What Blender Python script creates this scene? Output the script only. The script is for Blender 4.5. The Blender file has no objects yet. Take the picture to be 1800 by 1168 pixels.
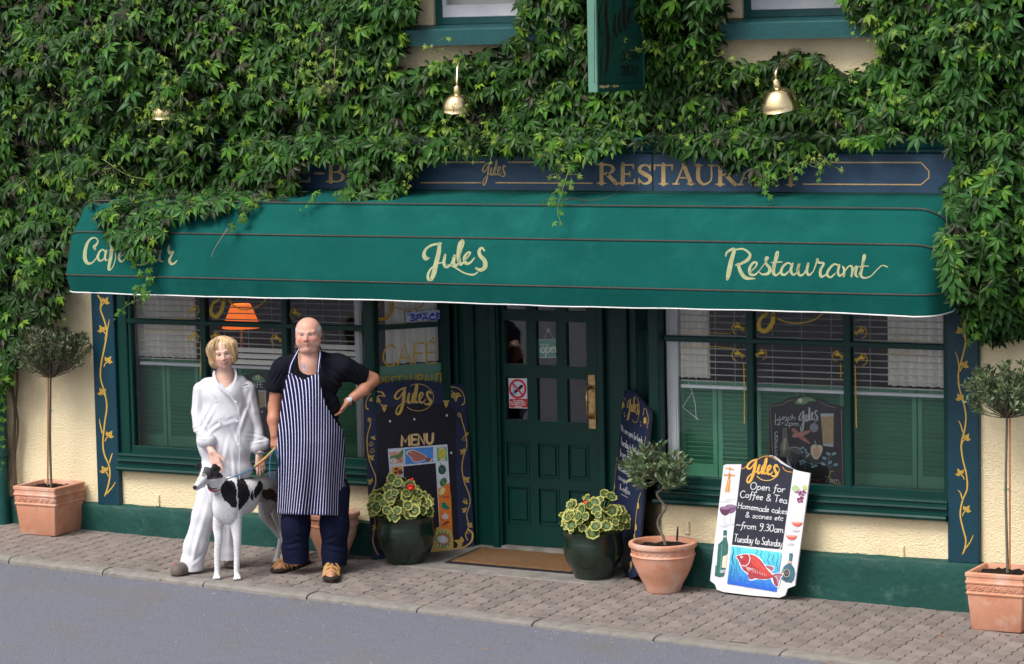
import bpy, bmesh, math, random
import numpy as np
from mathutils import Vector, Matrix
random.seed(7); np.random.seed(7)
S = bpy.context.scene
COL = S.collection
R_ = math.radians

# ---------------------------------------------------------------- camera, sky, sun, exposure
F = 5200.0                       # focal length in photo pixels (photo is 1800 wide)
YAW, PITCH, ROLL = R_(28.0), R_(5.72), 0.0207
_fw = np.array([-math.sin(YAW)*math.cos(PITCH), math.cos(YAW)*math.cos(PITCH), -math.sin(PITCH)])
_rt = np.array([math.cos(YAW), math.sin(YAW), 0.0]); _up = np.cross(_rt, _fw)
_R = math.cos(ROLL)*_rt - math.sin(ROLL)*_up
_U = math.sin(ROLL)*_rt + math.cos(ROLL)*_up
_C = np.array([0, 0, 1.62]) - _fw*21.0
cam = bpy.data.cameras.new('camera'); cam.sensor_width = 36.0; cam.lens = 36.0*F/1800.0
cam.clip_end = 2000; cam.clip_start = 0.5
co = bpy.data.objects.new('camera', cam); COL.objects.link(co)
co.matrix_world = Matrix(((_R[0], _U[0], -_fw[0], _C[0]), (_R[1], _U[1], -_fw[1], _C[1]), (_R[2], _U[2], -_fw[2], _C[2]), (0, 0, 0, 1)))
S.camera = co
SUN_EL, SUN_AZ = 52.0, 200.0     # degrees; azimuth measured from +Y clockwise seen from above
world = bpy.data.worlds.new('World'); S.world = world; world.use_nodes = True
wn = world.node_tree.nodes; wl = world.node_tree.links
sky = wn.new('ShaderNodeTexSky'); sky.sky_type = 'NISHITA'; sky.sun_disc = False
sky.sun_elevation = R_(SUN_EL); sky.sun_rotation = R_(SUN_AZ); sky.dust_density = 4.0; sky.air_density = 0.9; sky.ozone_density = 0.7
hs = wn.new('ShaderNodeHueSaturation'); hs.inputs['Saturation'].default_value = 0.42
wl.new(sky.outputs[0], hs.inputs['Color']); wl.new(hs.outputs[0], wn['Background'].inputs['Color'])
wn['Background'].inputs['Strength'].default_value = 0.11
sl = bpy.data.lights.new('sun', 'SUN'); sl.energy = 1.5; sl.angle = R_(26); sl.color = (1.0, 0.96, 0.90)
so = bpy.data.objects.new('sun', sl); COL.objects.link(so)
_az = R_(SUN_AZ); _el = R_(SUN_EL)
_sd = Vector((math.sin(_az)*math.cos(_el), math.cos(_az)*math.cos(_el), math.sin(_el)))
so.rotation_euler = _sd.to_track_quat('Z', 'Y').to_euler(); so.location = (0, -10, 12)
S.view_settings.view_transform = 'Standard'; S.view_settings.look = 'None'
S.view_settings.gamma = 1.0; S.view_settings.use_curve_mapping = False
S.view_settings.exposure = 0.74
S.render.engine = 'CYCLES'

# ---------------------------------------------------------------- measuring: a photo pixel's sight line met with a real plane
def ray(x, y):
    return _fw + _R*((x-900)/F) - _U*((y-584)/F)
def P(x, y, Y=0.0):
    r = ray(x, y); return _C + r*((Y-_C[1])/r[1])
def PX(x, y, Y=0.0): return float(P(x, y, Y)[0])
def PZ(x, y, Y=0.0): return float(P(x, y, Y)[2])
def onpl(x, y, n, d):
    r = ray(x, y); n = np.asarray(n, float); return _C + r*((d - n@_C)/(n@r))
GX, GY, GZ = -0.0169, 0.02, -0.087
def G(X, Y): return GZ + GX*X + GY*Y
def PG(x, y): return onpl(x, y, (-GX, -GY, 1.0), GZ)

# ---------------------------------------------------------------- materials
MATS = {}
def srgb(r, g, b):
    f = lambda c: (c/255/12.92) if c/255 <= 0.04045 else ((c/255+0.055)/1.055)**2.4
    return (f(r), f(g), f(b))
def lk(nt, a, b): nt.links.new(a, b)
def pm(name, c1, c2=None, scale=6.0, rough=0.6, rough2=None, bump=0.0, bscale=60.0, metal=0.0, spec=0.35, coat=0.0,
       c3=None, c3scale=30.0, c3lo=0.62, c3hi=0.7, objvar=0.0, attr=None, detail=5.0, stretch=None, sss=0.0, bdist=0.01, bump2=0.0, b2scale=6.0, sheen=0.0, c4=None, c4scale=3.0, c4lo=.55, c4hi=.75):
    m = bpy.data.materials.new(name); m.use_nodes = True; nt = m.node_tree; n = nt.nodes
    b = n['Principled BSDF']
    tc = n.new('ShaderNodeTexCoord'); vec = tc.outputs['Object']
    if stretch:
        mp = n.new('ShaderNodeMapping'); mp.inputs['Scale'].default_value = stretch; lk(nt, vec, mp.inputs[0]); vec = mp.outputs[0]
    c2 = c2 or tuple(x*0.8 for x in c1)
    no = n.new('ShaderNodeTexNoise'); no.inputs['Scale'].default_value = scale; no.inputs['Detail'].default_value = detail; no.inputs['Roughness'].default_value = 0.6
    lk(nt, vec, no.inputs['Vector'])
    mr = n.new('ShaderNodeMapRange'); mr.inputs[1].default_value = 0.3; mr.inputs[2].default_value = 0.7; lk(nt, no.outputs['Fac'], mr.inputs[0])
    mx = n.new('ShaderNodeMix'); mx.data_type = 'RGBA'; mx.inputs[6].default_value = (*c1, 1); mx.inputs[7].default_value = (*c2, 1)
    lk(nt, mr.outputs[0], mx.inputs[0]); out = mx.outputs[2]
    if attr:
        at = n.new('ShaderNodeAttribute'); at.attribute_name = attr
        mm = n.new('ShaderNodeMix'); mm.data_type = 'RGBA'; mm.blend_type = 'MULTIPLY'; mm.inputs[0].default_value = 1
        lk(nt, out, mm.inputs[6]); lk(nt, at.outputs['Color'], mm.inputs[7]); out = mm.outputs[2]
    def layer(out, c, sc, lo, hi, det=6):
        n2 = n.new('ShaderNodeTexNoise'); n2.inputs['Scale'].default_value = sc; n2.inputs['Detail'].default_value = det; n2.inputs['Roughness'].default_value = 0.7
        lk(nt, vec, n2.inputs['Vector'])
        r2 = n.new('ShaderNodeMapRange'); r2.inputs[1].default_value = lo; r2.inputs[2].default_value = hi; lk(nt, n2.outputs['Fac'], r2.inputs[0])
        m2 = n.new('ShaderNodeMix'); m2.data_type = 'RGBA'; m2.inputs[7].default_value = (*c, 1)
        lk(nt, r2.outputs[0], m2.inputs[0]); lk(nt, out, m2.inputs[6]); return m2.outputs[2]
    if c4: out = layer(out, c4, c4scale, c4lo, c4hi)
    if c3: out = layer(out, c3, c3scale, c3lo, c3hi)
    if objvar:
        oi = n.new('ShaderNodeObjectInfo'); r3 = n.new('ShaderNodeMapRange'); r3.inputs[3].default_value = 1-objvar; r3.inputs[4].default_value = 1+objvar
        lk(nt, oi.outputs['Random'], r3.inputs[0])
        hv = n.new('ShaderNodeHueSaturation'); lk(nt, r3.outputs[0], hv.inputs['Value']); lk(nt, out, hv.inputs['Color']); out = hv.outputs[0]
    lk(nt, out, b.inputs['Base Color'])
    b.inputs['Roughness'].default_value = rough
    if rough2 is not None:
        r4 = n.new('ShaderNodeMapRange'); r4.inputs[1].default_value = .3; r4.inputs[2].default_value = .7; r4.inputs[3].default_value = rough; r4.inputs[4].default_value = rough2
        lk(nt, no.outputs['Fac'], r4.inputs[0]); lk(nt, r4.outputs[0], b.inputs['Roughness'])
    b.inputs['Metallic'].default_value = metal; b.inputs['Specular IOR Level'].default_value = spec
    b.inputs['Coat Weight'].default_value = coat
    if sheen: b.inputs['Sheen Weight'].default_value = sheen
    if sss:
        b.inputs['Subsurface Weight'].default_value = sss; b.inputs['Subsurface Radius'].default_value = (0.012, 0.005, 0.003); b.inputs['Subsurface Scale'].default_value = 1.0
    nrm = None
    if bump:
        nb = n.new('ShaderNodeTexNoise'); nb.inputs['Scale'].default_value = bscale; nb.inputs['Detail'].default_value = 4; lk(nt, vec, nb.inputs['Vector'])
        bp = n.new('ShaderNodeBump'); bp.inputs['Strength'].default_value = bump; bp.inputs['Distance'].default_value = bdist
        lk(nt, nb.outputs['Fac'], bp.inputs['Height']); nrm = bp.outputs[0]
    if bump2:
        nb = n.new('ShaderNodeTexNoise'); nb.inputs['Scale'].default_value = b2scale; nb.inputs['Detail'].default_value = 3; lk(nt, vec, nb.inputs['Vector'])
        bp = n.new('ShaderNodeBump'); bp.inputs['Strength'].default_value = bump2; bp.inputs['Distance'].default_value = bdist*4
        lk(nt, nb.outputs['Fac'], bp.inputs['Height'])
        if nrm: lk(nt, nrm, bp.inputs['Normal'])
        nrm = bp.outputs[0]
    if nrm: lk(nt, nrm, b.inputs['Normal'])
    MATS[name] = m
    return m
def attrmat(name, attr='Col', rough=0.6, noise=0.12, spec=0.4, sss=0.0, nscale=40, bump=0.0, bscale=80, coat=0.0, wear=None, wscale=40, wlo=.6, whi=.66, trans=0.0):
    """colour comes from the mesh's own paint (vertex colours), mottled a little"""
    m = bpy.data.materials.new(name); m.use_nodes = True; nt = m.node_tree; n = nt.nodes; b = n['Principled BSDF']
    at = n.new('ShaderNodeAttribute'); at.attribute_name = attr
    tc = n.new('ShaderNodeTexCoord'); no = n.new('ShaderNodeTexNoise'); no.inputs['Scale'].default_value = nscale; no.inputs['Detail'].default_value = 5
    lk(nt, tc.outputs['Object'], no.inputs['Vector'])
    mr = n.new('ShaderNodeMapRange'); mr.inputs[1].default_value = .3; mr.inputs[2].default_value = .7; mr.inputs[3].default_value = 1-noise; mr.inputs[4].default_value = 1+noise
    lk(nt, no.outputs['Fac'], mr.inputs[0])
    hv = n.new('ShaderNodeHueSaturation'); lk(nt, mr.outputs[0], hv.inputs['Value']); lk(nt, at.outputs['Color'], hv.inputs['Color']); out = hv.outputs[0]
    if wear:
        n2 = n.new('ShaderNodeTexNoise'); n2.inputs['Scale'].default_value = wscale; n2.inputs['Detail'].default_value = 8; n2.inputs['Roughness'].default_value = .75
        lk(nt, tc.outputs['Object'], n2.inputs['Vector'])
        r2 = n.new('ShaderNodeMapRange'); r2.inputs[1].default_value = wlo; r2.inputs[2].default_value = whi; lk(nt, n2.outputs['Fac'], r2.inputs[0])
        m2 = n.new('ShaderNodeMix'); m2.data_type = 'RGBA'; m2.inputs[7].default_value = (*wear, 1); lk(nt, r2.outputs[0], m2.inputs[0]); lk(nt, out, m2.inputs[6]); out = m2.outputs[2]
    lk(nt, out, b.inputs['Base Color']); b.inputs['Roughness'].default_value = rough; b.inputs['Specular IOR Level'].default_value = spec; b.inputs['Coat Weight'].default_value = coat
    if sss:
        b.inputs['Subsurface Weight'].default_value = sss; b.inputs['Subsurface Radius'].default_value = (0.010, 0.004, 0.002); b.inputs['Subsurface Scale'].default_value = 1.0
    if bump:
        nb = n.new('ShaderNodeTexNoise'); nb.inputs['Scale'].default_value = bscale; lk(nt, tc.outputs['Object'], nb.inputs['Vector'])
        bp = n.new('ShaderNodeBump'); bp.inputs['Strength'].default_value = bump; bp.inputs['Distance'].default_value = .004; lk(nt, nb.outputs['Fac'], bp.inputs['Height']); lk(nt, bp.outputs[0], b.inputs['Normal'])
    if trans:
        tb = n.new('ShaderNodeBsdfTranslucent'); lk(nt, out, tb.inputs['Color']); ms = n.new('ShaderNodeMixShader'); ms.inputs[0].default_value = trans
        lk(nt, b.outputs[0], ms.inputs[1]); lk(nt, tb.outputs[0], ms.inputs[2]); lk(nt, ms.outputs[0], n['Material Output'].inputs['Surface'])
    MATS[name] = m
    return m

# ---------------------------------------------------------------- objects
def base_of(par):
    return par.get('_o', (0, 0, 0)) if par is not None else (0, 0, 0)
ROOTLOC = {}
def link(name, me, par=None, kind=None, label=None):
    o = bpy.data.objects.new(name, me); COL.objects.link(o)
    if par is not None:
        o.parent = par
        if par.name in ROOTLOC and par.type == 'EMPTY':
            L = ROOTLOC[par.name]; Rm = par.rotation_euler.z
            o.matrix_parent_inverse = Matrix.Identity(4)
            mi = (Matrix.Translation(L) @ Matrix.Rotation(Rm, 4, 'Z')).inverted()
            o.matrix_local = mi
    if kind: o['kind'] = kind
    if label: o['label'] = label
    return o
def thing(name, label, cat, loc=(0, 0, 0), group=None, rz=0.0):
    o = bpy.data.objects.new(name, None); COL.objects.link(o); o.location = loc; o.rotation_euler = (0, 0, rz)
    o.empty_display_size = 0.1
    o['label'] = label; o['category'] = cat
    if group: o['group'] = group
    ROOTLOC[o.name] = Vector(loc)
    return o
def tag(o, label, cat, group=None):
    o['label'] = label; o['category'] = cat
    if group: o['group'] = group
    return o
class MB:
    """collects faces for ONE mesh"""
    def __init__(s): s.v = []; s.f = []; s.c = []; s.m = []; s.uv = None
    def add(s, verts, faces, col=None, mi=0):
        k = len(s.v); s.v.extend([tuple(map(float, p)) for p in verts])
        for f in faces: s.f.append(tuple(i+k for i in f)); s.c.append(col); s.m.append(mi)
        return s
    def box(s, x0, x1, y0, y1, z0, z1, col=None, mi=0, bev=0.0):
        if bev <= 0:
            v = [(x, y, z) for x in (x0, x1) for y in (y0, y1) for z in (z0, z1)]
            return s.add(v, [(0, 1, 3, 2), (4, 6, 7, 5), (0, 4, 5, 1), (2, 3, 7, 6), (0, 2, 6, 4), (1, 5, 7, 3)], col, mi)
        b = min(bev, (x1-x0)*.45, (y1-y0)*.45, (z1-z0)*.45)
        bm = bmesh.new(); bmesh.ops.create_cube(bm, size=1)
        for v in bm.verts: v.co = ((x0+x1)/2+v.co.x*(x1-x0), (y0+y1)/2+v.co.y*(y1-y0), (z0+z1)/2+v.co.z*(z1-z0))
        bmesh.ops.bevel(bm, geom=bm.edges[:], offset=b, segments=1, affect='EDGES')
        s.addbm(bm, col, mi); return s
    def addbm(s, bm, col=None, mi=0):
        bm.verts.index_update(); s.add([v.co for v in bm.verts], [[v.index for v in f.verts] for f in bm.faces], col, mi); bm.free(); return s
    def obox(s, c, ax, ay, az, hx, hy, hz, col=None, mi=0):
        c = np.array(c, float); ax = np.array(ax, float); ay = np.array(ay, float); az = np.array(az, float)
        v = [c+ax*hx*i+ay*hy*j+az*hz*k for i in (-1, 1) for j in (-1, 1) for k in (-1, 1)]
        return s.add(v, [(0, 1, 3, 2), (4, 6, 7, 5), (0, 4, 5, 1), (2, 3, 7, 6), (0, 2, 6, 4), (1, 5, 7, 3)], col, mi)
    def tube(s, pts, r, seg=8, col=None, mi=0, cap=True, flat=1.0):
        pts = [np.array(p, float) for p in pts]; n = len(pts)
        rs = r if hasattr(r, '__len__') else [r]*n
        up = np.array([0, 0, 1.0]); V = []
        prev = None
        for i, p in enumerate(pts):
            t = pts[min(i+1, n-1)] - pts[max(i-1, 0)]; t = t/(np.linalg.norm(t)+1e-9)
            if prev is None:
                a = np.cross(t, up)
                if np.linalg.norm(a) < .1: a = np.cross(t, (1, 0, 0))
            else: a = prev - t*(prev@t)
            a = a/(np.linalg.norm(a)+1e-9); b = np.cross(t, a); prev = a
            for k in range(seg):
                an = 2*math.pi*k/seg; V.append(p + (a*math.cos(an) + b*math.sin(an)*flat)*rs[i])
        Fc = [(i*seg+k, i*seg+(k+1) % seg, (i+1)*seg+(k+1) % seg, (i+1)*seg+k) for i in range(n-1) for k in range(seg)]
        if cap: Fc += [tuple(range(seg))[::-1], tuple((n-1)*seg+k for k in range(seg))]
        return s.add(V, Fc, col, mi)
    def lathe(s, prof, c, seg=40, col=None, mi=0):
        n = len(prof); V = []; Fc = []
        for (r, z) in prof:
            for k in range(seg):
                a = 2*math.pi*k/seg; V.append((c[0]+r*math.cos(a), c[1]+r*math.sin(a), c[2]+z))
        for i in range(n-1):
            for k in range(seg): Fc.append((i*seg+k, i*seg+(k+1) % seg, (i+1)*seg+(k+1) % seg, (i+1)*seg+k))
        Fc.append(tuple(range(seg))[::-1]); Fc.append(tuple((n-1)*seg+k for k in range(seg)))
        return s.add(V, Fc, col, mi)
    def sweep(s, prof, path, col=None, mi=0, caps=True):
        """prof: (out, z) pairs; path: XY points walked left to right with the street on the right-hand side"""
        path = [np.array(p, float) for p in path]; n = len(path); m = len(prof); V = []
        for i, p in enumerate(path):
            if i == 0: d0 = d1 = path[1]-path[0]
            elif i == n-1: d0 = d1 = path[-1]-path[-2]
            else: d0 = path[i]-path[i-1]; d1 = path[i+1]-path[i]
            d0 = d0/np.linalg.norm(d0); d1 = d1/np.linalg.norm(d1)
            n0 = np.array([d0[1], -d0[0]]); n1 = np.array([d1[1], -d1[0]])
            nb = n0+n1; nb = nb/np.linalg.norm(nb); sc = 1/max(.3, nb@n0)
            for (o, z) in prof: V.append((p[0]+nb[0]*o*sc, p[1]+nb[1]*o*sc, z))
        Fc = [(i*m+k, i*m+(k+1) % m, (i+1)*m+(k+1) % m, (i+1)*m+k) for i in range(n-1) for k in range(m)]
        if caps: Fc += [tuple(range(m))[::-1], tuple((n-1)*m+k for k in range(m))]
        return s.add(V, Fc, col, mi)
    def build(s, name, mat, par=None, kind=None, label=None, smooth=False, attr='Col'):
        me = bpy.data.meshes.new(name); me.from_pydata(s.v, [], s.f)
        mats = mat if isinstance(mat, (list, tuple)) else [mat]
        for m in mats: me.materials.append(MATS[m] if isinstance(m, str) else m)
        if any(s.m): me.polygons.foreach_set('material_index', s.m)
        if any(c is not None for c in s.c):
            ca = me.color_attributes.new(attr, 'FLOAT_COLOR', 'CORNER'); arr = []
            for f, c in zip(s.f, s.c):
                c = c or (1, 1, 1); arr.extend([c[0], c[1], c[2], 1.0]*len(f))
            ca.data.foreach_set('color', arr)
        me.update()
        bm = bmesh.new(); bm.from_mesh(me); bmesh.ops.recalc_face_normals(bm, faces=bm.faces[:]); bm.to_mesh(me); bm.free()
        if smooth: smooth_mesh(me, smooth if smooth is not True else 50)
        return link(name, me, par, kind, label)
def smooth_mesh(me, ang=50):
    for p in me.polygons: p.use_smooth = True
    try: me.set_sharp_from_angle(angle=R_(ang))
    except Exception: pass
def npmesh(name, V, Fq, mat, par=None, kind=None, label=None, smooth=True, cols=None, domain='POINT', uv=None):
    """fast mesh from arrays; all faces have the same number of corners"""
    V = np.asarray(V, np.float32); Fq = np.asarray(Fq, np.int32); k = Fq.shape[1]
    me = bpy.data.meshes.new(name); me.vertices.add(len(V)); me.vertices.foreach_set('co', V.ravel())
    me.loops.add(Fq.size); me.loops.foreach_set('vertex_index', Fq.ravel())
    me.polygons.add(len(Fq)); me.polygons.foreach_set('loop_start', np.arange(0, Fq.size, k, dtype=np.int32)); 
    try: me.polygons.foreach_set('loop_total', np.full(len(Fq), k, np.int32))
    except Exception: pass
    me.update(calc_edges=True)
    me.polygons.foreach_set('use_smooth', np.full(len(Fq), bool(smooth)))
    mats = mat if isinstance(mat, (list, tuple)) else [mat]
    for m in mats: me.materials.append(MATS[m] if isinstance(m, str) else m)
    if cols is not None:
        ca = me.color_attributes.new('Col', 'FLOAT_COLOR', domain)
        a = np.ones((len(cols), 4), np.float32); a[:, :3] = cols; ca.data.foreach_set('color', a.ravel())
    if uv is not None:
        ul = me.uv_layers.new(name='UVMap'); ul.data.foreach_set('uv', np.asarray(uv, np.float32)[Fq.ravel()].ravel())
    me.validate(); me.update()
    return link(name, me, par, kind, label)

# ---------------------------------------------------------------- flat paint: strokes, shapes, lettering on a real plane
def catmull(pts, n=6, closed=False):
    pts = [tuple(p) for p in pts]
    if len(pts) < 3: return pts
    q = ([pts[-1]]+pts+pts[:2]) if closed else ([tuple(2*a-b for a, b in zip(pts[0], pts[1]))]+pts+[tuple(2*a-b for a, b in zip(pts[-1], pts[-2]))])
    out = []
    for i in range(1, len(q)-2):
        p0, p1, p2, p3 = [np.array(p, float) for p in q[i-1:i+3]]
        for k in range(n):
            t = k/n; out.append(tuple(0.5*((2*p1)+(-p0+p2)*t+(2*p0-5*p1+4*p2-p3)*t*t+(-p0+3*p1-3*p2+p3)*t**3)))
    if not closed: out.append(tuple(q[-2]))
    return out
class Art:
    """fn(x, y) maps drawing coordinates to a 3-D point on the surface, nrm is the outward normal"""
    def __init__(s, fn, nrm, off=0.0008, step=0.0001): s.fn = fn; s.n = np.array(nrm, float)/np.linalg.norm(nrm); s.off = off; s.step = step; s.mb = MB(); s.z = off
    def up(s, k=1): s.z += s.step*k; return s
    def p3(s, x, y): return np.asarray(s.fn(x, y)) + s.n*s.z
    def poly(s, pts, col, smooth=False):
        if smooth: pts = catmull(pts, 5, closed=True)
        V = [s.p3(*p[:2]) for p in pts]; s.mb.add(V, [tuple(range(len(V)))], col); s.up(.3)
    def ell(s, cx, cy, rx, ry, col, rot=0, a0=0, a1=360, n=20):
        pts = []
        for k in range(n+1 if a1-a0 < 360 else n):
            a = R_(a0+(a1-a0)*k/n); x = rx*math.cos(a); y = ry*math.sin(a); c, q = math.cos(R_(rot)), math.sin(R_(rot))
            pts.append((cx+x*c-y*q, cy+x*q+y*c))
        s.poly(pts, col)
    def stroke(s, pts, w, col, smooth=True, closed=False, n=6, taper=False):
        ws = list(w) if hasattr(w, '__len__') else [w]*len(pts)
        if taper and not hasattr(w, '__len__'):
            ws = [w*(0.35+0.65*math.sin(math.pi*(i+.5)/len(pts))) for i in range(len(pts))]
        q = [(p[0], p[1], ws[i]) for i, p in enumerate(pts)]
        if smooth and len(q) > 2: q = catmull(q, n, closed)
        m = len(q); L = []
        for i in range(m):
            a = q[i-1] if (i > 0 or closed) else q[i]; b = q[(i+1) % m] if (i < m-1 or closed) else q[i]
            dx, dy = b[0]-a[0], b[1]-a[1]; d = math.hypot(dx, dy) or 1e-6; nx, ny = -dy/d, dx/d; h = q[i][2]/2
            L.append((s.p3(q[i][0]+nx*h, q[i][1]+ny*h), s.p3(q[i][0]-nx*h, q[i][1]-ny*h)))
        V = [v for l in L for v in l]; rng = m if closed else m-1
        s.mb.add(V, [(2*i, 2*i+1, (2*i+3) % (2*m), (2*i+2) % (2*m)) for i in range(rng)], col)
        if not closed:      # round ends
            for i in (0, m-1):
                h = q[i][2]/2
                if h > 0.3: s.mb.add([s.p3(q[i][0]+h*.98*math.cos(a), q[i][1]+h*.98*math.sin(a)) for a in [k*math.pi/4 for k in range(8)]], [tuple(range(8))], col)
        s.up(.3)
    def build(s, name, mat, par, label=None):
        if not s.mb.v: return None
        return s.mb.build(name, mat, par, label=label)
    def flush(s, name, mat, par):
        if s.mb.v: s.mb.build(name, mat, par)
        s.mb = MB()
def planefn(n, d): return lambda x, y: onpl(x, y, n, d)

# single-line hand alphabet: baseline y=0, x-height .5, capitals 1.0, y up; 'L' = straight segments
GL = {
 'a': (.5, [[(.42,.42),(.25,.5),(.08,.38),(.06,.15),(.2,0),(.36,.08),(.43,.3)], [(.44,.5),(.42,.2),(.46,.03),(.54,.03)]]),
 'b': (.48, [[(.1,1.0),(.08,.5),(.08,.05)], [(.08,.3),(.25,.5),(.42,.35),(.38,.08),(.2,0),(.08,.08)]]),
 'c': (.44, [[(.38,.42),(.24,.5),(.08,.35),(.07,.15),(.2,0),(.36,.06)]]),
 'd': (.52, [[(.42,.42),(.25,.5),(.08,.38),(.06,.15),(.2,0),(.36,.08),(.43,.3)], [(.48,1.0),(.44,.5),(.43,.05),(.52,.02)]]),
 'e': (.44, [[(.08,.24),(.25,.28),(.38,.36),(.3,.5),(.13,.44),(.06,.22),(.16,.02),(.38,.08)]]),
 'f': (.38, [[(.42,.92),(.3,1.0),(.2,.85),(.18,.4),(.14,-.1),(.04,-.25)], [(.04,.5),(.34,.52)]]),
 'g': (.5, [[(.42,.42),(.25,.5),(.08,.35),(.08,.12),(.22,.02),(.4,.15)], [(.44,.5),(.42,0),(.34,-.3),(.12,-.28)]]),
 'h': (.5, [[(.1,1.0),(.08,.5),(.07,0)], [(.08,.28),(.25,.5),(.4,.38),(.4,.1),(.46,0)]]),
 'i': (.22, [[(.12,.5),(.1,.2),(.14,0)], [(.13,.68),(.14,.72)]]),
 'k': (.46, [[(.1,1.0),(.08,.5),(.07,0)], [(.38,.5),(.1,.24),(.4,0)]]),
 'l': (.24, [[(.14,1.0),(.1,.5),(.1,.08),(.2,0)]]),
 'm': (.7, [[(.06,.5),(.08,.25),(.07,0)], [(.08,.3),(.22,.5),(.32,.4),(.32,0)], [(.32,.3),(.46,.5),(.58,.4),(.58,.08),(.66,0)]]),
 'n': (.5, [[(.06,.5),(.08,.25),(.07,0)], [(.08,.3),(.24,.5),(.38,.4),(.38,.08),(.46,0)]]),
 'o': (.48, [[(.26,.5),(.08,.38),(.07,.12),(.22,0),(.4,.12),(.42,.36),(.26,.5)]]),
 'p': (.48, [[(.1,.5),(.06,.1),(.04,-.32)], [(.09,.3),(.25,.5),(.42,.36),(.36,.08),(.2,0),(.08,.1)]]),
 'r': (.36, [[(.06,.5),(.09,.25),(.08,0)], [(.09,.28),(.2,.48),(.34,.46)]]),
 's': (.4, [[(.36,.42),(.22,.5),(.1,.38),(.26,.24),(.34,.1),(.2,0),(.04,.06)]]),
 't': (.36, [[(.18,.8),(.14,.4),(.14,.1),(.28,.02)], [(.02,.52),(.34,.54)]]),
 'u': (.5, [[(.08,.5),(.06,.15),(.18,0),(.36,.12),(.42,.5)], [(.42,.5),(.4,.1),(.48,0)]]),
 'v': (.44, [[(.04,.5),(.2,0),(.4,.5)]]),
 'w': (.62, [[(.04,.5),(.12,.02),(.28,.4),(.4,.02),(.56,.5)]]),
 'y': (.48, [[(.06,.5),(.08,.15),(.24,.04),(.38,.2)], [(.44,.5),(.36,0),(.24,-.3),(.04,-.28)]]),
 'A': (.64, ['L', [(.02,0),(.3,1),(.58,0)], [(.13,.35),(.48,.35)]]),
 'B': (.6, [[(.1,1),(.08,0)], [(.1,1),(.4,.95),(.42,.65),(.12,.52)], [(.12,.52),(.5,.45),(.5,.08),(.08,0)]]),
 'C': (.66, [[(.56,.85),(.38,1.0),(.14,.8),(.06,.4),(.2,.05),(.44,0),(.6,.12)]]),
 'D': (.6, [[(.1,1),(.08,0)], [(.1,1),(.45,.9),(.54,.5),(.42,.08),(.08,0)]]),
 'E': (.52, ['L', [(.46,1),(.08,1),(.08,0),(.48,0)], [(.08,.52),(.4,.52)]]),
 'F': (.5, ['L', [(.46,1),(.08,1),(.08,0)], [(.08,.52),(.38,.52)]]),
 'G': (.68, [[(.56,.85),(.38,1.0),(.14,.8),(.06,.4),(.2,.05),(.44,0),(.58,.15),(.58,.42),(.36,.42)]]),
 'H': (.66, ['L', [(.1,1),(.08,0)], [(.54,1),(.52,0)], [(.08,.52),(.54,.55)]]),
 'J': (.46, [[(.40,1),(.38,.25),(.2,-.05),(.04,.12)]]),
 'L': (.5, ['L', [(.08,1),(.08,0),(.46,0)]]),
 'M': (.76, ['L', [(.08,0),(.1,1),(.36,.3),(.62,1),(.66,0)]]),
 'N': (.64, ['L', [(.08,0),(.08,1),(.52,0),(.52,1)]]),
 'O': (.72, [[(.36,1),(.14,.82),(.06,.4),(.2,.04),(.42,.02),(.62,.3),(.62,.75),(.36,1)]]),
 'P': (.56, [[(.1,1),(.08,0)], [(.1,1),(.42,.95),(.46,.6),(.12,.48)]]),
 'R': (.6, [[(.1,1),(.08,0)], [(.1,1),(.42,.95),(.46,.6),(.12,.48)], [(.2,.48),(.5,0)]]),
 'S': (.54, [[(.46,.88),(.28,1),(.1,.82),(.14,.6),(.4,.42),(.46,.16),(.24,0),(.05,.12)]]),
 'T': (.6, ['L', [(.02,1),(.56,1)], [(.3,1),(.27,0)]]),
 'U': (.64, [[(.08,1),(.07,.3),(.28,0),(.5,.25),(.54,1)]]),
 'W': (.84, ['L', [(.04,1),(.2,0),(.4,.8),(.56,0),(.76,1)]]),
 '0': (.56, [[(.28,1),(.1,.8),(.06,.35),(.2,0),(.4,.08),(.5,.5),(.44,.88),(.28,1)]]),
 '1': (.3, ['L', [(.04,.8),(.18,1),(.16,0)]]), '2': (.52, [[(.08,.8),(.26,1),(.44,.78),(.34,.45),(.06,0)], [(.06,0),(.3,.03),(.48,0)]]),
 '3': (.5, [[(.08,.9),(.28,1),(.42,.8),(.2,.55)], [(.2,.55),(.46,.4),(.4,.08),(.18,0),(.04,.1)]]),
 '4': (.52, ['L', [(.32,1),(.04,.35),(.48,.35)], [(.34,.6),(.34,0)]]), '5': (.5, [[(.44,1),(.14,1),(.1,.58),(.34,.6),(.44,.3),(.28,0),(.05,.08)]]),
 '7': (.5, ['L', [(.04,1),(.46,1),(.18,0)]]), '8': (.5, [[(.25,1),(.08,.8),(.25,.55),(.44,.25),(.25,0),(.06,.25),(.25,.55),(.42,.8),(.25,1)]]),
 '9': (.5, [[(.42,.8),(.24,1),(.06,.78),(.2,.5),(.42,.68)], [(.44,.95),(.4,.4),(.26,-.05),(.08,-.1)]]),
 '&': (.62, [[(.56,.35),(.3,0),(.08,.16),(.18,.45),(.42,.75),(.3,.98),(.16,.8),(.3,.45),(.58,0)]]),
 '-': (.4, ['L', [(.06,.4),(.34,.42)]]), '.': (.22, [[(.1,0),(.12,.03)]]), '~': (.6, [[(.03,.38),(.16,.52),(.32,.4),(.52,.52)]]), ' ': (.34, []),
 "'": (.2, [[(.1,1),(.1,.85)]]),
}
def text_width(t): return sum(GL[c][0] for c in t)
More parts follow.
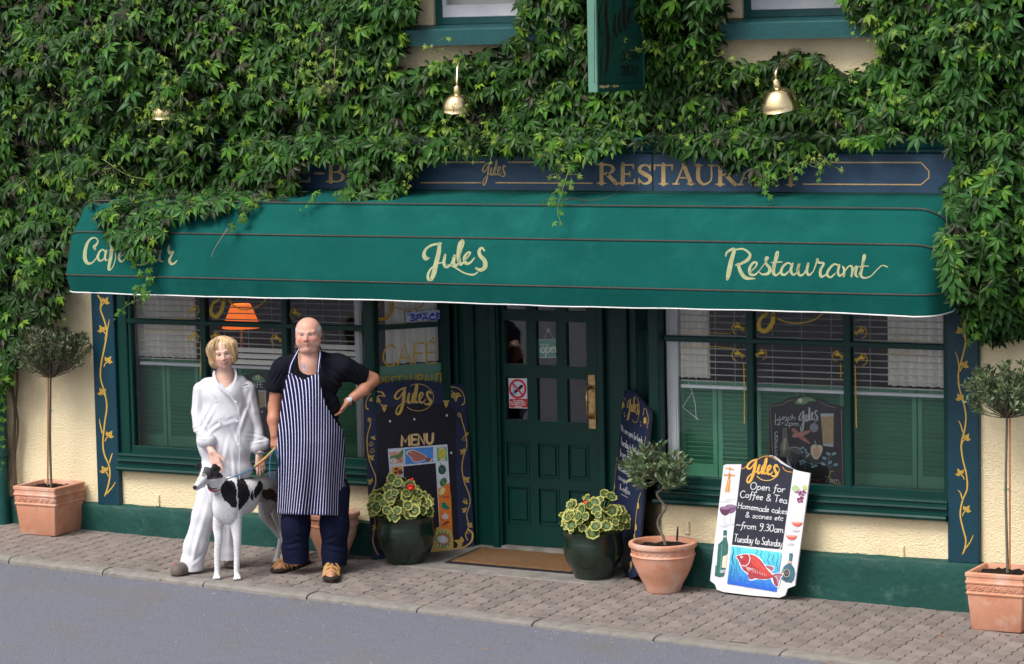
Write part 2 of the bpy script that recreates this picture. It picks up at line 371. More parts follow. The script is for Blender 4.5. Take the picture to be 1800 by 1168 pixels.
def write(art, t, x0, y0, x1, y1, h, w, col, slant=0.12, jit=0.0, updir=None, fat=None, thin=1.0):
    """write t from baseline start (x0,y0) to baseline end (x1,y1) in drawing coordinates (y down), capital height h, pen width w"""
    W = text_width(t); ux, uy = (x1-x0)/W, (y1-y0)/W
    vx, vy = updir if updir else (slant*h, -h)
    rnd = random.Random(len(t)*7+int(x0)); x = 0; z0 = art.z
    for ch in t:
        adv, st = GL[ch]; smooth = True; dy = rnd.uniform(-1, 1)*jit
        for s_ in st:
            if s_ == 'L': smooth = False; continue
            pts = [(x0+(x+px*1.0)*ux+py*vx, y0+(x+px)*uy+(py+dy)*vy) for (px, py) in s_]
            if fat:   # pen with thick down-strokes
                ws = []
                for i in range(len(pts)):
                    a = pts[max(i-1, 0)]; b = pts[min(i+1, len(pts)-1)]; dx, dyy = abs(b[0]-a[0]), abs(b[1]-a[1]); ws.append(w*(thin+(fat-thin)*(dyy/(dx+dyy+1e-6))**1.5))
            else: ws = w
            art.z = z0 + art.step*(.4*rnd.random()); art.stroke(pts, ws, col, smooth=smooth, n=4)
        x += adv
    art.z = z0 + art.step*1.5
# brush-script logo, unit box (y down), widths in box units
LOGO = [
 ([(.30,.10),(.17,.15),(.05,.28),(.01,.42),(.08,.47),(.17,.36),(.26,.15)], [.03,.045,.05,.055,.045,.035,.03]),
 ([(.27,.10),(.255,.3),(.225,.6),(.17,.86),(.10,.97),(.05,.92),(.07,.78),(.16,.65),(.27,.57),(.36,.52)], [.05,.075,.08,.07,.055,.045,.035,.028,.025,.02]),
 ([(.385,.30),(.355,.47),(.37,.59),(.43,.56),(.475,.44),(.50,.30)], [.06,.065,.06,.04,.03,.04]),
 ([(.50,.30),(.475,.46),(.49,.58),(.54,.54)], [.06,.06,.05,.03]),
 ([(.54,.54),(.585,.3),(.60,.05),(.565,.03),(.545,.25),(.54,.48),(.575,.58),(.64,.53)], [.03,.03,.035,.04,.065,.065,.05,.03]),
 ([(.64,.53),(.72,.40),(.745,.29),(.69,.27),(.655,.40),(.67,.56),(.74,.58),(.82,.48)], [.025,.03,.04,.045,.065,.06,.04,.025]),
 ([(.96,.28),(.90,.22),(.855,.30),(.885,.42),(.95,.52),(.93,.62),(.84,.64),(.78,.60)], [.05,.055,.06,.065,.075,.065,.045,.03]),
]
def logo(art, ox, oy, ax, ay, bx, by, col, wk=1.0, swash=None):
    """unit box with origin (ox,oy), x-axis vector (ax,ay), y-axis vector (bx,by) in drawing coordinates"""
    L = math.hypot(ax, ay); z0 = art.z
    for i, (pts, ws) in enumerate(LOGO):
        art.z = z0+art.step*.2*i
        art.stroke([(ox+ax*p[0]+bx*p[1], oy+ay*p[0]+by*p[1]) for p in pts], [w*L*wk for w in ws], col, n=7)
    if swash: art.stroke([(ox+ax*p[0]+bx*p[1], oy+ay*p[0]+by*p[1]) for p in swash], L*.022*wk, col)
    art.z = z0+art.step*2
def vleaf(art, x, y, s, ang, col, dark=None):
    """three-lobed painted leaf pointing along ang (degrees, 0 = right, 90 = up)"""
    lobes = [(0, 1.0), (62, .82), (-62, .82)]
    for a, l in lobes:
        t = R_(ang+a); dx, dy = math.cos(t), -math.sin(t); nx, ny = -dy, dx
        art.poly([(x-dx*s*.1, y-dy*s*.1), (x+dx*s*l*.35+nx*s*.26, y+dy*s*l*.35+ny*s*.26), (x+dx*s*l*.62+nx*s*.2, y+dy*s*l*.62+ny*s*.2), (x+dx*s*l, y+dy*s*l), (x+dx*s*l*.62-nx*s*.2, y+dy*s*l*.62-ny*s*.2), (x+dx*s*l*.35-nx*s*.26, y+dy*s*l*.35-ny*s*.26)], col)
        if dark: art.stroke([(x, y), (x+dx*s*l*.75, y+dy*s*l*.75)], s*.07, dark, smooth=False)
def curl(art, x, y, r, a0, turns, w, col):
    pts = []
    for k in range(12):
        t = k/11; a = R_(a0+turns*360*t); rr = r*(1-.8*t); pts.append((x+rr*math.cos(a), y-rr*math.sin(a)))
    art.stroke(pts, w, col)
def grapes(art, x, y, s, col, n=3):
    for r in range(n+1):
        for k in range(n+1-r):
            art.ell(x+(k-(n-r)/2)*s*1.05, y+r*s*.95, s*.5, s*.5, col, n=8)
# ================================================================ materials of the place
pm('asphalt', (.245,.258,.310), (.110,.118,.150), scale=150, detail=3, rough=.9, spec=.2, bump=1.0, bscale=130, bdist=.012, c3=(.42,.43,.47), c3scale=170, c3lo=.60, c3hi=.66, c4=(.19,.18,.175), c4scale=1.4, c4lo=.52, c4hi=.75, bump2=.15, b2scale=9)
pm('kerbstone', (.27,.25,.225), (.18,.17,.155), scale=14, rough=.9, bump=.6, bscale=160, bdist=.004, c3=(.09,.085,.08), c3scale=8, c3lo=.6, c3hi=.8)
pm('paver', (.262,.218,.197), (.185,.160,.149), scale=9, rough=.9, bump=.7, bscale=220, bdist=.003, objvar=.14, c3=(.36,.33,.30), c3scale=200, c3lo=.68, c3hi=.72, c4=(.12,.108,.1), c4scale=2.2, c4lo=.56, c4hi=.75)
pm('joint_sand', (.13,.115,.095), (.055,.05,.045), scale=14, rough=1, bump=.5, bscale=200)
pm('concrete', (.27,.255,.235), (.15,.14,.125), scale=9, rough=.9, bump=.5, bscale=140, bdist=.004, c3=(.1,.095,.085), c3scale=6, c3lo=.55, c3hi=.8)
pm('render', (.86,.74,.49), (.78,.65,.41), scale=3, rough=.95, bump=0, c3=(.50,.40,.25), c3scale=5, c3lo=.63, c3hi=.9)
def roughcast(m):
    nt = m.node_tree; n = nt.nodes; b = n['Principled BSDF']; tc = n.new('ShaderNodeTexCoord')
    mp = n.new('ShaderNodeMapping'); mp.inputs['Scale'].default_value = (1, 1, 1.35); lk(nt, tc.outputs['Object'], mp.inputs[0])
    no = n.new('ShaderNodeTexNoise'); no.inputs['Scale'].default_value = 62; no.inputs['Detail'].default_value = 2.5; no.inputs['Distortion'].default_value = .6; lk(nt, mp.outputs[0], no.inputs[0])
    bp = n.new('ShaderNodeBump'); bp.inputs['Strength'].default_value = 1.0; bp.inputs['Distance'].default_value = .010; lk(nt, no.outputs['Fac'], bp.inputs['Height']); lk(nt, bp.outputs[0], b.inputs['Normal'])
roughcast(MATS['render'])
pm('green_paint', (.0015,.040,.032), (.001,.031,.025), scale=5, rough=.32, rough2=.45, bump=.10, bscale=30, c3=(.10,.16,.14), c3scale=60, c3lo=.72, c3hi=.78, spec=.28)
pm('sill_paint', (.008,.075,.078), (.006,.058,.062), scale=7, rough=.4, rough2=.55, bump=.25, bscale=45, c3=(.12,.17,.16), c3scale=45, c3lo=.68, c3hi=.8)
pm('plinth_paint', (.005,.052,.042), (.007,.068,.055), scale=4, rough=.5, rough2=.7, bump=.5, bscale=22, bdist=.012, c3=(.34,.32,.27), c3scale=48, c3lo=.675, c3hi=.71, c4=(.05,.13,.105), c4scale=7, c4lo=.55, c4hi=.8)
pm('blue_paint', (.006,.046,.070), (.004,.034,.056), scale=4, rough=.35, rough2=.5, bump=.08, bscale=25, c3=(.06,.10,.13), c3scale=50, c3lo=.72, c3hi=.8)
pm('fascia_paint', (.032,.078,.145), (.022,.058,.112), scale=3, rough=.4, rough2=.55, bump=.1, bscale=20, stretch=(1, 1, 6), c3=(.05,.09,.14), c3scale=25, c3lo=.66, c3hi=.8)
pm('shutter_paint', (.085,.31,.185), (.070,.26,.155), scale=4, rough=.5)
pm('white_gloss', (.72,.74,.78), (.62,.65,.70), scale=6, rough=.35)
pm('blind_slat', (.82,.82,.79), (.76,.76,.73), scale=10, rough=.4)
pm('curtain', (.88,.86,.81), (.82,.79,.72), scale=14, rough=.9)
pm('room_dark', (.035,.022,.015), (.02,.014,.01), scale=3, rough=.8)
pm('room_wood', (.09,.04,.02), (.05,.025,.012), scale=8, rough=.5, stretch=(6, 1, 1))
pm('gold_paint', (.52,.33,.055), (.42,.25,.04), scale=30, rough=.45)
pm('brass', (.88,.72,.42), (.78,.58,.30), scale=18, rough=.16, rough2=.32, metal=1.0, c3=(.20,.12,.06), c3scale=20, c3lo=.64, c3hi=.78)
pm('brass_worn', (.62,.42,.20), (.42,.26,.12), scale=30, rough=.3, rough2=.5, metal=.85, c3=(.10,.06,.035), c3scale=24, c3lo=.52, c3hi=.66)
pm('black_iron', (.012,.012,.012), rough=.4)
pm('coir', (.30,.165,.075), (.20,.105,.045), scale=60, rough=1, bump=1.0, bscale=260, bdist=.02, c3=(.09,.05,.025), c3scale=18, c3lo=.6, c3hi=.75)
pm('rubber', (.012,.012,.016), rough=.7)
pm('white_bead', (.80,.81,.80), (.72,.74,.73), scale=12, rough=.7)
pm('canvas_green', (.0022,.070,.060), (.0035,.088,.077), scale=2.5, rough=.9, spec=.12, bump=.25, bscale=900, bdist=.001, c3=(.22,.36,.30), c3scale=95, c3lo=.665, c3hi=.74, c4=(.008,.105,.090), c4scale=2.2, c4lo=.5, c4hi=.72, bump2=.35, b2scale=4)
pm('seam_tape', (.085,.065,.055), (.05,.04,.035), scale=30, rough=.8)
pm('downpipe_paint', (.008,.085,.078), (.005,.06,.055), scale=6, rough=.35)
attrmat('board_paint', rough=.5, noise=.12, nscale=30, wear=(.20,.22,.26), wscale=26, wlo=.70, whi=.80)
attrmat('sign_paint', rough=.5, noise=.10, nscale=25)
attrmat('awning_lettering', rough=.85, noise=.14, nscale=20, wear=(.01,.09,.07), wscale=110, wlo=.57, whi=.68)
attrmat('fascia_lettering', rough=.6, noise=.16, nscale=30, wear=(.03,.06,.10), wscale=70, wlo=.64, whi=.70)
def glass(name, refl=1.0):
    m = bpy.data.materials.new(name); m.use_nodes = True; nt = m.node_tree; n = nt.nodes; n.remove(n['Principled BSDF'])
    t = n.new('ShaderNodeBsdfTransparent'); t.inputs[0].default_value = (.97,.98,.975,1); g = n.new('ShaderNodeBsdfGlossy'); g.inputs['Roughness'].default_value = .015
    tc = n.new('ShaderNodeTexCoord'); no = n.new('ShaderNodeTexNoise'); no.inputs['Scale'].default_value = 3; lk(nt, tc.outputs['Object'], no.inputs[0])
    bp = n.new('ShaderNodeBump'); bp.inputs['Strength'].default_value = .35; bp.inputs['Distance'].default_value = .01; lk(nt, no.outputs['Fac'], bp.inputs['Height']); lk(nt, bp.outputs[0], g.inputs['Normal'])
    fr = n.new('ShaderNodeFresnel'); fr.inputs[0].default_value = 1.5; mu = n.new('ShaderNodeMath'); mu.operation = 'MULTIPLY'; mu.inputs[1].default_value = refl; lk(nt, fr.outputs[0], mu.inputs[0])
    ms = n.new('ShaderNodeMixShader'); lk(nt, mu.outputs[0], ms.inputs[0]); lk(nt, t.outputs[0], ms.inputs[1]); lk(nt, g.outputs[0], ms.inputs[2]); lk(nt, ms.outputs[0], n['Material Output'].inputs['Surface']); MATS[name] = m
glass('window_glass', 1.7)
GOLD = (.56,.36,.06); CREAMGOLD = (.55,.50,.28); CHALK = (.72,.74,.78); NAVY = (.016,.022,.065); SLATE = (.008,.010,.020)

# ================================================================ ground
def slab(name, mat, x0, x1, ya, yb, z, th=.3, kind='structure', nx=24):
    mb = MB()
    for i in range(nx):
        xa = x0+(x1-x0)*i/nx; xb = x0+(x1-x0)*(i+1)/nx
        v = []
        for x in (xa, xb):
            for y in ((ya(x) if callable(ya) else ya), (yb(x) if callable(yb) else yb)): v += [(x, y, z(x, y)), (x, y, z(x, y)-th)]
        mb.add(v, [(0, 4, 6, 2), (0, 1, 5, 4), (2, 6, 7, 3)])
    return mb.build(name, mat, kind=kind)
YI = lambda X: -1.27-.07*X if -4.7 < X < 4.7 else (-1.27-.07*4.7 if X > 0 else -1.27+.07*4.7)      # line between paving and kerb
KH = lambda X: max(.018, min(.042, .031-.0035*X))   # kerb upstand
YO = lambda X: YI(X)-.15
ZR = lambda X, Y: G(X, YO(X)) - KH(X) + .012*min(6, (YO(X)-Y))/1.0*1.0
slab('ground', 'asphalt', -300, 300, -300, 300, lambda x, y: -6.0, nx=1)
slab('road', 'asphalt', -30, 30, -40, lambda X: YO(X)+.03, ZR, nx=60)
pavement = slab('pavement', 'joint_sand', -9, 9, lambda X: YI(X)+.004, .62, lambda X, Y: G(X, Y)-.006, nx=36)
# kerb: long stones with joints
kerb = slab('kerb', 'joint_sand', -9, 9, lambda X: YO(X)+.02, lambda X: YI(X)-.006, lambda X, Y: G(X, YI(X))-.02, nx=36)
kx = [-9, -8.1]
jx = [onpl(90, 992, (-GX, -GY, 1), GZ-.01)[0], onpl(279, 1012, (-GX, -GY, 1), GZ-.01)[0]]
xs = sorted([-8.2, -7.3, -6.4, -5.5, -4.55, -3.63, -2.74, -1.83, -.93, -.02, .89, 1.80, 2.70, 3.6, 4.5, 5.4, 6.3, 7.2, 8.1])
for i in range(len(xs)-1):
    a, b = xs[i]+.006, xs[i+1]-.006; mb = MB(); n = 6; rz = random.uniform(-.003, .003); V = []
    for k in range(n+1):
        x = a+(b-a)*k/n; yi, yo, h = YI(x), YO(x), KH(x); z = G(x, yi)+rz
        V += [(x, yi-.003, z-.03), (x, yi-.006, z-.001), (x, yi-.05, z), (x, yo+.045, z-.002), (x, yo+.02, z-.008), (x, yo+.004, z-h*.55), (x, yo, z-h-.06)]
    Fc = [(k*7+j, (k+1)*7+j, (k+1)*7+j+1, k*7+j+1) for k in range(n) for j in range(6)] + [tuple(range(7)), tuple(n*7+j for j in range(7))[::-1]]
    mb.add(V, Fc); mb.build('kerbstone', 'kerbstone', kerb, smooth=35)
# interlocking pavers, wavy long sides
def paver_mesh():
    bw, bl = .115, .225; g = .0042
    side = [(.0075*math.sin(4*math.pi*t), t) for t in [i/12 for i in range(13)]]
    right = [(bw/2-g/2+o, -bl/2+g/2+(bl-g)*t) for o, t in side]; left = [(-bw/2+g/2+o, y) for (o2, y), (o, t) in zip(right, side)][::-1]
    end = [(.0, bl/2-g/2+.008)]; ring = right+left
    def inset(d): return [(x*(1-d/.057), y*(1-d/.112)) for x, y in ring]
    mb = MB(); n = len(ring); V = [(x, y, -.04) for x, y in ring]+[(x, y, -.004) for x, y in ring]+[(x, y, 0) for x, y in inset(.003)]
    mb.add(V, [(i, (i+1) % n, n+(i+1) % n, n+i) for i in range(n)]+[(n+i, n+(i+1) % n, 2*n+(i+1) % n, 2*n+i) for i in range(n)]+[tuple(range(2*n, 3*n))])
    return mb
pvb = paver_mesh(); pv0 = pvb.build('paver', 'paver'); pme = pv0.data; bpy.data.objects.remove(pv0)
cells = []; cuts = []
for i in range(-64, 62):
    for j in range(-1, 9):
        x = i*.1155+.03; y = -j*.2255 - (.1127 if i % 2 else 0) + .06
        lo_, hi_ = YI(x)+.008, (-.243 if -.86 < x < .82 else .06); a_, b_ = max(y-.1127, lo_), min(y+.1127, hi_)
        if x < -7 or x > 7 or b_-a_ < .03: continue
        if b_-a_ < .2: cuts.append((x, (a_+b_)/2, (b_-a_)/.2255))
        else: cells.append((x, y))
vis = [c for c in cells if -4.75 < c[0] < 4.25]
vis.sort(key=lambda c: -(c[0]*.47-c[1]*.88)); near = set(vis[:298]); restm = MB()
for (x, y) in cells:
    z = G(x, y)+random.uniform(-.0025, .0025); tx, ty = random.uniform(-.012, .012)+GY, random.uniform(-.012, .012)-GX; rz = random.uniform(-.015, .015)
    M = Matrix.Translation((x, y, z)) @ Matrix.Rotation(rz, 4, 'Z') @ Matrix.Rotation(tx, 4, 'X') @ Matrix.Rotation(ty, 4, 'Y')
    if (x, y) in near:
        o = bpy.data.objects.new('paver', pme); COL.objects.link(o); o.parent = pavement; o.matrix_world = M; o.matrix_local = M
    else: restm.add([M @ Vector(p) for p in pvb.v], pvb.f)
for (x, y, s_) in cuts:
    M = Matrix.Translation((x, y, G(x, y)+random.uniform(-.002, .001))) @ Matrix.Rotation(GY, 4, 'X') @ Matrix.Rotation(-GX, 4, 'Y') @ Matrix.Diagonal((1, s_, 1, 1)); restm.add([M @ Vector(p) for p in pvb.v], pvb.f)
restm.build('far_pavers', 'paver', pavement, kind='stuff')
# half blocks / mortar strip by the kerb and doorstep apron
mb = MB()
for i in range(14):
    xa = -.86+1.68*i/14; xb = xa+1.68/14
    v = []
    for x in (xa, xb):
        for y in (-.235, -.225, .64): v.append((x, y, (G(x, y)+(.002 if y > -.23 else -.01))+ (.03*max(0, y-.1) if y > 0 else 0)))
    mb.add(v, [(0, 3, 4, 1), (1, 4, 5, 2)])
mb.build('doorstep_apron', 'concrete', pavement)

# ================================================================ the building
bld = thing('restaurant_building', 'cream rendered restaurant front with green shop windows, green door and blue fascia behind the pots', 'building', (0, 0, 0))
LW = [(-3.438, 0), (-1.185, 0), (-.814, .467), (-.79, .60)]      # left window base line, wraps into the doorway
RW = [(.73, .60), (.754, .467), (1.125, 0), (3.243, 0)]
ZT = 2.66; ZP = .19; ZSB = .452
# walls
MB().sweep([(-.03, ZP-.02), (-.03, ZSB+.06), (-.2, ZSB+.06), (-.2, ZP-.02)], LW).build('wall_panel', 'render', bld); mb = MB(); mb.sweep([(-.03, ZP-.02), (-.03, ZSB+.06), (-.2, ZSB+.06), (-.2, ZP-.02)], RW)
mb.build('wall_panel', 'render', bld); MB().box(-9, -3.645, .03, .3, .10, 3.0).build('wall', 'render', bld); MB().box(3.462, 9, .03, .3, .05, 3.0).build('wall', 'render', bld)
def wall_with_holes(x0, x1, z0, z1, holes, y0, y1):
    xsx = sorted({x0, x1, *[h[0] for h in holes], *[h[1] for h in holes]}); zs = sorted({z0, z1, *[h[2] for h in holes], *[h[3] for h in holes]}); mb = MB()
    for a, b in zip(xsx, xsx[1:]):
        for c, d in zip(zs, zs[1:]):
            if any(h[0] <= (a+b)/2 <= h[1] and h[2] <= (c+d)/2 <= h[3] for h in holes): continue
            mb.box(a, b, y0, y1, c, d)
    bm = bmesh.new(); V = [bm.verts.new(v) for v in mb.v]; [bm.faces.new([V[i] for i in f]) for f in mb.f]
    bmesh.ops.remove_doubles(bm, verts=bm.verts[:], dist=1e-5)
    dd = [f for f in bm.faces if sum(1 for g in bm.faces if False) ]
    # drop the inner faces two boxes share
    key = {}
    for f in list(bm.faces): key.setdefault(tuple(sorted(v.index for v in f.verts)), []).append(f)
    bm.verts.index_update(); key = {}
    for f in list(bm.faces): key.setdefault(tuple(sorted(v.index for v in f.verts)), []).append(f)
    for fs in key.values():
        if len(fs) > 1: bmesh.ops.delete(bm, geom=fs, context='FACES_ONLY')
    out = MB(); out.addbm(bm); return out
UW = [(-.60, .52, 3.78, 5.2), (1.79, 2.92, 3.78, 5.2)]
wall_with_holes(-9, 9, 3.0, 6.2, UW, .03, .33).build('wall', 'render', bld)
MB().box(-3.645, 3.462, .14, .32, 2.60, 3.0).build('wall', 'render', bld)
MB().box(-9, 9, 4.0, 4.1, -.2, 6.2).build('wall', 'room_dark', bld)
MB().box(-9, -8.8, .34, 3.99, -.2, 6.14).build('wall', 'render', bld); MB().box(8.8, 9, .34, 3.99, -.2, 6.14).build('wall', 'render', bld); MB().box(-9, 9, .31, 4.1, 6.15, 6.3).build('roof', 'render', bld)
# plinth, uneven and painted
def rough_sweep(prof, path, name, mat, amp=.004, step=.08):
    pp = []
    for a, b in zip(path, path[1:]):
        a = np.array(a); b = np.array(b); n = max(1, int(np.linalg.norm(b-a)/step))
        for k in range(n): pp.append(a+(b-a)*k/n)
    pp.append(np.array(path[-1])); mb = MB(); mb.sweep(prof, pp)
    m = len(prof)
    for i, v in enumerate(mb.v):
        mb.v[i] = (v[0], v[1]+random.uniform(-amp, amp), v[2]+(random.uniform(-amp, amp) if v[2] > 0 else 0))
    return mb.build(name, mat, bld, smooth=40)
pprof = [(-.02, ZP), (.028, ZP-.012), (.036, ZP-.03), (.034, .08), (.034, 0), (.03, -.30), (-.1, -.30)]
rough_sweep(pprof, [(-5.5, .02), (-3.438, .0)]+LW[1:3]+[(-.80, .58)], 'plinth', 'plinth_paint')
rough_sweep(pprof, [(.74, .58), (.754, .467), (1.125, 0), (3.243, 0), (6, .02)], 'plinth', 'plinth_paint')
# sill mouldings
sprof = [(-.10, .615), (-.072, .606), (-.03, .598), (.016, .588), (.020, .575), (.012, .566), (.012, .556), (.026, .548), (.030, .534), (.012, .526), (.010, .500), (.022, .494), (.046, .488), (.052, .474), (.046, .460), (.03, ZSB), (-.05, ZSB)]
for pth in (LW, RW): MB().sweep(sprof, pth).build('window_sill', 'green_paint', bld, smooth=30)
# pilasters with painted vines
pilY = -.012
for (xa, xb) in ((-3.645, -3.436), (3.243, 3.462)):
    pz = MB(); pz.box(xa, xb, pilY, .12, ZP-.01, 3.0, bev=.006); pil = pz.build('pilaster', 'blue_paint', bld)
    if xa < 0:
        pts = [(172,519),(178,530),(177,545),(184,565),(188,585),(184,610),(178,640),(177,665),(184,690),(188,715),(184,745),(181,780),(184,800),(192,820),(193,840),(188,862),(184,872)]
        leaves = [(181,582,-1),(189,636,1),(181,692,-1),(191,767,1),(185,829,-1),(184,532,1)]
        side = [[(185,597),(190,575),(192,562)], [(180,762),(176,745),(175,737)], [(192,815),(196,802),(198,797)], [(188,868),(198,856),(203,848)]]
    else:
        pts = [(1687,537),(1692,560),(1696,585),(1697,605),(1690,635),(1685,655),(1686,680),(1693,705),(1698,730),(1696,755),(1690,780),(1692,805),(1699,835),(1700,860),(1692,880),(1688,905),(1693,930),(1698,950),(1695,968),(1692,974)]
        leaves = [(1689,584,-1),(1694,644,1),(1689,702,-1),(1697,772,1),(1689,834,-1),(1698,898,1)]
        side = [[(1695,583),(1699,566),(1702,556)], [(1687,650),(1683,628),(1679,619)], [(1693,760),(1688,745),(1685,740)], [(1692,878),(1688,866),(1684,862)], [(1697,965),(1706,952),(1711,941)]]
    a = Art(lambda x, y: P(x, y, pilY), (0, -1, 0), off=.0015); a.stroke(pts, 2.6, GOLD, n=4)
    for s_ in side: a.stroke(s_, [2.6, 1.8, 1.2], GOLD)
    for (x, y, d) in leaves:
        vleaf(a, x, y, 12, 55 if d > 0 else 120, GOLD, (.25,.14,.02)); a.stroke([(x, y), (x-d*4, y+4), (x-d*6, y+9)], 1.8, GOLD)
    a.build('painted_vine', 'sign_paint', pil)
# fascia
FY = -.035
fas = MB().box(-3.66, 3.48, FY, .13, 2.63, 2.885).build('fascia', 'fascia_paint', bld)
MB().sweep([(.03, 2.885), (.05, 2.90), (.05, 2.915), (.085, 2.93), (.10, 2.955), (.10, 2.975), (.12, 2.985), (.12, 3.0), (-.1, 3.0), (-.1, 2.885)], [(-3.68, 0), (3.50, 0)]).build('cornice', 'sill_paint', bld, smooth=30)
for xa, xb in ((3.22, 3.40), (-3.6, -3.42)):
    mb = MB(); mb.box(xa, xb, FY-.045, FY-.001, 2.645, 2.675, bev=.008); mb.box(xa+.02, xb-.02, FY-.03, FY-.0012, 2.675, 2.70, bev=.006); mb.build('corbel', 'green_paint', bld)
MB().box(PX(1147, 300, FY)-.004, PX(1147, 300, FY)+.004, FY-.0025, FY, 2.632, 2.884).build('board_joint', 'rubber', fas)
a = Art(lambda x, y: P(x, y, FY), (0, -1, 0), off=.002)
GF = (.60,.40,.18)
def rule(pts): a.stroke(pts, 2.3, GF, smooth=False)
rule([(742,285.5),(852,285.5)]); rule([(894,285.5),(960,285.5)]); rule([(960,285.5),(1045,286)]); rule([(740,321.5),(846,321.5)]); rule([(872,321.5),(1042,322.5)])
rule([(1412,286),(1619,286),(1633,301),(1633,313),(1619,325),(1412,324)])
rule([(300,284),(740,285)]); a.flush('painted_rule', 'fascia_lettering', fas)
logo(a, 849, 281, 42, 0, -2, 46, GF, .9)
a.flush('lettering', 'fascia_lettering', fas)
def roman(ch, x, y, w, h, col=GF):
    t = h*.2; n = h*.085; sf = h*.09
    def stem(px, th=t, y0=0, y1=1): a.stroke([(x+px*w, y-h*y0), (x+px*w, y-h*y1)], th, col, smooth=False)
    def ser(px, py, wd=.34): a.stroke([(x+px*w-wd*h/2, y-h*py), (x+px*w+wd*h/2, y-h*py)], sf, col, smooth=False)
    if ch == 'R': stem(.2); ser(.2, .03, .42); ser(.2, .97, .42); a.stroke([(x+.2*w, y-.96*h), (x+.6*w, y-.93*h), (x+.74*w, y-.74*h), (x+.58*w, y-.53*h), (x+.2*w, y-.5*h)], [n, n*1.2, t, n*1.2, n], col); a.stroke([(x+.45*w, y-.5*h), (x+.88*w, y-.03*h)], t, col, smooth=False); ser(.9, .03, .24)
    if ch == 'E': stem(.22); ser(.22, .03, .42); a.stroke([(x+.2*w, y-.96*h), (x+.82*w, y-.96*h)], n, col, smooth=False); a.stroke([(x+.2*w, y-.04*h), (x+.88*w, y-.04*h)], n, col, smooth=False); a.stroke([(x+.2*w, y-.5*h), (x+.6*w, y-.5*h)], n, col, smooth=False); stem(.82, n, .78, .98); stem(.88, n, .02, .24); stem(.6, n, .4, .6)
    if ch == 'S': a.stroke([(x+.8*w, y-.8*h), (x+.55*w, y-.97*h), (x+.22*w, y-.86*h), (x+.2*w, y-.66*h), (x+.5*w, y-.5*h), (x+.8*w, y-.34*h), (x+.74*w, y-.1*h), (x+.42*w, y-.03*h), (x+.14*w, y-.22*h)], [n, n, t*.8, t, t*1.1, t, t*.8, n, n], col); stem(.8, n, .7, .98); stem(.14, n, .02, .3)
    if ch == 'T': stem(.5); ser(.5, .03, .42); a.stroke([(x+.04*w, y-.96*h), (x+.96*w, y-.96*h)], n, col, smooth=False); stem(.06, n, .74, .98); stem(.94, n, .74, .98)
    if ch == 'A': a.stroke([(x+.5*w, y-h), (x+.86*w, y-.03*h)], t, col, smooth=False); a.stroke([(x+.5*w, y-h), (x+.12*w, y-.03*h)], n, col, smooth=False); a.stroke([(x+.25*w, y-.34*h), (x+.72*w, y-.34*h)], n*.8, col, smooth=False); ser(.12, .03, .3); ser(.86, .03, .34)
    if ch == 'U': a.stroke([(x+.2*w, y-.97*h), (x+.2*w, y-.3*h), (x+.45*w, y-.02*h), (x+.78*w, y-.25*h), (x+.8*w, y-.97*h)], [t, t, n*1.4, n, n], col); ser(.2, .97, .4); ser(.8, .97, .3)
    if ch == 'N': stem(.16, n); stem(.86, n); a.stroke([(x+.14*w, y-.97*h), (x+.86*w, y-.03*h)], t, col, smooth=False); ser(.16, .03, .3); ser(.1, .97, .3); ser(.86, .97, .3)
    if ch == 'B': stem(.2); a.stroke([(x+.2*w, y-.96*h), (x+.6*w, y-.93*h), (x+.72*w, y-.74*h), (x+.56*w, y-.54*h), (x+.2*w, y-.52*h)], [n, n, t, n, n], col); a.stroke([(x+.2*w, y-.52*h), (x+.66*w, y-.48*h), (x+.82*w, y-.27*h), (x+.62*w, y-.05*h), (x+.2*w, y-.04*h)], [n, n, t, n, n], col); ser(.14, .03, .3); ser(.14, .97, .3)
    if ch == 'C': a.stroke([(x+.85*w, y-.76*h), (x+.55*w, y-.97*h), (x+.22*w, y-.75*h), (x+.2*w, y-.28*h), (x+.5*w, y-.03*h), (x+.86*w, y-.22*h)], [n, n, t, t, n, n], col); stem(.86, n, .66, .98)
    if ch == 'F': stem(.22); ser(.22, .03, .42); a.stroke([(x+.2*w, y-.96*h), (x+.84*w, y-.96*h)], n, col, smooth=False); a.stroke([(x+.2*w, y-.5*h), (x+.62*w, y-.5*h)], n, col, smooth=False); stem(.84, n, .72, .98); stem(.62, n, .4, .6)
    if ch == '-': a.stroke([(x+.2*w, y-.45*h), (x+.8*w, y-.45*h)], n*1.4, col, smooth=False)
x = 1050
for i, (ch, w) in enumerate(zip('RESTAURANT', (38, 31, 29, 35, 36, 38, 38, 36, 39, 35))):
    roman(ch, x, 323.5+i*.3, w, 35); x += w+.3; a.flush('letter', 'fascia_lettering', fas)
x = 411
for ch, w in zip('CAFE-BAR', (36, 36, 32, 32, 26, 35, 36, 37)): roman(ch, x, 320.5, w, 34); x += w+.4; a.flush('letter', 'fascia_lettering', fas)
a.build('lettering', 'fascia_lettering', fas)

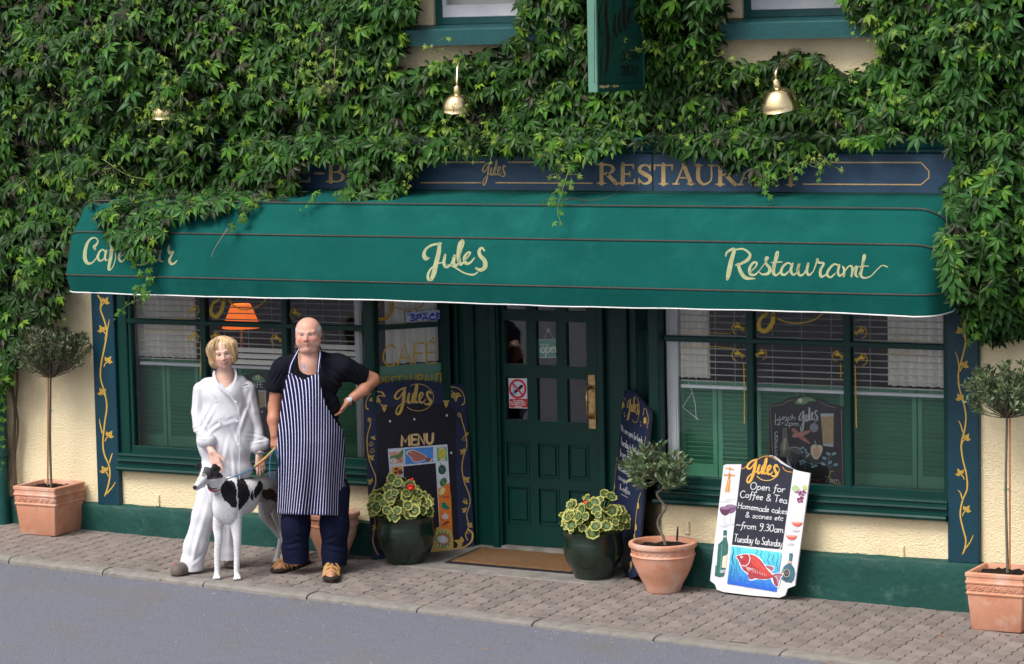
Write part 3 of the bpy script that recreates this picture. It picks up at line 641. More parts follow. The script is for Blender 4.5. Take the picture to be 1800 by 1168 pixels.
# ---- shop windows
FYw = .045; GYw = .062
def frame_run(mb, xs_, z0, z1): pass
def post(mb, x, w, z0, z1, y0=FYw, y1=.11): mb.box(x-w/2, x+w/2, y0, y1, z0, z1, bev=.006)
zb = .60; zbar = 1.607
def flat_window(xl, xr, mull, name='window'):
    w = thing_part('window_frame')
def pane_quad(mb, p0, p1, z0, z1, off=0.0):
    p0 = np.array(p0); p1 = np.array(p1); d = p1-p0; n = np.array([d[1], -d[0]]); n = n/np.linalg.norm(n)*off
    mb.add([(p0[0]+n[0], p0[1]+n[1], z0), (p1[0]+n[0], p1[1]+n[1], z0), (p1[0]+n[0], p1[1]+n[1], z1), (p0[0]+n[0], p0[1]+n[1], z1)], [(0, 1, 2, 3)])
mxL = [PX(358.5, 600, FYw), PX(501.5, 600, FYw)]; mxR = [PX(1318.5, 600, FYw), PX(1489.5, 600, FYw)]
ZH = 2.62
def shopwin(xa, xb, mull, corner_x, left):
    mb = MB()
    # flat part: end stile, mullions, bottom rail, bar
    ends = (xa, xa+.095) if left else (xb-.035, xb)
    mb.box(ends[0], ends[1], .02, .12, zb-.01, ZH, bev=.006)
    if left:
        mb.box(xa+.095, xa+.125, .035, .12, zb, ZH, bev=.004)
    cp = .045
    mb.box(corner_x-cp, corner_x+cp*.9 if left else corner_x+cp, -.004, .09, zb-.006, ZH, bev=.012)
    for m_ in mull: post(mb, m_, .052, zb, ZH, .03, .10)
    mb.box(xa+.02, xb-.02, .032, .10, zb-.008, zb+.046, bev=.006)
    mb.box(xa+.05, xb-.02, .028, .085, zbar-.02, zbar+.02, bev=.007)
    fr = mb.build('window_frame', 'green_paint', bld)
    xs2 = [xa+.12 if left else xa+.03]+list(mull)+[xb-.03]
    for a_, b_ in zip(xs2, xs2[1:]):
        for z0, z1 in ((zb+.04, zbar), (zbar, ZH)):
            g = MB(); g.add([(a_, GYw, z0), (b_, GYw, z0), (b_, GYw, z1), (a_, GYw, z1)], [(0, 1, 2, 3)]); g.build('pane', 'window_glass', fr)
    return fr
wl_ = shopwin(-3.438, -1.185, mxL, -1.185, True); wr_ = shopwin(1.125, 3.243, mxR, 1.105, False)
def splay(p0, p1, nm, left):
    p0 = np.array(p0, float); p1 = np.array(p1, float); d = (p1-p0); L = np.linalg.norm(d); d = d/L; n = np.array([d[1], -d[0]])
    ax = (d[0], d[1], 0); ay = (n[0], n[1], 0); az = (0, 0, 1)
    mb = MB()
    def bar(t0, t1, o0, o1, z0, z1):
        c = p0+d*(t0+t1)/2+n*(o0+o1)/2; mb.obox((c[0], c[1], (z0+z1)/2), ax, ay, az, (t1-t0)/2, (o1-o0)/2, (z1-z0)/2)
    bar(.04, L-.02, -.09, -.035, zb-.008, zb+.05); bar(.05, L-.04, -.085, -.03, zbar-.018, zbar+.018)
    if left: bar(L-.010, L+.045, -.1, -.005, zb-.01, ZH)
    else: bar(-.045, .010, -.1, -.005, zb-.01, ZH)
    fr = mb.build('window_frame', 'green_paint', bld)
    for z0, z1 in ((zb+.04, zbar), (zbar, ZH)):
        g = MB(); pane_quad(g, p0+d*.03, p1-d*.03, z0, z1, -.055); g.build('pane', 'window_glass', fr)
    return fr, n, p0-n*.055
spl, nL, oL = splay((-1.185, 0), (-.814, .467), 'l', True); spr, nR, oR = splay((.754, .467), (1.125, 0), 'r', False)
# head board above windows & doorway ceiling (in the awning's shade)
mb = MB(); mb.box(-3.436, 3.243, -.008, .12, 2.56, 2.632); mb.build('window_head', 'green_paint', bld)
MB().box(-1.3, 1.25, .0, 1.0, 2.50, 2.56).build('porch_ceiling', 'green_paint', bld)
# gold leaf on the window glass, drawn on the pane itself
a = Art(lambda x, y: P(x, y, GYw), (0, -1, 0), off=.0012)
YG = (.58,.38,.03)
def motif(x, y, s, flip=1, gr=True):
    vleaf(a, x, y-s*.2, s, 90, YG); a.stroke([(x-flip*s*.2, y+s*1.1), (x-flip*s*.9, y+s*.6), (x-flip*s*1.05, y-s*.4), (x-flip*s*.5, y-s*1.1), (x+flip*s*.2, y-s*1.2)], s*.16, YG)
    if gr: grapes(a, x+flip*s*.9, y-s*.2, s*.24, YG)
a.stroke([(394,527),(390,545),(380,557),(371,550),(374,535),(386,526)], [6,7,7,6,5,4], YG); a.stroke([(402,527),(412,538),(430,545),(455,538),(470,524)], [4,2.4,2,2,2], YG)
a.stroke([(1360,553),(1357,570),(1346,582),(1335,578),(1336,562),(1348,552)], [7,8,8,7,6,5], YG); a.stroke([(1366,560),(1385,567),(1410,568),(1432,562),(1446,552)], [2.4,2,2,2,1.6], YG); a.flush('gilt_lettering', 'sign_paint', wl_)
for q in ((341,547,8,-1),(340,594,8,-1),(379,592,7,-1),(486,598,8,1),(519,553,8,1),(1297,578,9,1),(1514,585,9,-1),(1297,625,9,1),(1339,624,8,-1),(1473,627,8,1),(1515,633,9,-1)): motif(q[0], q[1], q[2], q[3]); a.flush('gilt_vine_leaf', 'sign_paint', wl_)
for (x0, y0, x1, y1) in ((1308,640,1309,745),(1504,642,1506,752),(1478,640,1478,664),(353,605,353,660)): a.stroke([(x0, y0), (x0+1, (y0+y1)/2), (x1, y1)], 1.5, YG); a.flush('gilt_line', 'sign_paint', wl_)
for (x0, y0, x1, y1) in ((260,561,330,561),(258,581,332,582),(1200,584,1285,587),(1200,608,1290,612),(1565,597,1618,598),(1560,621,1620,624)): a.stroke([(x0, y0), ((x0+x1)/2, y0+1), (x1, y1)], 1.0, YG); a.flush('gilt_line', 'sign_paint', wl_)
a.build('gilt_lettering', 'sign_paint', wl_)
nL3 = (nL[0], nL[1], 0); a = Art(planefn(nL3, float(np.dot(nL, oL))), nL3, off=.0012)
a.stroke([(690,532),(688,548),(678,560),(664,560),(660,548),(668,534)], [5,6,6,6,5,4], (.55,.28,.03)); a.stroke([(695,541),(715,546),(738,540),(745,532)], 2, (.55,.28,.03))
a.flush('gilt_lettering', 'sign_paint', spl); write(a, 'CAFE', 671, 644, 768, 638, 36, 2.8, YG, slant=0); a.stroke([(757,601),(762,594)], 2.4, YG, smooth=False); a.flush('gilt_lettering', 'sign_paint', spl)
write(a, 'RESTAURANT', 664, 681, 781, 673, 17, 2.4, YG, slant=0); a.flush('gilt_lettering', 'sign_paint', spl)
a.poly([(713,549),(776,545),(776,562),(714,566)], (.55,.62,.78)); write(a, 'Give Cyclists', 716, 555, 752, 553, 6, 1.1, (.02,.06,.5), slant=0)
a.ell(760, 553, 3, 3, (.05,.1,.5)); a.ell(769, 552, 3, 3, (.05,.1,.5)); a.stroke([(760,553),(764,548),(769,552)], .8, (.05,.1,.5), smooth=False)
write(a, 'SPACE', 721, 564, 776, 561, 8.5, 2.6, (.01,.03,.5), slant=0)
a.build('window_sticker', 'sign_paint', spl)

# ---- doorway
DY = .62
mb = MB()
for (x0, x1) in ((-.80, -.475), (.425, .76)):
    mb.box(x0, x1, DY-.01, DY+.08, -.2, 2.56)
mb.build('side_panel', 'green_paint', bld)
mb = MB()
for x0, x1, p in ((-.495, -.44, .05), (.385, .44, .05), (-.66, -.635, .03), (.60, .625, .03), (-.80, -.765, .045), (.725, .76, .045)): mb.box(x0, x1, DY-.01-p, DY, -.2, 2.55, bev=.006)
for x0, x1 in ((-.44, -.425), (.37, .385)): mb.box(x0, x1, DY-.04, DY+.03, -.1, 2.5)
mb.build('door_frame', 'green_paint', bld, label=None)
dl, dr = -.425, .375; dz0 = -.03; dz1 = 2.10
dY = DY+.005
dmb = MB()
colx = [dl, dl+.085+.0, 0, 0, 0, 0, 0, dr]
DX = [(PX(889, 700, dY), PX(927, 700, dY)), (PX(944, 700, dY), PX(979, 700, dY)), (PX(997, 700, dY), PX(1032, 700, dY))]
zr = [PZ(944, 640, dY), PZ(944, 556, dY)+.0, PZ(944, 739, dY), PZ(944, 663, dY)]
rows = [(PZ(905, 919, dY), PZ(905, 856, dY)), (PZ(905, 838, dY), PZ(905, 777, dY)), (PZ(905, 738, dY), PZ(905, 663, dY)), (PZ(905, 641, dY), PZ(905, 564, dY)), (PZ(905, 545, dY), PZ(905, 545, dY)+.31)]
holes = [(x0, x1, z0, z1) for (x0, x1) in DX for (z0, z1) in rows]
dmb = wall_with_holes(dl, dr, dz0, dz1+.1, holes, dY, dY+.045)
door = dmb.build('door', 'green_paint', bld)
MB().box(dl, dr, dY-.06, dY+.05, -.2, dz0-.006).build('threshold', 'concrete', bld)
for (x0, x1) in DX:
    for k, (z0, z1) in enumerate(rows):
        if k < 2:
            mb = MB(); mb.box(x0-.001, x1+.001, dY+.014, dY+.03, z0-.001, z1+.001); mb.box(x0+.022, x1-.022, dY+.003, dY+.014, z0+.022, z1-.022, bev=.01)
            mb.box(x0-.006, x1+.006, dY-.006, dY+.004, z1-.002, z1+.006); mb.box(x0-.006, x1+.006, dY-.006, dY+.004, z0-.006, z0+.002); mb.box(x0-.006, x0+.002, dY-.006, dY+.004, z0+.002, z1-.002); mb.box(x1-.002, x1+.006, dY-.006, dY+.004, z0+.002, z1-.002)
            mb.build('door_panel', 'green_paint', door)
        else:
            g = MB(); g.box(x0-.001, x1+.001, dY+.022, dY+.026, z0-.001, z1+.001); g.build('pane', 'window_glass', door)
# brass pull handle
mb = MB(); hx0, hx1 = PX(1034.5, 700, dY), PX(1047.5, 700, dY); hz0, hz1 = PZ(1040, 754, dY), PZ(1040, 659, dY)
mb.box(hx0, hx1, dY-.006, dY, hz0, hz1, bev=.003)
hxm = (hx0+hx1)/2; za, zc_ = hz1-.09, hz0+.09
mb.tube([(hxm, dY-.004, za), (hxm-.0, dY-.06, za), (hxm, dY-.085, za-.03), (hxm, dY-.09, (za+zc_)/2), (hxm, dY-.085, zc_+.03), (hxm, dY-.06, zc_), (hxm, dY-.004, zc_)], [.016, .010, .009, .011, .009, .010, .016], 10)
for z in (za, zc_): mb.box(hxm-.018, hxm+.018, dY-.018, dY-.006, z-.018, z+.018, bev=.004)
mb.build('door_handle', 'brass_worn', door, smooth=40)
# signs behind the door glass
def sign_obj(name, label, cat, fn, nrm, poly, col, off=0.0, thick=.004, mat='sign_paint'):
    a = Art(fn, nrm, off=off, step=.0001); nn = a.n
    top = [np.asarray(fn(*p)) for p in poly]; V = [t for t in top]+[t-nn*thick for t in top]; k = len(poly)
    a.mb.add(V, [tuple(range(k)), tuple(range(2*k-1, k-1, -1))]+[(i, i+k, (i+1) % k+k, (i+1) % k) for i in range(k)], col)
    a.z = .0006; return a
fn = lambda x, y: P(x, y, dY+.035)
a = sign_obj('open_sign', '', '', fn, (0, -1, 0), [(946,597),(982,596),(983,629),(947,630)], (.03,.34,.16))
a.stroke([(947,597.5),(982,596.5)], 1.2, (.5,.6,.55), smooth=False); a.stroke([(947,629),(983,628)], 1.6, (.6,.7,.65), smooth=False)
write(a, 'we are', 950, 608, 966, 607.6, 5, .9, (.45,.7,.55), slant=0); write(a, 'open', 950, 620.5, 984, 619.5, 19, 2.3, (.85,.88,.86), slant=0)
a.stroke([(956,597),(961,585),(964,580)], .7, (.5,.5,.5), smooth=False); a.stroke([(974,597),(967,585),(964,580)], .7, (.5,.5,.5), smooth=False); a.ell(964, 581, 3, 3.4, (.35,.35,.35))
o = a.build('open_sign', 'sign_paint', None); tag(o, 'small green hanging sign reading open behind the door glass', 'sign')
fn = lambda x, y: P(x, y, dY+.019)
a = sign_obj('n', '', '', fn, (0, -1, 0), [(893.5,665),(926.5,665.5),(928,718.5),(895.5,717.5)], (.66,.68,.78), thick=.002)
a.ell(910, 684, 15.6, 17.4, (.62,.02,.03)); a.up(); a.ell(910, 684, 12, 13.6, (.60,.62,.74)); a.up()
a.stroke([(901,692),(910,686),(917,679)], 5.4, (.02,.02,.03), smooth=False); a.stroke([(902,678),(904,684),(902,690),(905,694)], 3, (.40,.44,.55)); a.up()
a.stroke([(900,673),(920,696)], 3.0, (.62,.02,.03), smooth=False); a.up()
a.poly([(896,701.5),(927,701.5),(927.5,717),(896.5,716.5)], (.60,.02,.03)); a.up()
for i, (t, x0, x1) in enumerate((('No smoking', 903, 918), ('It is against the law', 898, 924), ('to smoke in these', 900, 922), ('premises', 905, 917))):
    pass
for i, (t, x0, x1) in enumerate((('No smoking', 902, 920), ('Its against the law', 898, 925), ('to smoke in these', 899, 924), ('premises', 905, 918))):
    tt = ''.join(c for c in t if c in GL); 
    if 'I' in t: tt = 'lt is against the law'
    write(a, tt, x0, 705.6+i*3.4, x1, 705.8+i*3.4, 3.0, .75, (.80,.72,.72), slant=0)
o = a.build('no_smoking_sign', 'sign_paint', None); tag(o, 'white and red no smoking notice stuck in the left glazed panel of the green door', 'sign')

# ---- upper windows
for k, (x0, x1, z0, z1) in enumerate(UW):
    sl_ = MB(); sx0 = x0-.17 if k == 0 else x0-.09
    sl_.sweep([(.13, 3.655), (.13, 3.762), (.125, 3.768), (-.02, 3.80), (-.24, 3.80), (-.24, 3.655)], [(sx0, 0), (x1+.15, 0)])
    sl_.build('window_sill', 'sill_paint', bld, smooth=25)
    mb = MB(); w_ = .045
    mb.box(x0, x0+w_, .06, .14, 3.80, 5.2, bev=.004); mb.box(x1-w_, x1, .06, .14, 3.80, 5.2, bev=.004); mb.box(x0+w_, x1-w_, .06, .14, 3.80, 3.85, bev=.004); mb.box(x0+w_, x1-w_, .06, .14, 4.5, 4.54)
    fr = mb.build('window_frame', 'sill_paint', bld)
    mb = MB(); mb.box(x0+w_, x1-w_, .085, .13, 3.85, 3.94, bev=.004); mb.box(x0+w_, x0+w_+.03, .085, .13, 3.94, 4.5); mb.box(x1-w_-.03, x1-w_, .085, .13, 3.94, 4.5); mb.build('sash', 'white_gloss', fr)
    g = MB(); g.add([(x0+w_, .11, 3.94), (x1-w_, .11, 3.94), (x1-w_, .11, 5.2), (x0+w_, .11, 5.2)], [(0, 1, 2, 3)]); g.build('pane', 'window_glass', fr)
    MB().box(x0+.05, x1-.05, .16, .165, 3.86, 5.15).build('roller_blind', 'white_bead', bld)
# flat cable clips / vents on the render below the windows
for (x, y) in ((277, 880), (1208, 928), (1585, 971)):
    c = P(x, y, .025); MB().box(c[0]-.018, c[0]+.018, .015, .032, c[2]-.045, c[2]+.045, bev=.004).build('wall_bracket', 'render', bld)

# ---- inside the windows
mb = MB()
mb.box(-3.6, -.95, 1.9, 1.95, -.1, 2.6); mb.box(.95, 3.4, 1.9, 1.95, -.1, 2.6); mb.box(-3.6, 3.4, .3, 1.95, 2.52, 2.56) if False else None
mb.box(-3.62, -3.58, .13, 1.95, -.1, 2.6); mb.box(3.36, 3.40, .13, 1.95, -.1, 2.6); mb.box(-.99, -.95, .75, 1.95, -.1, 2.6); mb.box(.91, .95, .75, 1.95, -.1, 2.6)
mb.box(-3.6, -.95, .13, 1.95, 2.57, 2.6); mb.box(.95, 3.4, .13, 1.95, 2.57, 2.6); mb.box(-3.6, -.95, .2, 1.95, .0, .05); mb.box(.95, 3.4, .2, 1.95, .0, .05)
mb.box(-.95, .95, 1.8, 1.85, -.1, 2.6); mb.box(-.95, .95, .75, 1.85, -.14, -.1); mb.box(-.95, .95, .7, 1.85, 2.57, 2.6)
mb.build('inner_wall', 'room_dark', bld)
mb = MB(); mb.box(-3.40, -1.22, .125, .30, .56, .60); mb.box(1.15, 3.23, .125, .30, .56, .60); mb.build('inner_sill', 'shutter_paint', bld)
# louvred shutters
slat_me = {}
def shutter(x0, x1, z0, z1, y, label, seg, lou=None):
    t = thing('louvred_shutter', label, 'shutter', ((x0+x1)/2, y, z0), 'green louvred shutters standing inside the shop windows')
    st = .035; mb = MB()
    lz1 = z1-.05; lz0 = z0+.11
    for a_, b_, c_, d_ in ((x0, x0+st, z0, z1), (x1-st, x1, z0, z1), (x0+st, x1-st, lz1, z1), (x0+st, x1-st, z0, lz0)): mb.box(a_, b_, y-.012, y+.014, c_, d_, bev=.002)
    mb.build('frame', 'shutter_paint', t)
    n = int(round((lz1-lz0)/.031)); w = round(x1-x0-2*st, 3)
    if w not in slat_me:
        s_ = MB(); s_.obox((0, 0, 0), (1, 0, 0), (0, .60, -.80), (0, .80, .60), w/2, .0185, .0028); so_ = s_.build('slat', 'shutter_paint'); slat_me[w] = so_.data; bpy.data.objects.remove(so_)
    for k in range(n):
        o = bpy.data.objects.new('slat', slat_me[w]); COL.objects.link(o); o.parent = t
        z = lz0+(k+.5)*(lz1-lz0)/n; o.location = ((x0+x1)/2-t.location.x, 0, z-z0); o.rotation_euler = (random.uniform(-.06, .06), 0, random.uniform(-.002, .002))
    return t
SY = .23
edgesL = [PX(233, 700, SY), PX(294, 700, SY), PX(352, 700, SY), PX(420, 700, SY), PX(490, 700, SY), PX(562, 700, SY), PX(640, 700, SY)]
edgesR = [PX(1196, 700, SY), PX(1262, 700, SY), PX(1330, 700, SY), PX(1408, 700, SY), PX(1486, 700, SY), PX(1613, 700, SY), PX(1664, 700, SY)+.1]
labL = ['leftmost green shutter, in the left window beside the blue pilaster', 'second green shutter from the left, left of the woman in white', 'green shutter mostly hidden behind the woman in white', 'green shutter glimpsed behind the dark board between the two people', 'green shutter hidden behind the man in the striped apron', 'green shutter right of the man under his bent arm']
labR = ['green shutter beside the white window post right of the door', 'green shutter left of the lunch chalkboard in the right window', 'green shutter behind the left half of the lunch chalkboard', 'green shutter behind the right half of the lunch chalkboard', 'wide green shutter right of the lunch chalkboard', 'narrow green shutter at the far right end of the right window']
for E_, lab in ((edgesL, labL), (edgesR, labR)):
    for i in range(6): shutter(E_[i]+.003, E_[i+1]-.003, .60, 1.30, SY, lab[i], i)
# venetian blinds
def blind(x0, x1, ztop, zbot, y, label, closed=0, wide=.0):
    t = thing('venetian_blind', label, 'blind', ((x0+x1)/2, y, ztop), 'white venetian blinds in the shop windows')
    s_ = MB(); s_.add([(-(x1-x0)/2, -.018, 0), ((x1-x0)/2, -.018, 0), ((x1-x0)/2, 0, .003), (-(x1-x0)/2, 0, .003), ((x1-x0)/2, .018, 0), (-(x1-x0)/2, .018, 0)], [(0, 1, 2, 3), (3, 2, 4, 5)]); so_ = s_.build('slat', 'blind_slat'); me = so_.data; bpy.data.objects.remove(so_)
    br = MB(); br.box(x0, x1, y-.02, y+.02, zbot, zbot+.022, bev=.003); br.build('bottom_rail', 'white_gloss', t)
    br = MB(); br.box(x0, x1, y-.02, y+.02, ztop, ztop+.03, bev=.003); br.build('head_rail', 'white_gloss', t)
    z = zbot+.05; k = 0
    while z < ztop-.01:
        o = bpy.data.objects.new('slat', me); COL.objects.link(o); o.parent = t; o.location = (0, 0, z-ztop)
        o.rotation_euler = (R_(66 if k < closed else random.uniform(3, 9)), random.uniform(-.003, .003), 0); z += .0455; k += 1
    cb = MB()
    for cx in (x0+.12, (x0+x1)/2, x1-.12): cb.tube([(cx, y-.021, zbot), (cx, y-.021, ztop)], .0012, 4)
    cb.build('cord', 'white_gloss', t)
BY = .125
bxL = [(-3.30, mxL[0]-.02), (mxL[0]+.02, mxL[1]-.02), (mxL[1]+.02, -1.36)]; bxR = [(PX(1196, 650, BY), mxR[0]-.01), (mxR[0]+.01, mxR[1]-.01), (mxR[1]+.01, 3.22)]
bl = ['venetian blind over the leftmost bay of the left window', 'venetian blind in front of the lit orange lamp', 'venetian blind behind the bald man', 'venetian blind next to the white post right of the door', 'venetian blind above the lunch chalkboard', 'venetian blind in the rightmost bay of the right window']
zbl = PZ(233, 640, BY); zbr = PZ(1400, 688, BY)
for i, (x0, x1) in enumerate(bxL): blind(x0+.01, x1-.01, 2.5, zbl, BY, bl[i], closed=(0, 3, 4)[i])
for i, (x0, x1) in enumerate(bxR): blind(x0+.01, x1-.01, 2.5, zbr-.005, BY, bl[3+i])
tb = MB(); tb.tube([P(1210, 672, .1), P(1217, 690, .1), P(1200, 716, .1), P(1215, 728, .1), P(1228, 738, .1)], .0022, 5); tb.tube([P(1217, 690, .1), P(1222, 710, .1), P(1224, 738, .1)], .0022, 5)
o = tb.build('blind_cord', 'white_gloss'); tag(o, 'loose white blind cord hanging beside the white post in the right window', 'cord')
# curtains
def curtain(x0, x1, z0, z1, y, label, waves=7, amp=.022, grp=None):
    n = waves*10; V = []
    for i in range(n+1):
        x = x0+(x1-x0)*i/n; yy = y+amp*math.sin(2*math.pi*waves*i/n)+.3*amp*math.sin(5.1*i/n*waves+1)
        V += [(x, yy, z0), (x, yy*.6+y*.4, z1)]
    mb = MB(); mb.add(V, [(2*i, 2*i+2, 2*i+3, 2*i+1) for i in range(n)]); o = mb.build('curtain', 'curtain', smooth=80); tag(o, label, 'curtain'); return o
curtain(PX(236, 600, .19), PX(345, 600, .19), 1.32, 2.5, .19, 'pale curtain behind the blind in the leftmost bay of the left window', 9)
curtain(PX(1560, 600, .19), 3.3, 1.32, 2.5, .19, 'pale curtain behind the blind in the rightmost bay of the right window', 8)
curtain(1.2, PX(1247, 600, .2), 1.32, 2.5, .20, 'pale curtain just right of the white post in the right window', 5)
mb = MB(); pA = np.array([-1.13, .17]); pB = np.array([-.86, .50]); V = []
for i in range(61):
    t_ = i/60; c = pA+(pB-pA)*t_ + np.array([-.78, .62])*-.0 + np.array([-.78, .62])*(.03+.022*math.sin(t_*34)+.008*math.sin(t_*77)); V += [(c[0], c[1], 1.33), (c[0], c[1], 2.5)]
mb.add(V, [(2*i, 2*i+2, 2*i+3, 2*i+1) for i in range(60)]); o = mb.build('curtain', 'curtain', smooth=80); tag(o, 'pleated pale curtain behind the angled pane lettered CAFE', 'curtain')
mb = MB(); mb.obox((-1.03, .33, .95), (.62, .78, 0), (.78, -.62, 0), (0, 0, 1), .26, .012, .37); mb.obox((-1.024, .325, 1.29), (.62, .78, 0), (.78, -.62, 0), (0, 0, 1), .26, .02, .03); o = mb.build('shutter_board', 'shutter_paint'); tag(o, 'plain green board below the pleated curtain of the angled pane left of the door', 'board')
# white posts inside
for x, lab in ((PX(1183, 700, .14), 'tall white fluted post inside the right window next to the door'), (PX(633, 700, .14), 'tall white post inside the left window beside the bald man')):
    mb = MB(); w = .042 if x > 0 else .03; mb.box(x-w, x+w, .13, .16, .60, 2.5, bev=.004); mb.box(x-w+.012, x-w+.03, .122, .13, .60, 2.5); mb.box(x+w-.03, x+w-.012, .122, .13, .60, 2.5)
    o = mb.build('white_post', 'white_gloss'); tag(o, lab, 'post')
# furniture glimpsed inside
t = thing('table_lamp', 'lit orange table lamp glowing behind the blind of the left window', 'lamp', (PX(425, 560, .55), .55, 1.3))
m = bpy.data.materials.new('lit_shade'); m.use_nodes = True; b_ = m.node_tree.nodes['Principled BSDF']; b_.inputs['Base Color'].default_value = (.8,.2,.03,1); b_.inputs['Emission Color'].default_value = (1,.17,.015,1); b_.inputs['Emission Strength'].default_value = .55; MATS['lit_shade'] = m
m = bpy.data.materials.new('bulb_glow'); m.use_nodes = True; b_ = m.node_tree.nodes['Principled BSDF']; b_.inputs['Emission Color'].default_value = (1,.62,.2,1); b_.inputs['Emission Strength'].default_value = 2.5; MATS['bulb_glow'] = m
c = P(424, 556, .55); s_ = MB(); s_.lathe([(.150, -.09), (.148, -.085), (.075, .09), (.07, .092), (.072, .086), (.142, -.086)], c, 32); s_.build('lamp_shade', 'lit_shade', t, smooth=40)
s_ = MB(); s_.lathe([(.0, .078), (.066, .080), (.0, .082)], c, 24); s_.build('bulb', 'bulb_glow', t)
s_ = MB(); s_.lathe([(.01, -.5), (.03, -.4), (.015, -.2), (.01, .05)], c, 16); s_.build('lamp_base', 'brass_worn', t, smooth=40)
for (x, y, w, h, lab) in ((1455, 668, .36, .22, 'brown wooden chair back behind the blind above the lunch chalkboard'), (1330, 660, .20, .3, 'brown chair top behind the blind left of the lunch chalkboard')):
    c = P(x, y, .8); mb = MB(); mb.box(c[0]-w/2, c[0]+w/2, .8, .83, c[2]-h*.2, c[2]+.03, bev=.01); mb.box(c[0]-w/2, c[0]-w/2+.03, .8, .83, .05, c[2]); mb.box(c[0]+w/2-.03, c[0]+w/2, .8, .83, .05, c[2])
    o = mb.build('chair_back', 'room_wood'); tag(o, lab, 'chair')
# ---- downpipe at the left edge
t = thing('downpipe', 'dark green cast iron drainpipe at the left edge of the wall', 'drainpipe', (PX(4, 900, -.06), -.06, -.03))
x = PX(3, 850, -.06); MB().tube([(x, -.06, -.03), (x, -.06, 3.2)], .062, 20, cap=True).build('pipe', 'downpipe_paint', t, smooth=40)
mb = MB()
for z in (.55, 2.2): mb.lathe([(.064, -.03), (.074, -.025), (.074, .025), (.064, .03)], (x, -.06, z), 20)
mb.build('collar', 'downpipe_paint', t, smooth=40)
mb = MB(); mb.box(x-.1, x+.14, -.14, .04, -.10, -.035, bev=.01); o = mb.build('drain_block', 'concrete'); tag(o, 'concrete gully block under the green drainpipe at the left edge', 'block')
# ================================================================ awning: canvas stretched over pivoting hoops
aw = thing('awning', 'long dark green canvas awning lettered in cream over the shop front', 'awning', (0, 0, 2.02))
XL, XR, ZPV, RA = -3.405, 3.405, 2.02, .725
def hoop(theta, R, rc=.13, sag=0.0, npx=40, x0=XL, x1=XR):
    """U-shaped hoop: out from the wall, round the corner, along the front, back to the wall"""
    pts = []
    for k in range(5): pts.append((x0, (R-rc)*k/5))
    for k in range(7):
        a_ = math.pi/2*k/6; pts.append((x0+rc-rc*math.cos(a_), R-rc+rc*math.sin(a_)))
    for k in range(1, npx): pts.append((x0+rc+(x1-x0-2*rc)*k/npx, R))
    for k in range(7):
        a_ = math.pi/2*k/6; pts.append((x1-rc+rc*math.sin(a_), R-rc+rc*math.cos(a_)))
    for k in range(5): pts.append((x1, (R-rc)*(4-k)/5))
    return [(x, -r*math.cos(theta), ZPV+r*math.sin(theta)-sag*math.sin(math.pi*min(1, max(0, (x-x0)/(x1-x0))))) for x, r in pts]
th2, th1 = R_(25.7), R_(47.5)
top = []
h3, h2, h1 = hoop(0, RA), hoop(th2, RA, .16), hoop(th1, RA, .18)
n_ = len(h3)
wallrow = []
for i, p in enumerate(h1):
    t_ = 0 if i < 5 else 1
    wallrow.append((p[0] + (0.0), -.04 if 5 <= i < n_-5 else -.04*min(1, 1), ZPV+.607 if 5 <= i < n_-5 else ZPV+.607*(min(i, n_-1-i)/5.0)))
rows_ = []
def lerp_rows(a_, b_, n, sag, wr=1.0):
    out = []
    for k in range(n):
        t_ = k/n; r = []
        for i, (p, q) in enumerate(zip(a_, b_)):
            v = np.array(p)*(1-t_)+np.array(q)*t_; s_ = math.sin(math.pi*t_)
            v[1] += sag*s_*(.6+.4*math.sin(p[0]*1.7+k)); v[2] -= sag*s_*.5
            # diagonal creases near the ends
            e = min(abs(p[0]-XL), abs(p[0]-XR)); cz = math.exp(-e/.35)*.008*math.sin(26*(p[0]+t_*.35*(1 if p[0] > 0 else -1))); v[1] += cz*s_*wr
            r.append(v)
        out.append(r)
    return out
rows_ += lerp_rows(wallrow, h1, 4, .018); rows_ += lerp_rows(h1, h2, 6, .020); rows_ += lerp_rows(h2, h3, 7, .0012, .25); rows_.append([np.array(p) for p in h3])
# valance below the bottom hoop, hanging and slightly rippled
for k in range(1, 6):
    t_ = k/5; r = []
    for i, p in enumerate(h3):
        v = np.array(p, float); x = v[0]; rip = .006*math.sin(x*5.3+.6)+.003*math.sin(x*12.1+2)+.02*math.exp(-abs(x-XR)/.25)*math.sin(x*22)+.02*math.exp(-abs(x-XL)/.25)*math.sin(x*20)
        drop = .131+.004*math.sin(x*2.1)+.010*math.exp(-abs(x-3.25)/.12)+.0015*math.sin(x*11)
        edge = 1 if -v[1] > RA*.5 else (-v[1]/(RA*.5))
        v[1] += (rip*t_*edge + .03*t_*edge); v[2] -= drop*t_*(.15+.85*edge if k else 1); r.append(v)
    rows_.append(r)
V = [v for r in rows_ for v in r]; Fq = [(i*n_+k, i*n_+k+1, (i+1)*n_+k+1, (i+1)*n_+k) for i in range(len(rows_)-1) for k in range(n_-1)]
cv = npmesh('canopy', V, Fq, 'canvas_green', aw, smooth=True)
md = cv.modifiers.new('sub', 'SUBSURF'); md.levels = 1; md.render_levels = 1
so_ = cv.modifiers.new('sol', 'SOLIDIFY'); so_.thickness = .002; so_.offset = -1
for hp, nm in ((h1, 'seam'), (h2, 'seam'), (h3, 'seam')):
    mb = MB(); mb.tube([(p[0]*1.0003, p[1]-.002, p[2]+.002) for p in hp], .0052, 6); mb.build(nm, 'seam_tape', aw, smooth=60)
mb = MB(); mb.tube([(p[0], p[1]-.002, p[2]) for p in rows_[-1]], .0050, 6); mb.build('edge_piping', 'white_bead', aw, smooth=60)
mb = MB()
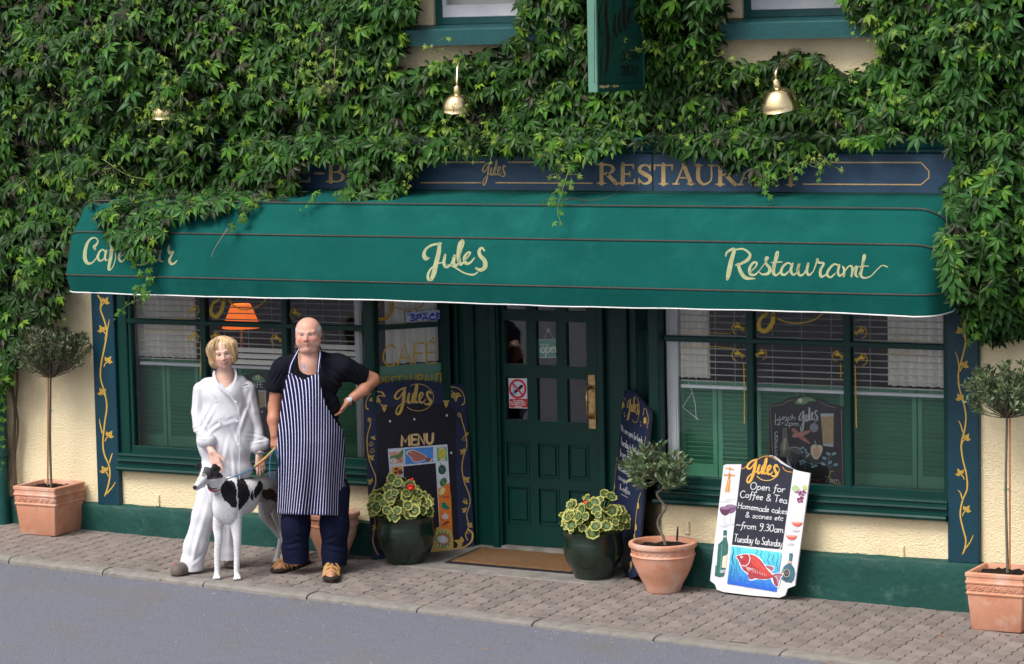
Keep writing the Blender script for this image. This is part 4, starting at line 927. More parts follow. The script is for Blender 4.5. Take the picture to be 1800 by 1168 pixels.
for hp in (hoop(0, RA-.02), hoop(th2, RA-.02, .16), hoop(th1, RA-.02, .18)): mb.tube([(p[0]*.995, p[1], p[2]-.004) for p in hp], .009, 6)
mb.build('hoop_frame', 'black_iron', aw, smooth=60)
mb = MB(); mb.box(XL+.05, XR-.05, -.10, -.036, 2.585, 2.632, bev=.01); mb.build('head_board', 'green_paint', aw)
# lettering lies on the canvas between the two lower hoops
pa = np.array([0, -RA, ZPV]); pb = np.array([0, -RA*math.cos(th2), ZPV+RA*math.sin(th2)]); dv = pb-pa; nrm = np.cross((1, 0, 0), dv); nrm = nrm/np.linalg.norm(nrm)
if nrm[1] > 0: nrm = -nrm
a = Art(planefn(nrm, float(nrm@pa)), nrm, off=.0022, step=.0001)
def c8(pts, sx, ox, oy): return [(ox+x/sx, oy+y/sx) for x, y in pts]
LC = (.33,.35,.19)
# Jules
k_ = 2.92; J = lambda pts, ws: a.stroke(c8(pts, k_, 600, 380), [w*.8/k_ for w in ws], LC, n=7)
J([(450,216),(434,218),(425,200),(434,172),(465,150),(512,142)], [12,28,24,16,15,14]); J([(505,142),(500,190),(487,245),(474,300),(462,328)], [20,28,30,30,18])
J([(462,328),(448,325),(446,300),(462,270),(495,245),(530,238)], [18,18,16,12,9,7])
J([(534,200),(527,240),(538,262),(560,252),(578,215)], [16,20,18,10,10]); J([(582,205),(576,240),(590,255),(603,240)], [18,22,16,8])
J([(603,240),(612,190),(628,140),(622,126),(608,150),(602,210),(612,248),(632,235)], [8,10,12,14,26,26,20,8])
J([(632,230),(655,205),(662,188),(648,190),(632,215),(640,243),(662,240),(685,215)], [8,9,12,14,18,20,14,8])
J([(735,178),(722,164),(708,180),(714,205),(736,230),(738,262),(715,278),(692,268)], [12,14,20,24,28,28,22,14])
J([(548,250),(585,265),(630,292),(675,302),(700,290)], [7,9,10,12,10])
a.flush('lettering', 'awning_lettering', aw)
k_ = 6.0; J = lambda pts, ws: a.stroke(c8(pts, k_, 130, 400), [w*.8/k_ for w in ws], LC, n=7)
J([(225,230),(215,205),(235,185),(255,150),(235,115),(190,115),(145,165),(120,250),(118,330),(145,378),(190,375),(235,330),(250,290)], [30,38,30,16,16,22,34,46,50,40,22,16,12])
J([(335,262),(305,235),(270,262),(255,315),(270,350),(305,345),(335,300)], [20,20,24,28,28,20,14]); J([(345,245),(330,300),(335,345),(355,345)], [26,28,26,12])
J([(365,350),(400,250),(430,150),(425,125),(405,160),(400,240),(385,340),(370,420),(375,450),(410,420),(438,340),(440,270)], [10,10,16,18,40,44,44,36,24,14,14,12]); J([(375,245),(415,240),(462,238)], [12,18,10])
J([(470,320),(520,290),(538,250),(515,245),(482,285),(478,335),(505,362),(550,325)], [10,12,16,20,28,32,22,10])
J([(575,280),(600,276),(625,274)], [14,18,12])
J([(690,180),(680,260),(665,350)], [26,30,26]); J([(680,190),(750,170),(800,200),(770,250),(720,262),(790,265),(812,310),(780,370),(720,395),(660,392),(620,370)], [14,18,26,26,12,22,32,28,20,18,12])
J([(905,260),(875,240),(840,275),(828,325),(845,362),(880,350),(910,300)], [18,20,24,26,24,18,12]); J([(920,245),(905,300),(912,355),(945,360)], [24,26,24,12])
J([(1005,195),(1000,240),(1010,275)], [26,34,30]); J([(1010,270),(1050,258),(1030,300),(1010,345),(1025,385),(1060,380),(1090,350)], [20,24,26,36,36,22,12])
a.flush('lettering', 'awning_lettering', aw)
k_ = 2.92; J = lambda pts, ws: a.stroke(c8(pts, k_, 1200, 380), [w*.8/k_ for w in ws], LC, n=7)
J([(222,205),(230,185),(265,172),(250,230),(238,290),(230,325)], [12,14,20,28,30,18]); J([(262,175),(310,170),(345,195),(335,225),(290,250),(272,252)], [10,12,16,22,14,8]); J([(285,248),(300,290),(325,318),(372,322)], [18,24,22,8])
J([(345,290),(372,265),(382,243),(364,240),(345,268),(348,298),(372,302),(396,280)], [7,8,11,14,18,20,12,7])
J([(396,280),(425,240),(440,215),(428,215),(430,245),(448,270),(440,295),(410,300),(395,290)], [6,7,10,12,16,20,18,12,8])
J([(448,295),(480,240),(492,190),(482,190),(475,235),(466,285),(480,305),(505,285)], [6,7,10,12,20,22,14,7]); J([(455,240),(485,238),(512,236)], [7,9,7])
J([(560,250),(540,242),(515,262),(506,292),(525,302),(550,280)], [10,12,16,18,14,8]); J([(565,245),(556,280),(568,302),(590,290)], [14,18,14,7])
J([(590,290),(600,245),(592,280),(602,305),(625,295),(643,250)], [8,16,18,16,9,8]); J([(645,245),(638,285),(650,303),(672,285)], [16,18,14,7])
J([(672,285),(688,240),(692,222),(700,240),(725,244),(708,280),(712,312),(740,300)], [7,10,14,14,14,18,16,7])
J([(800,255),(780,248),(755,270),(742,300),(760,315),(785,295)], [10,12,16,16,12,8]); J([(805,252),(798,290),(808,308),(828,290)], [13,16,12,7])
J([(822,260),(830,275),(828,310)], [10,15,15]); J([(830,290),(850,262),(868,258),(872,280),(868,310)], [7,9,13,15,14]); J([(868,300),(885,265),(895,262),(888,300),(900,315)], [7,9,13,15,9])
J([(905,300),(930,240),(938,205),(930,205),(925,250),(915,300),(930,318),(965,310),(1000,275),(1025,255),(1052,262)], [7,8,10,12,18,18,12,8,7,7,9]); J([(900,262),(930,258),(955,258)], [6,8,6])
a.build('lettering', 'awning_lettering', aw)
# ================================================================ pots, boards, mat, lamps, hanging sign
pm('terracotta', (.56,.235,.135), (.64,.34,.235), scale=5, rough=.85, bump=.35, bscale=120, bdist=.002, c3=(.70,.50,.42), c3scale=4, c3lo=.5, c3hi=.75, c4=(.50,.17,.08), c4scale=7, c4lo=.58, c4hi=.75)
pm('glaze_green', (.007,.018,.010), (.012,.028,.017), scale=7, rough=.16, rough2=.3, spec=.5, coat=.4, bump=.06, bscale=40, c3=(.06,.08,.06), c3scale=50, c3lo=.72, c3hi=.8, c4=(.004,.008,.005), c4scale=5, c4lo=.55, c4hi=.75)
pm('compost', (.022,.012,.007), (.010,.006,.004), scale=60, rough=1, bump=1.0, bscale=90, bdist=.03)
pm('bark', (.20,.165,.12), (.11,.09,.07), scale=30, rough=.9, bump=.6, bscale=80, stretch=(1, 1, .25))
pm('cane', (.45,.20,.09), (.35,.15,.07), scale=20, rough=.7)
pm('twine', (.02,.28,.22), rough=.6)
pm('twig', (.12,.085,.06), (.07,.05,.035), scale=25, rough=.9)
pm('bare_twig', (.42,.34,.28), (.3,.22,.18), scale=25, rough=.9)
pm('green_stem', (.20,.26,.07), (.14,.2,.05), scale=25, rough=.7)
pm('white_board', (.78,.78,.82), (.72,.72,.77), scale=8, rough=.45, c3=(.4,.38,.34), c3scale=30, c3lo=.72, c3hi=.76)
pm('sign_green', (.013,.078,.058), (.009,.060,.046), scale=4, rough=.3, stretch=(6, 6, 1))
pm('sign_green_pale', (.12,.27,.20), (.095,.23,.17), scale=5, rough=.4)
pm('lichen', (.62,.45,.08), (.40,.40,.32), scale=90, rough=1)
# doormat
A_, B_, C_ = (-.578, .50), (-.560, 0), (.440, .03)
mt = thing('doormat', 'worn brown coir doormat with black rubber edge on the doorstep', 'doormat', (-.06, .22, G(-.06, .2)))
def mat_z(x, y): return G(x, y)+(.03*max(0, y-.1))+.004
mx0, mx1, my0, my1 = -.57, .45, -.03, .50
n1, n2 = 60, 30; V = []; 
for j in range(n2+1):
    for i in range(n1+1):
        x = mx0+.02+(mx1-mx0-.04)*i/n1; y = my0+.035+(my1-my0-.05)*j/n2+.02*(i/n1-.5)
        V.append((x+random.uniform(-.003, .003), y+random.uniform(-.003, .003), mat_z(x, y)+.016+random.uniform(0, .005)-(.012 if i in (0, n1) or j in (0, n2) else 0)))
npmesh('coir_pile', V, [(j*(n1+1)+i, j*(n1+1)+i+1, (j+1)*(n1+1)+i+1, (j+1)*(n1+1)+i) for j in range(n2) for i in range(n1)], 'coir', mt)
mb = MB(); v = []
for x in (mx0, mx1):
    for y in (my0, my1):
        yy = y+.02*((x-mx0)/(mx1-mx0)-.5); v += [(x, yy, mat_z(x, y)+.009), (x, yy, mat_z(x, y)-.004)]
mb.add(v, [(0, 4, 6, 2), (0, 1, 5, 4), (2, 6, 7, 3), (0, 2, 3, 1), (4, 5, 7, 6)]); mb.build('rubber_edge', 'rubber', mt)

VF = np.array([-math.sin(YAW), math.cos(YAW)])
def foot(px, py, r):   # point under the middle of a round pot whose nearest bottom edge is seen at (px,py)
    g = PG(px, py); c = g[:2]+VF*r; return (float(c[0]), float(c[1]), G(c[0], c[1]))
def wob(mb, c, amp=.003):
    for i, v in enumerate(mb.v):
        a_ = math.atan2(v[1]-c[1], v[0]-c[0]); k = 1+amp*math.sin(2*a_+1)+amp*.6*math.sin(3*a_+v[2]*9); mb.v[i] = (c[0]+(v[0]-c[0])*k, c[1]+(v[1]-c[1])*k, v[2])
def soil(par, c, r, z, name='soil'):
    n, V, Fc = 22, [(c[0], c[1], c[2]+z+.012)], []
    for j in range(1, 7):
        for k in range(n): a_ = 2*math.pi*k/n; rr = r*j/6; V.append((c[0]+rr*math.cos(a_), c[1]+rr*math.sin(a_), c[2]+z+random.uniform(-.006, .014)-(.01 if j == 6 else 0)))
    Fc = [(0, 1+k, 1+(k+1) % n) for k in range(n)]+[(1+j*n+k, 1+(j+1)*n+k, 1+(j+1)*n+(k+1) % n, 1+j*n+(k+1) % n) for j in range(5) for k in range(n)]
    MB().add(V, Fc).build(name, 'compost', par, smooth=60)
def glazed_pot(px, py, label, h=.345, s=1.0):
    c = foot(px, py, .135*s); t = thing('glazed_pot', label, 'plant pot', c, 'dark green glazed pots by the door'); mb = MB()
    pr = [(.0,0),(.130,0),(.138,.006),(.142,.03),(.16,.07),(.19,.12),(.208,.165),(.213,.21),(.208,.26),(.203,.30),(.206,h-.022),(.214,h-.014),(.216,h-.004),(.210,h),(.198,h),(.192,h-.01),(.188,h-.05),(.18,.22)]
    mb.lathe([(r*s, z*s) for r, z in pr], c, 56); wob(mb, c); mb.build('pot_body', 'glaze_green', t, smooth=45); soil(t, c, .186*s, (h-.055)*s)
    return t, c, h*s
def round_pot(px, py, label, h=.345, rr=.235, relief=True, rb=.115):
    c = foot(px, py, rb); t = thing('terracotta_pot', label, 'plant pot', c, 'round terracotta pots with a relief band'); mb = MB(); k = rr/.235
    pr = [(0,0),(rb,0),(rb+.004,.008),(.135*k,.05),(.168*k,.11),(.196*k,.17),(.212*k,.22),(.217*k,.245),(.220*k,.25),(.225*k,.256),(.222*k,.262),(.214*k,.266),(.214*k,.300),(.217*k,.306),(.232*k,.312),(.237*k,.325),(.235*k,h-.004),(.230*k,h),(.205*k,h),(.198*k,h-.01),(.196*k,h-.06)]
    mb.lathe(pr, c, 64); wob(mb, c, .002); mb.build('pot_body', 'terracotta', t, smooth=40)
    if relief:
        mb = MB(); r = .215*k; n = 13
        for q in range(n):
            a0 = 2*math.pi*q/n
            for sgn in (1, -1):
                pts = [];
                for i in range(9):
                    u = i/8; a_ = a0+sgn*(.04+u*.19); z = .273+.022*math.sin(u*math.pi)*(1-.3*u) - (.006 if u > .7 else 0); pts.append((c[0]+r*math.cos(a_), c[1]+r*math.sin(a_), c[2]+z))
                mb.tube(pts, [.002,.003,.0042,.0045,.0045,.0042,.004,.003,.0015], 6)
        mb.build('relief_band', 'terracotta', t, kind='stuff', smooth=60)
    soil(t, c, .200*k, h-.035); return t, c, h
def square_pot(cx, cy, label, w=.40, wb=.335, h=.375):
    z0 = G(cx, cy); t = thing('terracotta_planter', label, 'planter', (cx, cy, z0), 'square terracotta planters with a braided relief band')
    prof = [(wb/2-.004, 0), (wb/2, .006), (wb/2+.019, .225), (wb/2+.026, .232), (wb/2+.028, .240), (wb/2+.024, .248), (wb/2+.022, .252), (wb/2+.024, .300), (wb/2+.031, .304), (wb/2+.033, .312), (wb/2+.027, .32), (wb/2+.026, .325), (w/2-.006, .345), (w/2-.001, .350), (w/2, h-.006), (w/2-.006, h), (w/2-.026, h), (w/2-.03, h-.006), (w/2-.034, h-.06)]
    mb = MB(); rings = []
    for (r, z) in prof:
        ring = []; rc = .012
        for (sx, sy, a0) in ((1, 1, 0), (-1, 1, 90), (-1, -1, 180), (1, -1, 270)):
            for k in range(4): a_ = R_(a0+30*k); ring.append((cx+sx*(r-rc)+rc*math.cos(a_), cy+sy*(r-rc)+rc*math.sin(a_), z0+z+random.uniform(-.0006, .0006)))
        rings.append(ring)
    m_ = 16; V = [p for r in rings for p in r]
    mb.add(V, [(i*m_+k, i*m_+(k+1) % m_, (i+1)*m_+(k+1) % m_, (i+1)*m_+k) for i in range(len(rings)-1) for k in range(m_)]+[tuple(range(m_))[::-1]]); mb.build('planter_body', 'terracotta', t, smooth=35)
    mb = MB(); r = wb/2+.024
    for face in range(4):
        ca, sa = [(1, 0), (0, 1), (-1, 0), (0, -1)][face]
        def pt(u, z, o=0): # u along face
            x = (r+o)*ca-u*sa; y = (r+o)*sa+u*ca; return (cx+x, cy+y, z0+z)
        L = wb/2+.015
        for ph in (0, math.pi):
            for o_ in (-.006, .006):
                mb.tube([pt(-L+2*L*i/48, .276+.0145*math.sin(ph+i/48*2*math.pi*3.5)+o_*math.cos(ph+i/48*2*math.pi*3.5), .001+.0018*math.cos(ph+i/48*math.pi*7)) for i in range(49)], .0036, 5)
        for q in range(7):
            u = -L+2*L*(q+.5)/7; mb.tube([pt(u-.010, .276+.006*(-1)**q, 0), pt(u, .276, .0035), pt(u+.010, .276-.006*(-1)**q, 0)], [.003, .0075, .003], 6)
    mb.build('relief_band', 'terracotta', t, kind='stuff', smooth=60)
    q = w/2-.034; mb = MB(); n = 14; V = [(cx-q+2*q*i/n, cy-q+2*q*j/n, z0+h-.03+random.uniform(-.012, .012)) for j in range(n+1) for i in range(n+1)]
    mb.add(V, [(j*(n+1)+i, j*(n+1)+i+1, (j+1)*(n+1)+i+1, (j+1)*(n+1)+i) for j in range(n) for i in range(n)]); mb.build('soil', 'compost', t, smooth=60)
    return t, (cx, cy, z0), h

# ---- leaves
def leaf_green(*a): pass
attrmat('olive_leaf', rough=.5, noise=.2, spec=.4, nscale=60, trans=.12)
attrmat('geranium_leaf', rough=.6, noise=.1, spec=.35, nscale=80, trans=.15)
attrmat('creeper_leaf', rough=.45, noise=.18, spec=.25, nscale=30, trans=.12)
pm('petal_red', (.78,.06,.03), (.65,.03,.02), scale=60, rough=.6)
def olive(name, label, stem_pts, crown_c, crown_r, n_twigs, leaf_l, cane=None, bright=1.0, tie=None, top_flat=.8, grp='olive trees in terracotta pots', sr=(.011, .008)):
    base = stem_pts[0]; t = thing(name, label, 'tree', tuple(base), grp)
    mb = MB(); rs = [sr[0]+(sr[1]-sr[0])*i/(len(stem_pts)-1) for i in range(len(stem_pts))]; sp = catmull(stem_pts, 5); 
    mb.tube(sp, [sr[0]+(sr[1]-sr[0])*i/(len(sp)-1) for i in range(len(sp))], 8); mb.build('trunk', 'bark', t, smooth=60)
    top = np.array(stem_pts[-1]); cc = np.array(crown_c); rnd = np.random.RandomState(len(label)+n_twigs)
    tw = MB(); LV = []; LF = []; LC_ = []
    for k in range(n_twigs):
        d = rnd.normal(size=3); d /= np.linalg.norm(d)
        if d[2] < -.55: d[2] = -d[2]*.4
        end = cc+d*np.array(crown_r)*rnd.uniform(.55, 1.08)*np.array([1, 1, top_flat if d[2] > 0 else 1]); mid = (top*.45+end*.55)+np.array([0, 0, -.02]) + rnd.normal(size=3)*.012
        tip = end + d*.01+np.array([0, 0, .02]); pts = catmull([tuple(top), tuple(mid), tuple(end), tuple(tip)], 5)
        if k < n_twigs: tw.tube(pts, [.003*(1-.75*i/len(pts)) for i in range(len(pts))], 4, cap=False)
        m_ = int(rnd.randint(16, 26))
        for q in range(m_):
            u = .38+.62*q/m_; ip = u*(len(pts)-1); i0 = min(int(ip), len(pts)-2); p = np.array(pts[i0])*(1-(ip-i0))+np.array(pts[i0+1])*(ip-i0); ax = np.array(pts[i0+1])-np.array(pts[i0]); ax /= np.linalg.norm(ax)+1e-9
            s_ = rnd.normal(size=3); s_ -= ax*(s_@ax); s_ /= np.linalg.norm(s_); dr = ax*.75+s_*.75; dr /= np.linalg.norm(dr); wv = np.cross(dr, rnd.normal(size=3)); wv /= np.linalg.norm(wv)+1e-9
            L = leaf_l*rnd.uniform(.6, 1.15); w = L*.13; b = len(LV); nz = np.cross(dr, wv)*L*.05
            LV += [p, p+dr*L*.35+wv*w, p+dr*L*.35-wv*w, p+dr*L*.7+wv*w*.8+nz, p+dr*L*.7-wv*w*.8+nz, p+dr*L]
            LF += [(b, b+1, b+2), (b+1, b+3, b+4), (b+1, b+4, b+2), (b+3, b+5, b+4)]
            hgt = (p[2]-(cc[2]-crown_r[2]))/(2*crown_r[2]); r0 = rnd.rand()
            c = np.array([.070, .115, .048]) if r0 < .55 else (np.array([.14, .20, .11]) if r0 < .85 else np.array([.20, .20, .10]))
            c = c*rnd.uniform(.7, 1.3)*bright
            LC_ += [c]*6
    tw.build('branches', 'bark', t, kind='stuff')
    npmesh('crown', LV, LF, 'olive_leaf', t, kind='stuff', smooth=False, cols=LC_)
    if cane is not None: MB().tube(cane, .0065, 8).build('support_cane', 'cane', t, smooth=60)
    if tie is not None:
        mb = MB()
        for p, r in tie:
            mb.tube([(p[0]+r*math.cos(a_*.7), p[1]+r*math.sin(a_*.7), p[2]+.0012*a_) for a_ in range(10)], .0022, 5); mb.tube([(p[0]+r, p[1]-.005, p[2]), (p[0]+r+.012, p[1]-.01, p[2]+.012), (p[0]+r+.02, p[1]-.01, p[2]-.006)], .0018, 4)
        mb.build('twine_tie', 'twine', t)
    return t
# left square planter + olive
pl, cL, hL = square_pot(-3.965, -.195, 'square terracotta planter at the left edge, standing against the cream wall')
Yl = cL[1]
b0 = P(90, 853, Yl); s1 = P(88, 770, Yl); s2 = P(89, 665, Yl); cr = P(93, 618, Yl)
olive('olive_tree', 'round headed olive tree in the left square planter', [tuple(b0-np.array([0, 0, .06])), tuple(b0), tuple(s1), tuple(s2)], cr, (.275, .26, .225), 190, .042, cane=[P(84, 853, Yl-.02), P(84.5, 650, Yl-.02)], tie=[(P(88, 845, Yl), .016), (P(88, 723, Yl), .013)], bright=.85)
pr_, cR, hR = square_pot(PX(1794, 1114, -.49)-.165, -.49+.17, 'square terracotta planter at the right edge, cut by the frame')
Yr = cR[1]
b0 = P(1771, 1000, Yr); cr = P(1774, 690, Yr)
olive('olive_tree', 'grey leaved olive tree in the right square planter', [tuple(b0-np.array([0, 0, .06])), tuple(b0), tuple(P(1768, 860, Yr)), tuple(P(1770, 735, Yr))], cr, (.275, .26, .215), 160, .048, cane=[P(1775, 1000, Yr-.02), P(1775, 735, Yr-.02)], tie=[(P(1769, 862, Yr), .016)], bright=1.25)
# round terracotta pot with the twisted little olive
tp, cT, hT = round_pot(1168, 1045, 'round terracotta pot holding the twisted stem olive, right of the door')
Yt = cT[1]
st = [P(x, y, Yt) for x, y in ((1170, 962), (1166, 945), (1157, 925), (1158, 912), (1168, 898), (1170, 892), (1160, 878), (1155, 868), (1166, 858), (1164, 848), (1158, 842))]
olive('olive_tree', 'small olive with a twisted bare stem in the round terracotta pot', [tuple(p) for p in st], P(1150, 838, Yt), (.235, .2, .15), 62, .068, bright=1.25, top_flat=1.3, sr=(.0105, .007))
c = P(1190, 955, Yt); mb = MB(); mb.tube([c+np.array([0, 0, -.02]), c+np.array([0, 0, .025])], .004, 6); mb.add([c+np.array([-.008, 0, .02]), c+np.array([.008, 0, .02]), c+np.array([.014, -.004, .09]), c+np.array([.010, 0, .115]), c+np.array([.002, .004, .12]), c+np.array([-.004, .004, .07])], [(0, 1, 2, 3, 4, 5)]); mb.add([c+np.array([-.008, .003, .02]), c+np.array([.008, .003, .02]), c+np.array([.014, -.001, .09]), c+np.array([.010, .003, .115]), c+np.array([.002, .007, .12]), c+np.array([-.004, .007, .07])], [(5, 4, 3, 2, 1, 0)])
o = mb.build('plant_label', 'black_iron'); tag(o, 'narrow dark plant marker stuck in the soil of the round terracotta pot', 'plant marker')
tp3, c3_, h3_ = round_pot(585, 987, 'round terracotta pot half hidden behind the man in the striped apron', h=.345, rr=.20, rb=.105)
# glazed pots with geraniums
def geranium_mesh(seed):
    rnd = random.Random(seed); n = 42; rings = [0, .36, .54, .70, .84, 1.0]
    cols = [(.11,.20,.06), (.10,.17,.05), (.045,.03,.018), (.085,.16,.035), (.34,.36,.07), (.68,.62,.20)]
    V = [(0, 0, 0)]; C = [cols[0]]; Fc = []
    for j in range(1, 6):
        for k in range(n):
            a_ = 2*math.pi*k/n; lobe = 1-.17*(1-abs(math.sin(a_*3.5+1.57))**.55)*(rings[j]) + .04*math.sin(a_*14+seed); 
            cut = 1-.45*math.exp(-((a_-math.pi*1.5)/.16)**2)*rings[j]
            r = rings[j]*lobe*cut; z = .16*r*r+.05*rings[j]*math.sin(a_*7+seed)*rings[j]; V.append((r*math.cos(a_), r*math.sin(a_), z)); C.append(tuple(c*rnd.uniform(.85, 1.15) for c in cols[j]))
    Fc = [(0, 1+k, 1+(k+1) % n, 1+(k+1) % n) for k in range(n)]
    tri = [(0, 1+k, 1+(k+1) % n) for k in range(n)]; qd = [(1+j*n+k, 1+(j+1)*n+k, 1+(j+1)*n+(k+1) % n, 1+j*n+(k+1) % n) for j in range(4) for k in range(n)]
    alltri = tri+[(a, b, c) for a, b, c, d in qd]+[(a, c, d) for a, b, c, d in qd]
    o = npmesh('leaf', V, alltri, 'geranium_leaf', None, cols=C); me = o.data; bpy.data.objects.remove(o); return me
GM = [geranium_mesh(s_) for s_ in range(4)]
def geranium(label, c, h, flower_px, Yf, n=62, spread=.24, hgt=.19, seed=3, drift=(0, 0)):
    t = thing('geranium', label, 'plant', (c[0], c[1], c[2]+h-.05), 'variegated geraniums in glazed pots'); rnd = np.random.RandomState(seed); stems = MB()
    for k in range(n):
        a_ = rnd.uniform(0, 2*math.pi); rr = spread*math.sqrt(rnd.rand()); z = hgt*(1.05-.75*(rr/spread)**2)*rnd.uniform(.25, 1.1)+.015
        p = np.array([c[0]+drift[0]+rr*math.cos(a_), c[1]+drift[1]+rr*math.sin(a_)*.85, c[2]+h-.02+z])
        o = bpy.data.objects.new('leaf', GM[k % 4]); COL.objects.link(o); o.parent = t; L = ROOTLOC[t.name]; o.location = (p[0]-L.x, p[1]-L.y, p[2]-L.z)
        nr = Vector((math.cos(a_)*rr/spread*1.0+rnd.normal()*.45+.2, math.sin(a_)*rr/spread*1.0-.75+rnd.normal()*.4, .75+rnd.normal()*.35)).normalized()
        q = nr.to_track_quat('Z', 'Y'); o.rotation_mode = 'QUATERNION'; from mathutils import Quaternion
        o.rotation_quaternion = q @ Quaternion((0, 0, 1), rnd.uniform(0, 6.28)); s_ = rnd.uniform(.026, .054); o.scale = (s_, s_, s_)
        b = np.array([c[0]+rnd.normal()*.04, c[1]+rnd.normal()*.04, c[2]+h-.06]); stems.tube([b, b*.4+p*.6+np.array([0, 0, -.015]), p], [.004, .003, .0018], 4, cap=False)
    stems.build('stems', 'green_stem', t, kind='stuff')
    for (fx, fy, fn_, fs) in flower_px:
        p = P(fx, fy, Yf); mb = MB()
        for k in range(fn_):
            d = rnd.normal(size=3); d /= np.linalg.norm(d); q = p+d*np.array([.032, .02, .018])*fs; u = np.cross(d, (0.3, .2, 1)); u /= np.linalg.norm(u); w = np.cross(d, u); s_ = .011
            mb.add([q+u*s_, q+w*s_+d*.003, q-u*s_, q-w*s_+d*.003], [(0, 1, 2, 3)])
        mb.build('flower_head', 'petal_red', t)
        stems2 = MB(); stems2.tube([p, p+np.array([0, .02, -.12])], .002, 4); stems2.build('flower_stalk', 'green_stem', t)
    return t
g1, cg1, hg1 = glazed_pot(712, 995, 'dark green glazed pot in front of the tall menu board')
geranium('yellow edged geranium with one red flower, in front of the menu board', cg1, hg1, [(722, 857, 60, 1.0), (724, 843, 8, .3)], cg1[1]-.12, n=96, spread=.235, hgt=.26, seed=4, drift=(-.03, -.02))
g2, cg2, hg2 = glazed_pot(1045, 1022, 'dark green glazed pot at the right corner of the doormat', h=.34)
geranium('yellow edged geranium right of the doormat with a small red flower', cg2, hg2, [(1030, 884, 36, .75)], cg2[1]-.12, n=104, spread=.26, hgt=.25, seed=9, drift=(.03, -.02))

# ---- boards
def solid_board(name, label, cat, n, d, outline, mat, th=.016, edge=None):
    n = np.array(n, float); n /= np.linalg.norm(n); fn = planefn(n, d)
    t = thing(name, label, cat, tuple(fn(*outline[0]))); pts = outline
    mb = MB(); F_ = [fn(*p) for p in pts]; B_ = [p-n*th for p in F_]; k = len(F_)
    mb.add(F_+B_, [tuple(range(k)), tuple(range(2*k-1, k-1, -1))]); mb.add(F_+B_, [(i, i+k, (i+1) % k+k, (i+1) % k) for i in range(k)], mi=1 if edge else 0)
    mb.build('board', [mat, edge] if edge else mat, t); return t, Art(fn, n, off=.0010, step=.00007)
def lean_plane(A, B, tilt, zref):
    """vertical plane through ground points A->B (street on the right), then leaned back by tilt (metres per metre)"""
    A = np.array(A, float); B = np.array(B, float); d = (B-A)/np.linalg.norm(B-A); n = np.array([d[1], -d[0], tilt]); n /= np.linalg.norm(n); p = np.array([A[0], A[1], zref]); return n, float(n@p)
pm('board_navy', (.020,.030,.080), (.014,.022,.062), scale=6, rough=.5, c3=(.10,.12,.17), c3scale=9, c3lo=.62, c3hi=.9)
pm('board_slate', (.014,.014,.024), (.010,.010,.016), scale=9, rough=.6, c3=(.06,.065,.08), c3scale=14, c3lo=.62, c3hi=.9)
YB = (.60,.40,.10)
# menu board
n, d = lean_plane((-1.118, -.136), (-.66, .50), .10, -.07)
mo = [(655,984),(650,900),(645,800),(641,735),(640,682),(655,678),(690,672),(727,669.5),(760,671),(790,677),(817,676),(821,700),(826,800),(832,900),(834,958),(818,968),(790,975),(757,977)]
mo = [(655,984),(641,735),(640,685),(644,681),(665,676),(695,670.5),(727,668.5),(758,670),(788,676),(816,676),(819,682),(826,800),(834,957),(831,965),(798,972)]
t, a = solid_board('menu_board', 'tall navy menu board with gold vines leaning beside the left of the door', 'sign', n, d, mo, 'board_navy', edge='board_slate')
c6 = lambda x, y: (630+x/5.838, 660+y/5.838); c5 = lambda x, y: (660+x/5.84, 780+y/5.84)
a.poly([c6(180,400),c6(225,400),c6(240,350),c6(250,330),c6(600,300),c6(940,290),c6(950,330),c6(985,345),c6(1000,400),c5(870,500),c5(875,1000),c5(0,1050),(663,900),(661,740)][:9]+[c6(1000,400),(801,800),(806,962),(668,974),(661,730)], (.010,.010,.020)); a.up()
logo(a, *c6(372,95), 390/5.838, 2/5.838, -4/5.838, 315/5.838, YB, 1.0)
a.stroke([(630+(610+160*math.cos(R_(q)))/5.838, 660+(228+138*math.sin(R_(q)))/5.838) for q in range(-118, 145, 12)], 1.1, YB)
for sx in (0, 1):
    m_ = (lambda x, y: c6(x, y)) if sx == 0 else (lambda x, y: c6(1165-x, y-46))
    a.stroke([m_(100,350),m_(78,330),m_(80,270),m_(110,205),m_(170,170),(m_(240,175)),m_(265,215)], [2.5,2,1.4,1.4,1.6,2.6,4], YB); x_, y_ = m_(172,235); vleaf(a, x_, y_, 15, -95 if sx == 0 else -85, YB, (.16,.1,.03)); a.stroke([m_(170,235),m_(215,210),m_(255,215)], 1.6, YB); x_, y_ = m_(265,330); a.stroke([m_(215,280),m_(245,310)], 1, YB); grapes(a, x_, y_-3, 3.4, YB, 2); grapes(a, x_, y_+3, 3.4, YB, 1)
VL = [(648,735),(651,745),(647,760),(645,775),(647,800),(652,818),(659,835),(660,850),(653,868),(649,885),(653,900),(659,915),(657,935),(655,950),(659,965),(665,976)]
VR = [(809,728),(812,740),(818,762),(820,785),(814,805),(812,825),(816,848),(824,868),(826,885),(820,905),(824,925),(818,940),(822,950)]
a.stroke(VL, 1.7, YB); a.stroke(VR, 1.7, YB); curl(a, 649, 739, 4, 0, 1.2, 1.1, YB); curl(a, 808, 730, 4, 90, 1.2, 1.1, YB)
for (x, y, an, s_) in ((651,806,40,9),(653,848,150,9),(655,772,60,7),(655,885,150,8),(660,930,130,9),(815,795,150,9),(818,845,40,10),(821,765,130,7),(818,898,150,8),(824,925,50,9),(817,885,60,7),(812,955,160,15)): vleaf(a, x, y, s_, an, YB, (.2,.13,.03))
for (x, y, r) in ((652,780,5),(654,792,5),(816,770,5),(817,880,5),(822,935,4)): curl(a, x, y, r, 200, 1.3, .8, YB)
a.stroke([(822,930),(830,938),(828,952),(815,962),(798,965)], [2.4,3.2,3,2.4,2], YB)
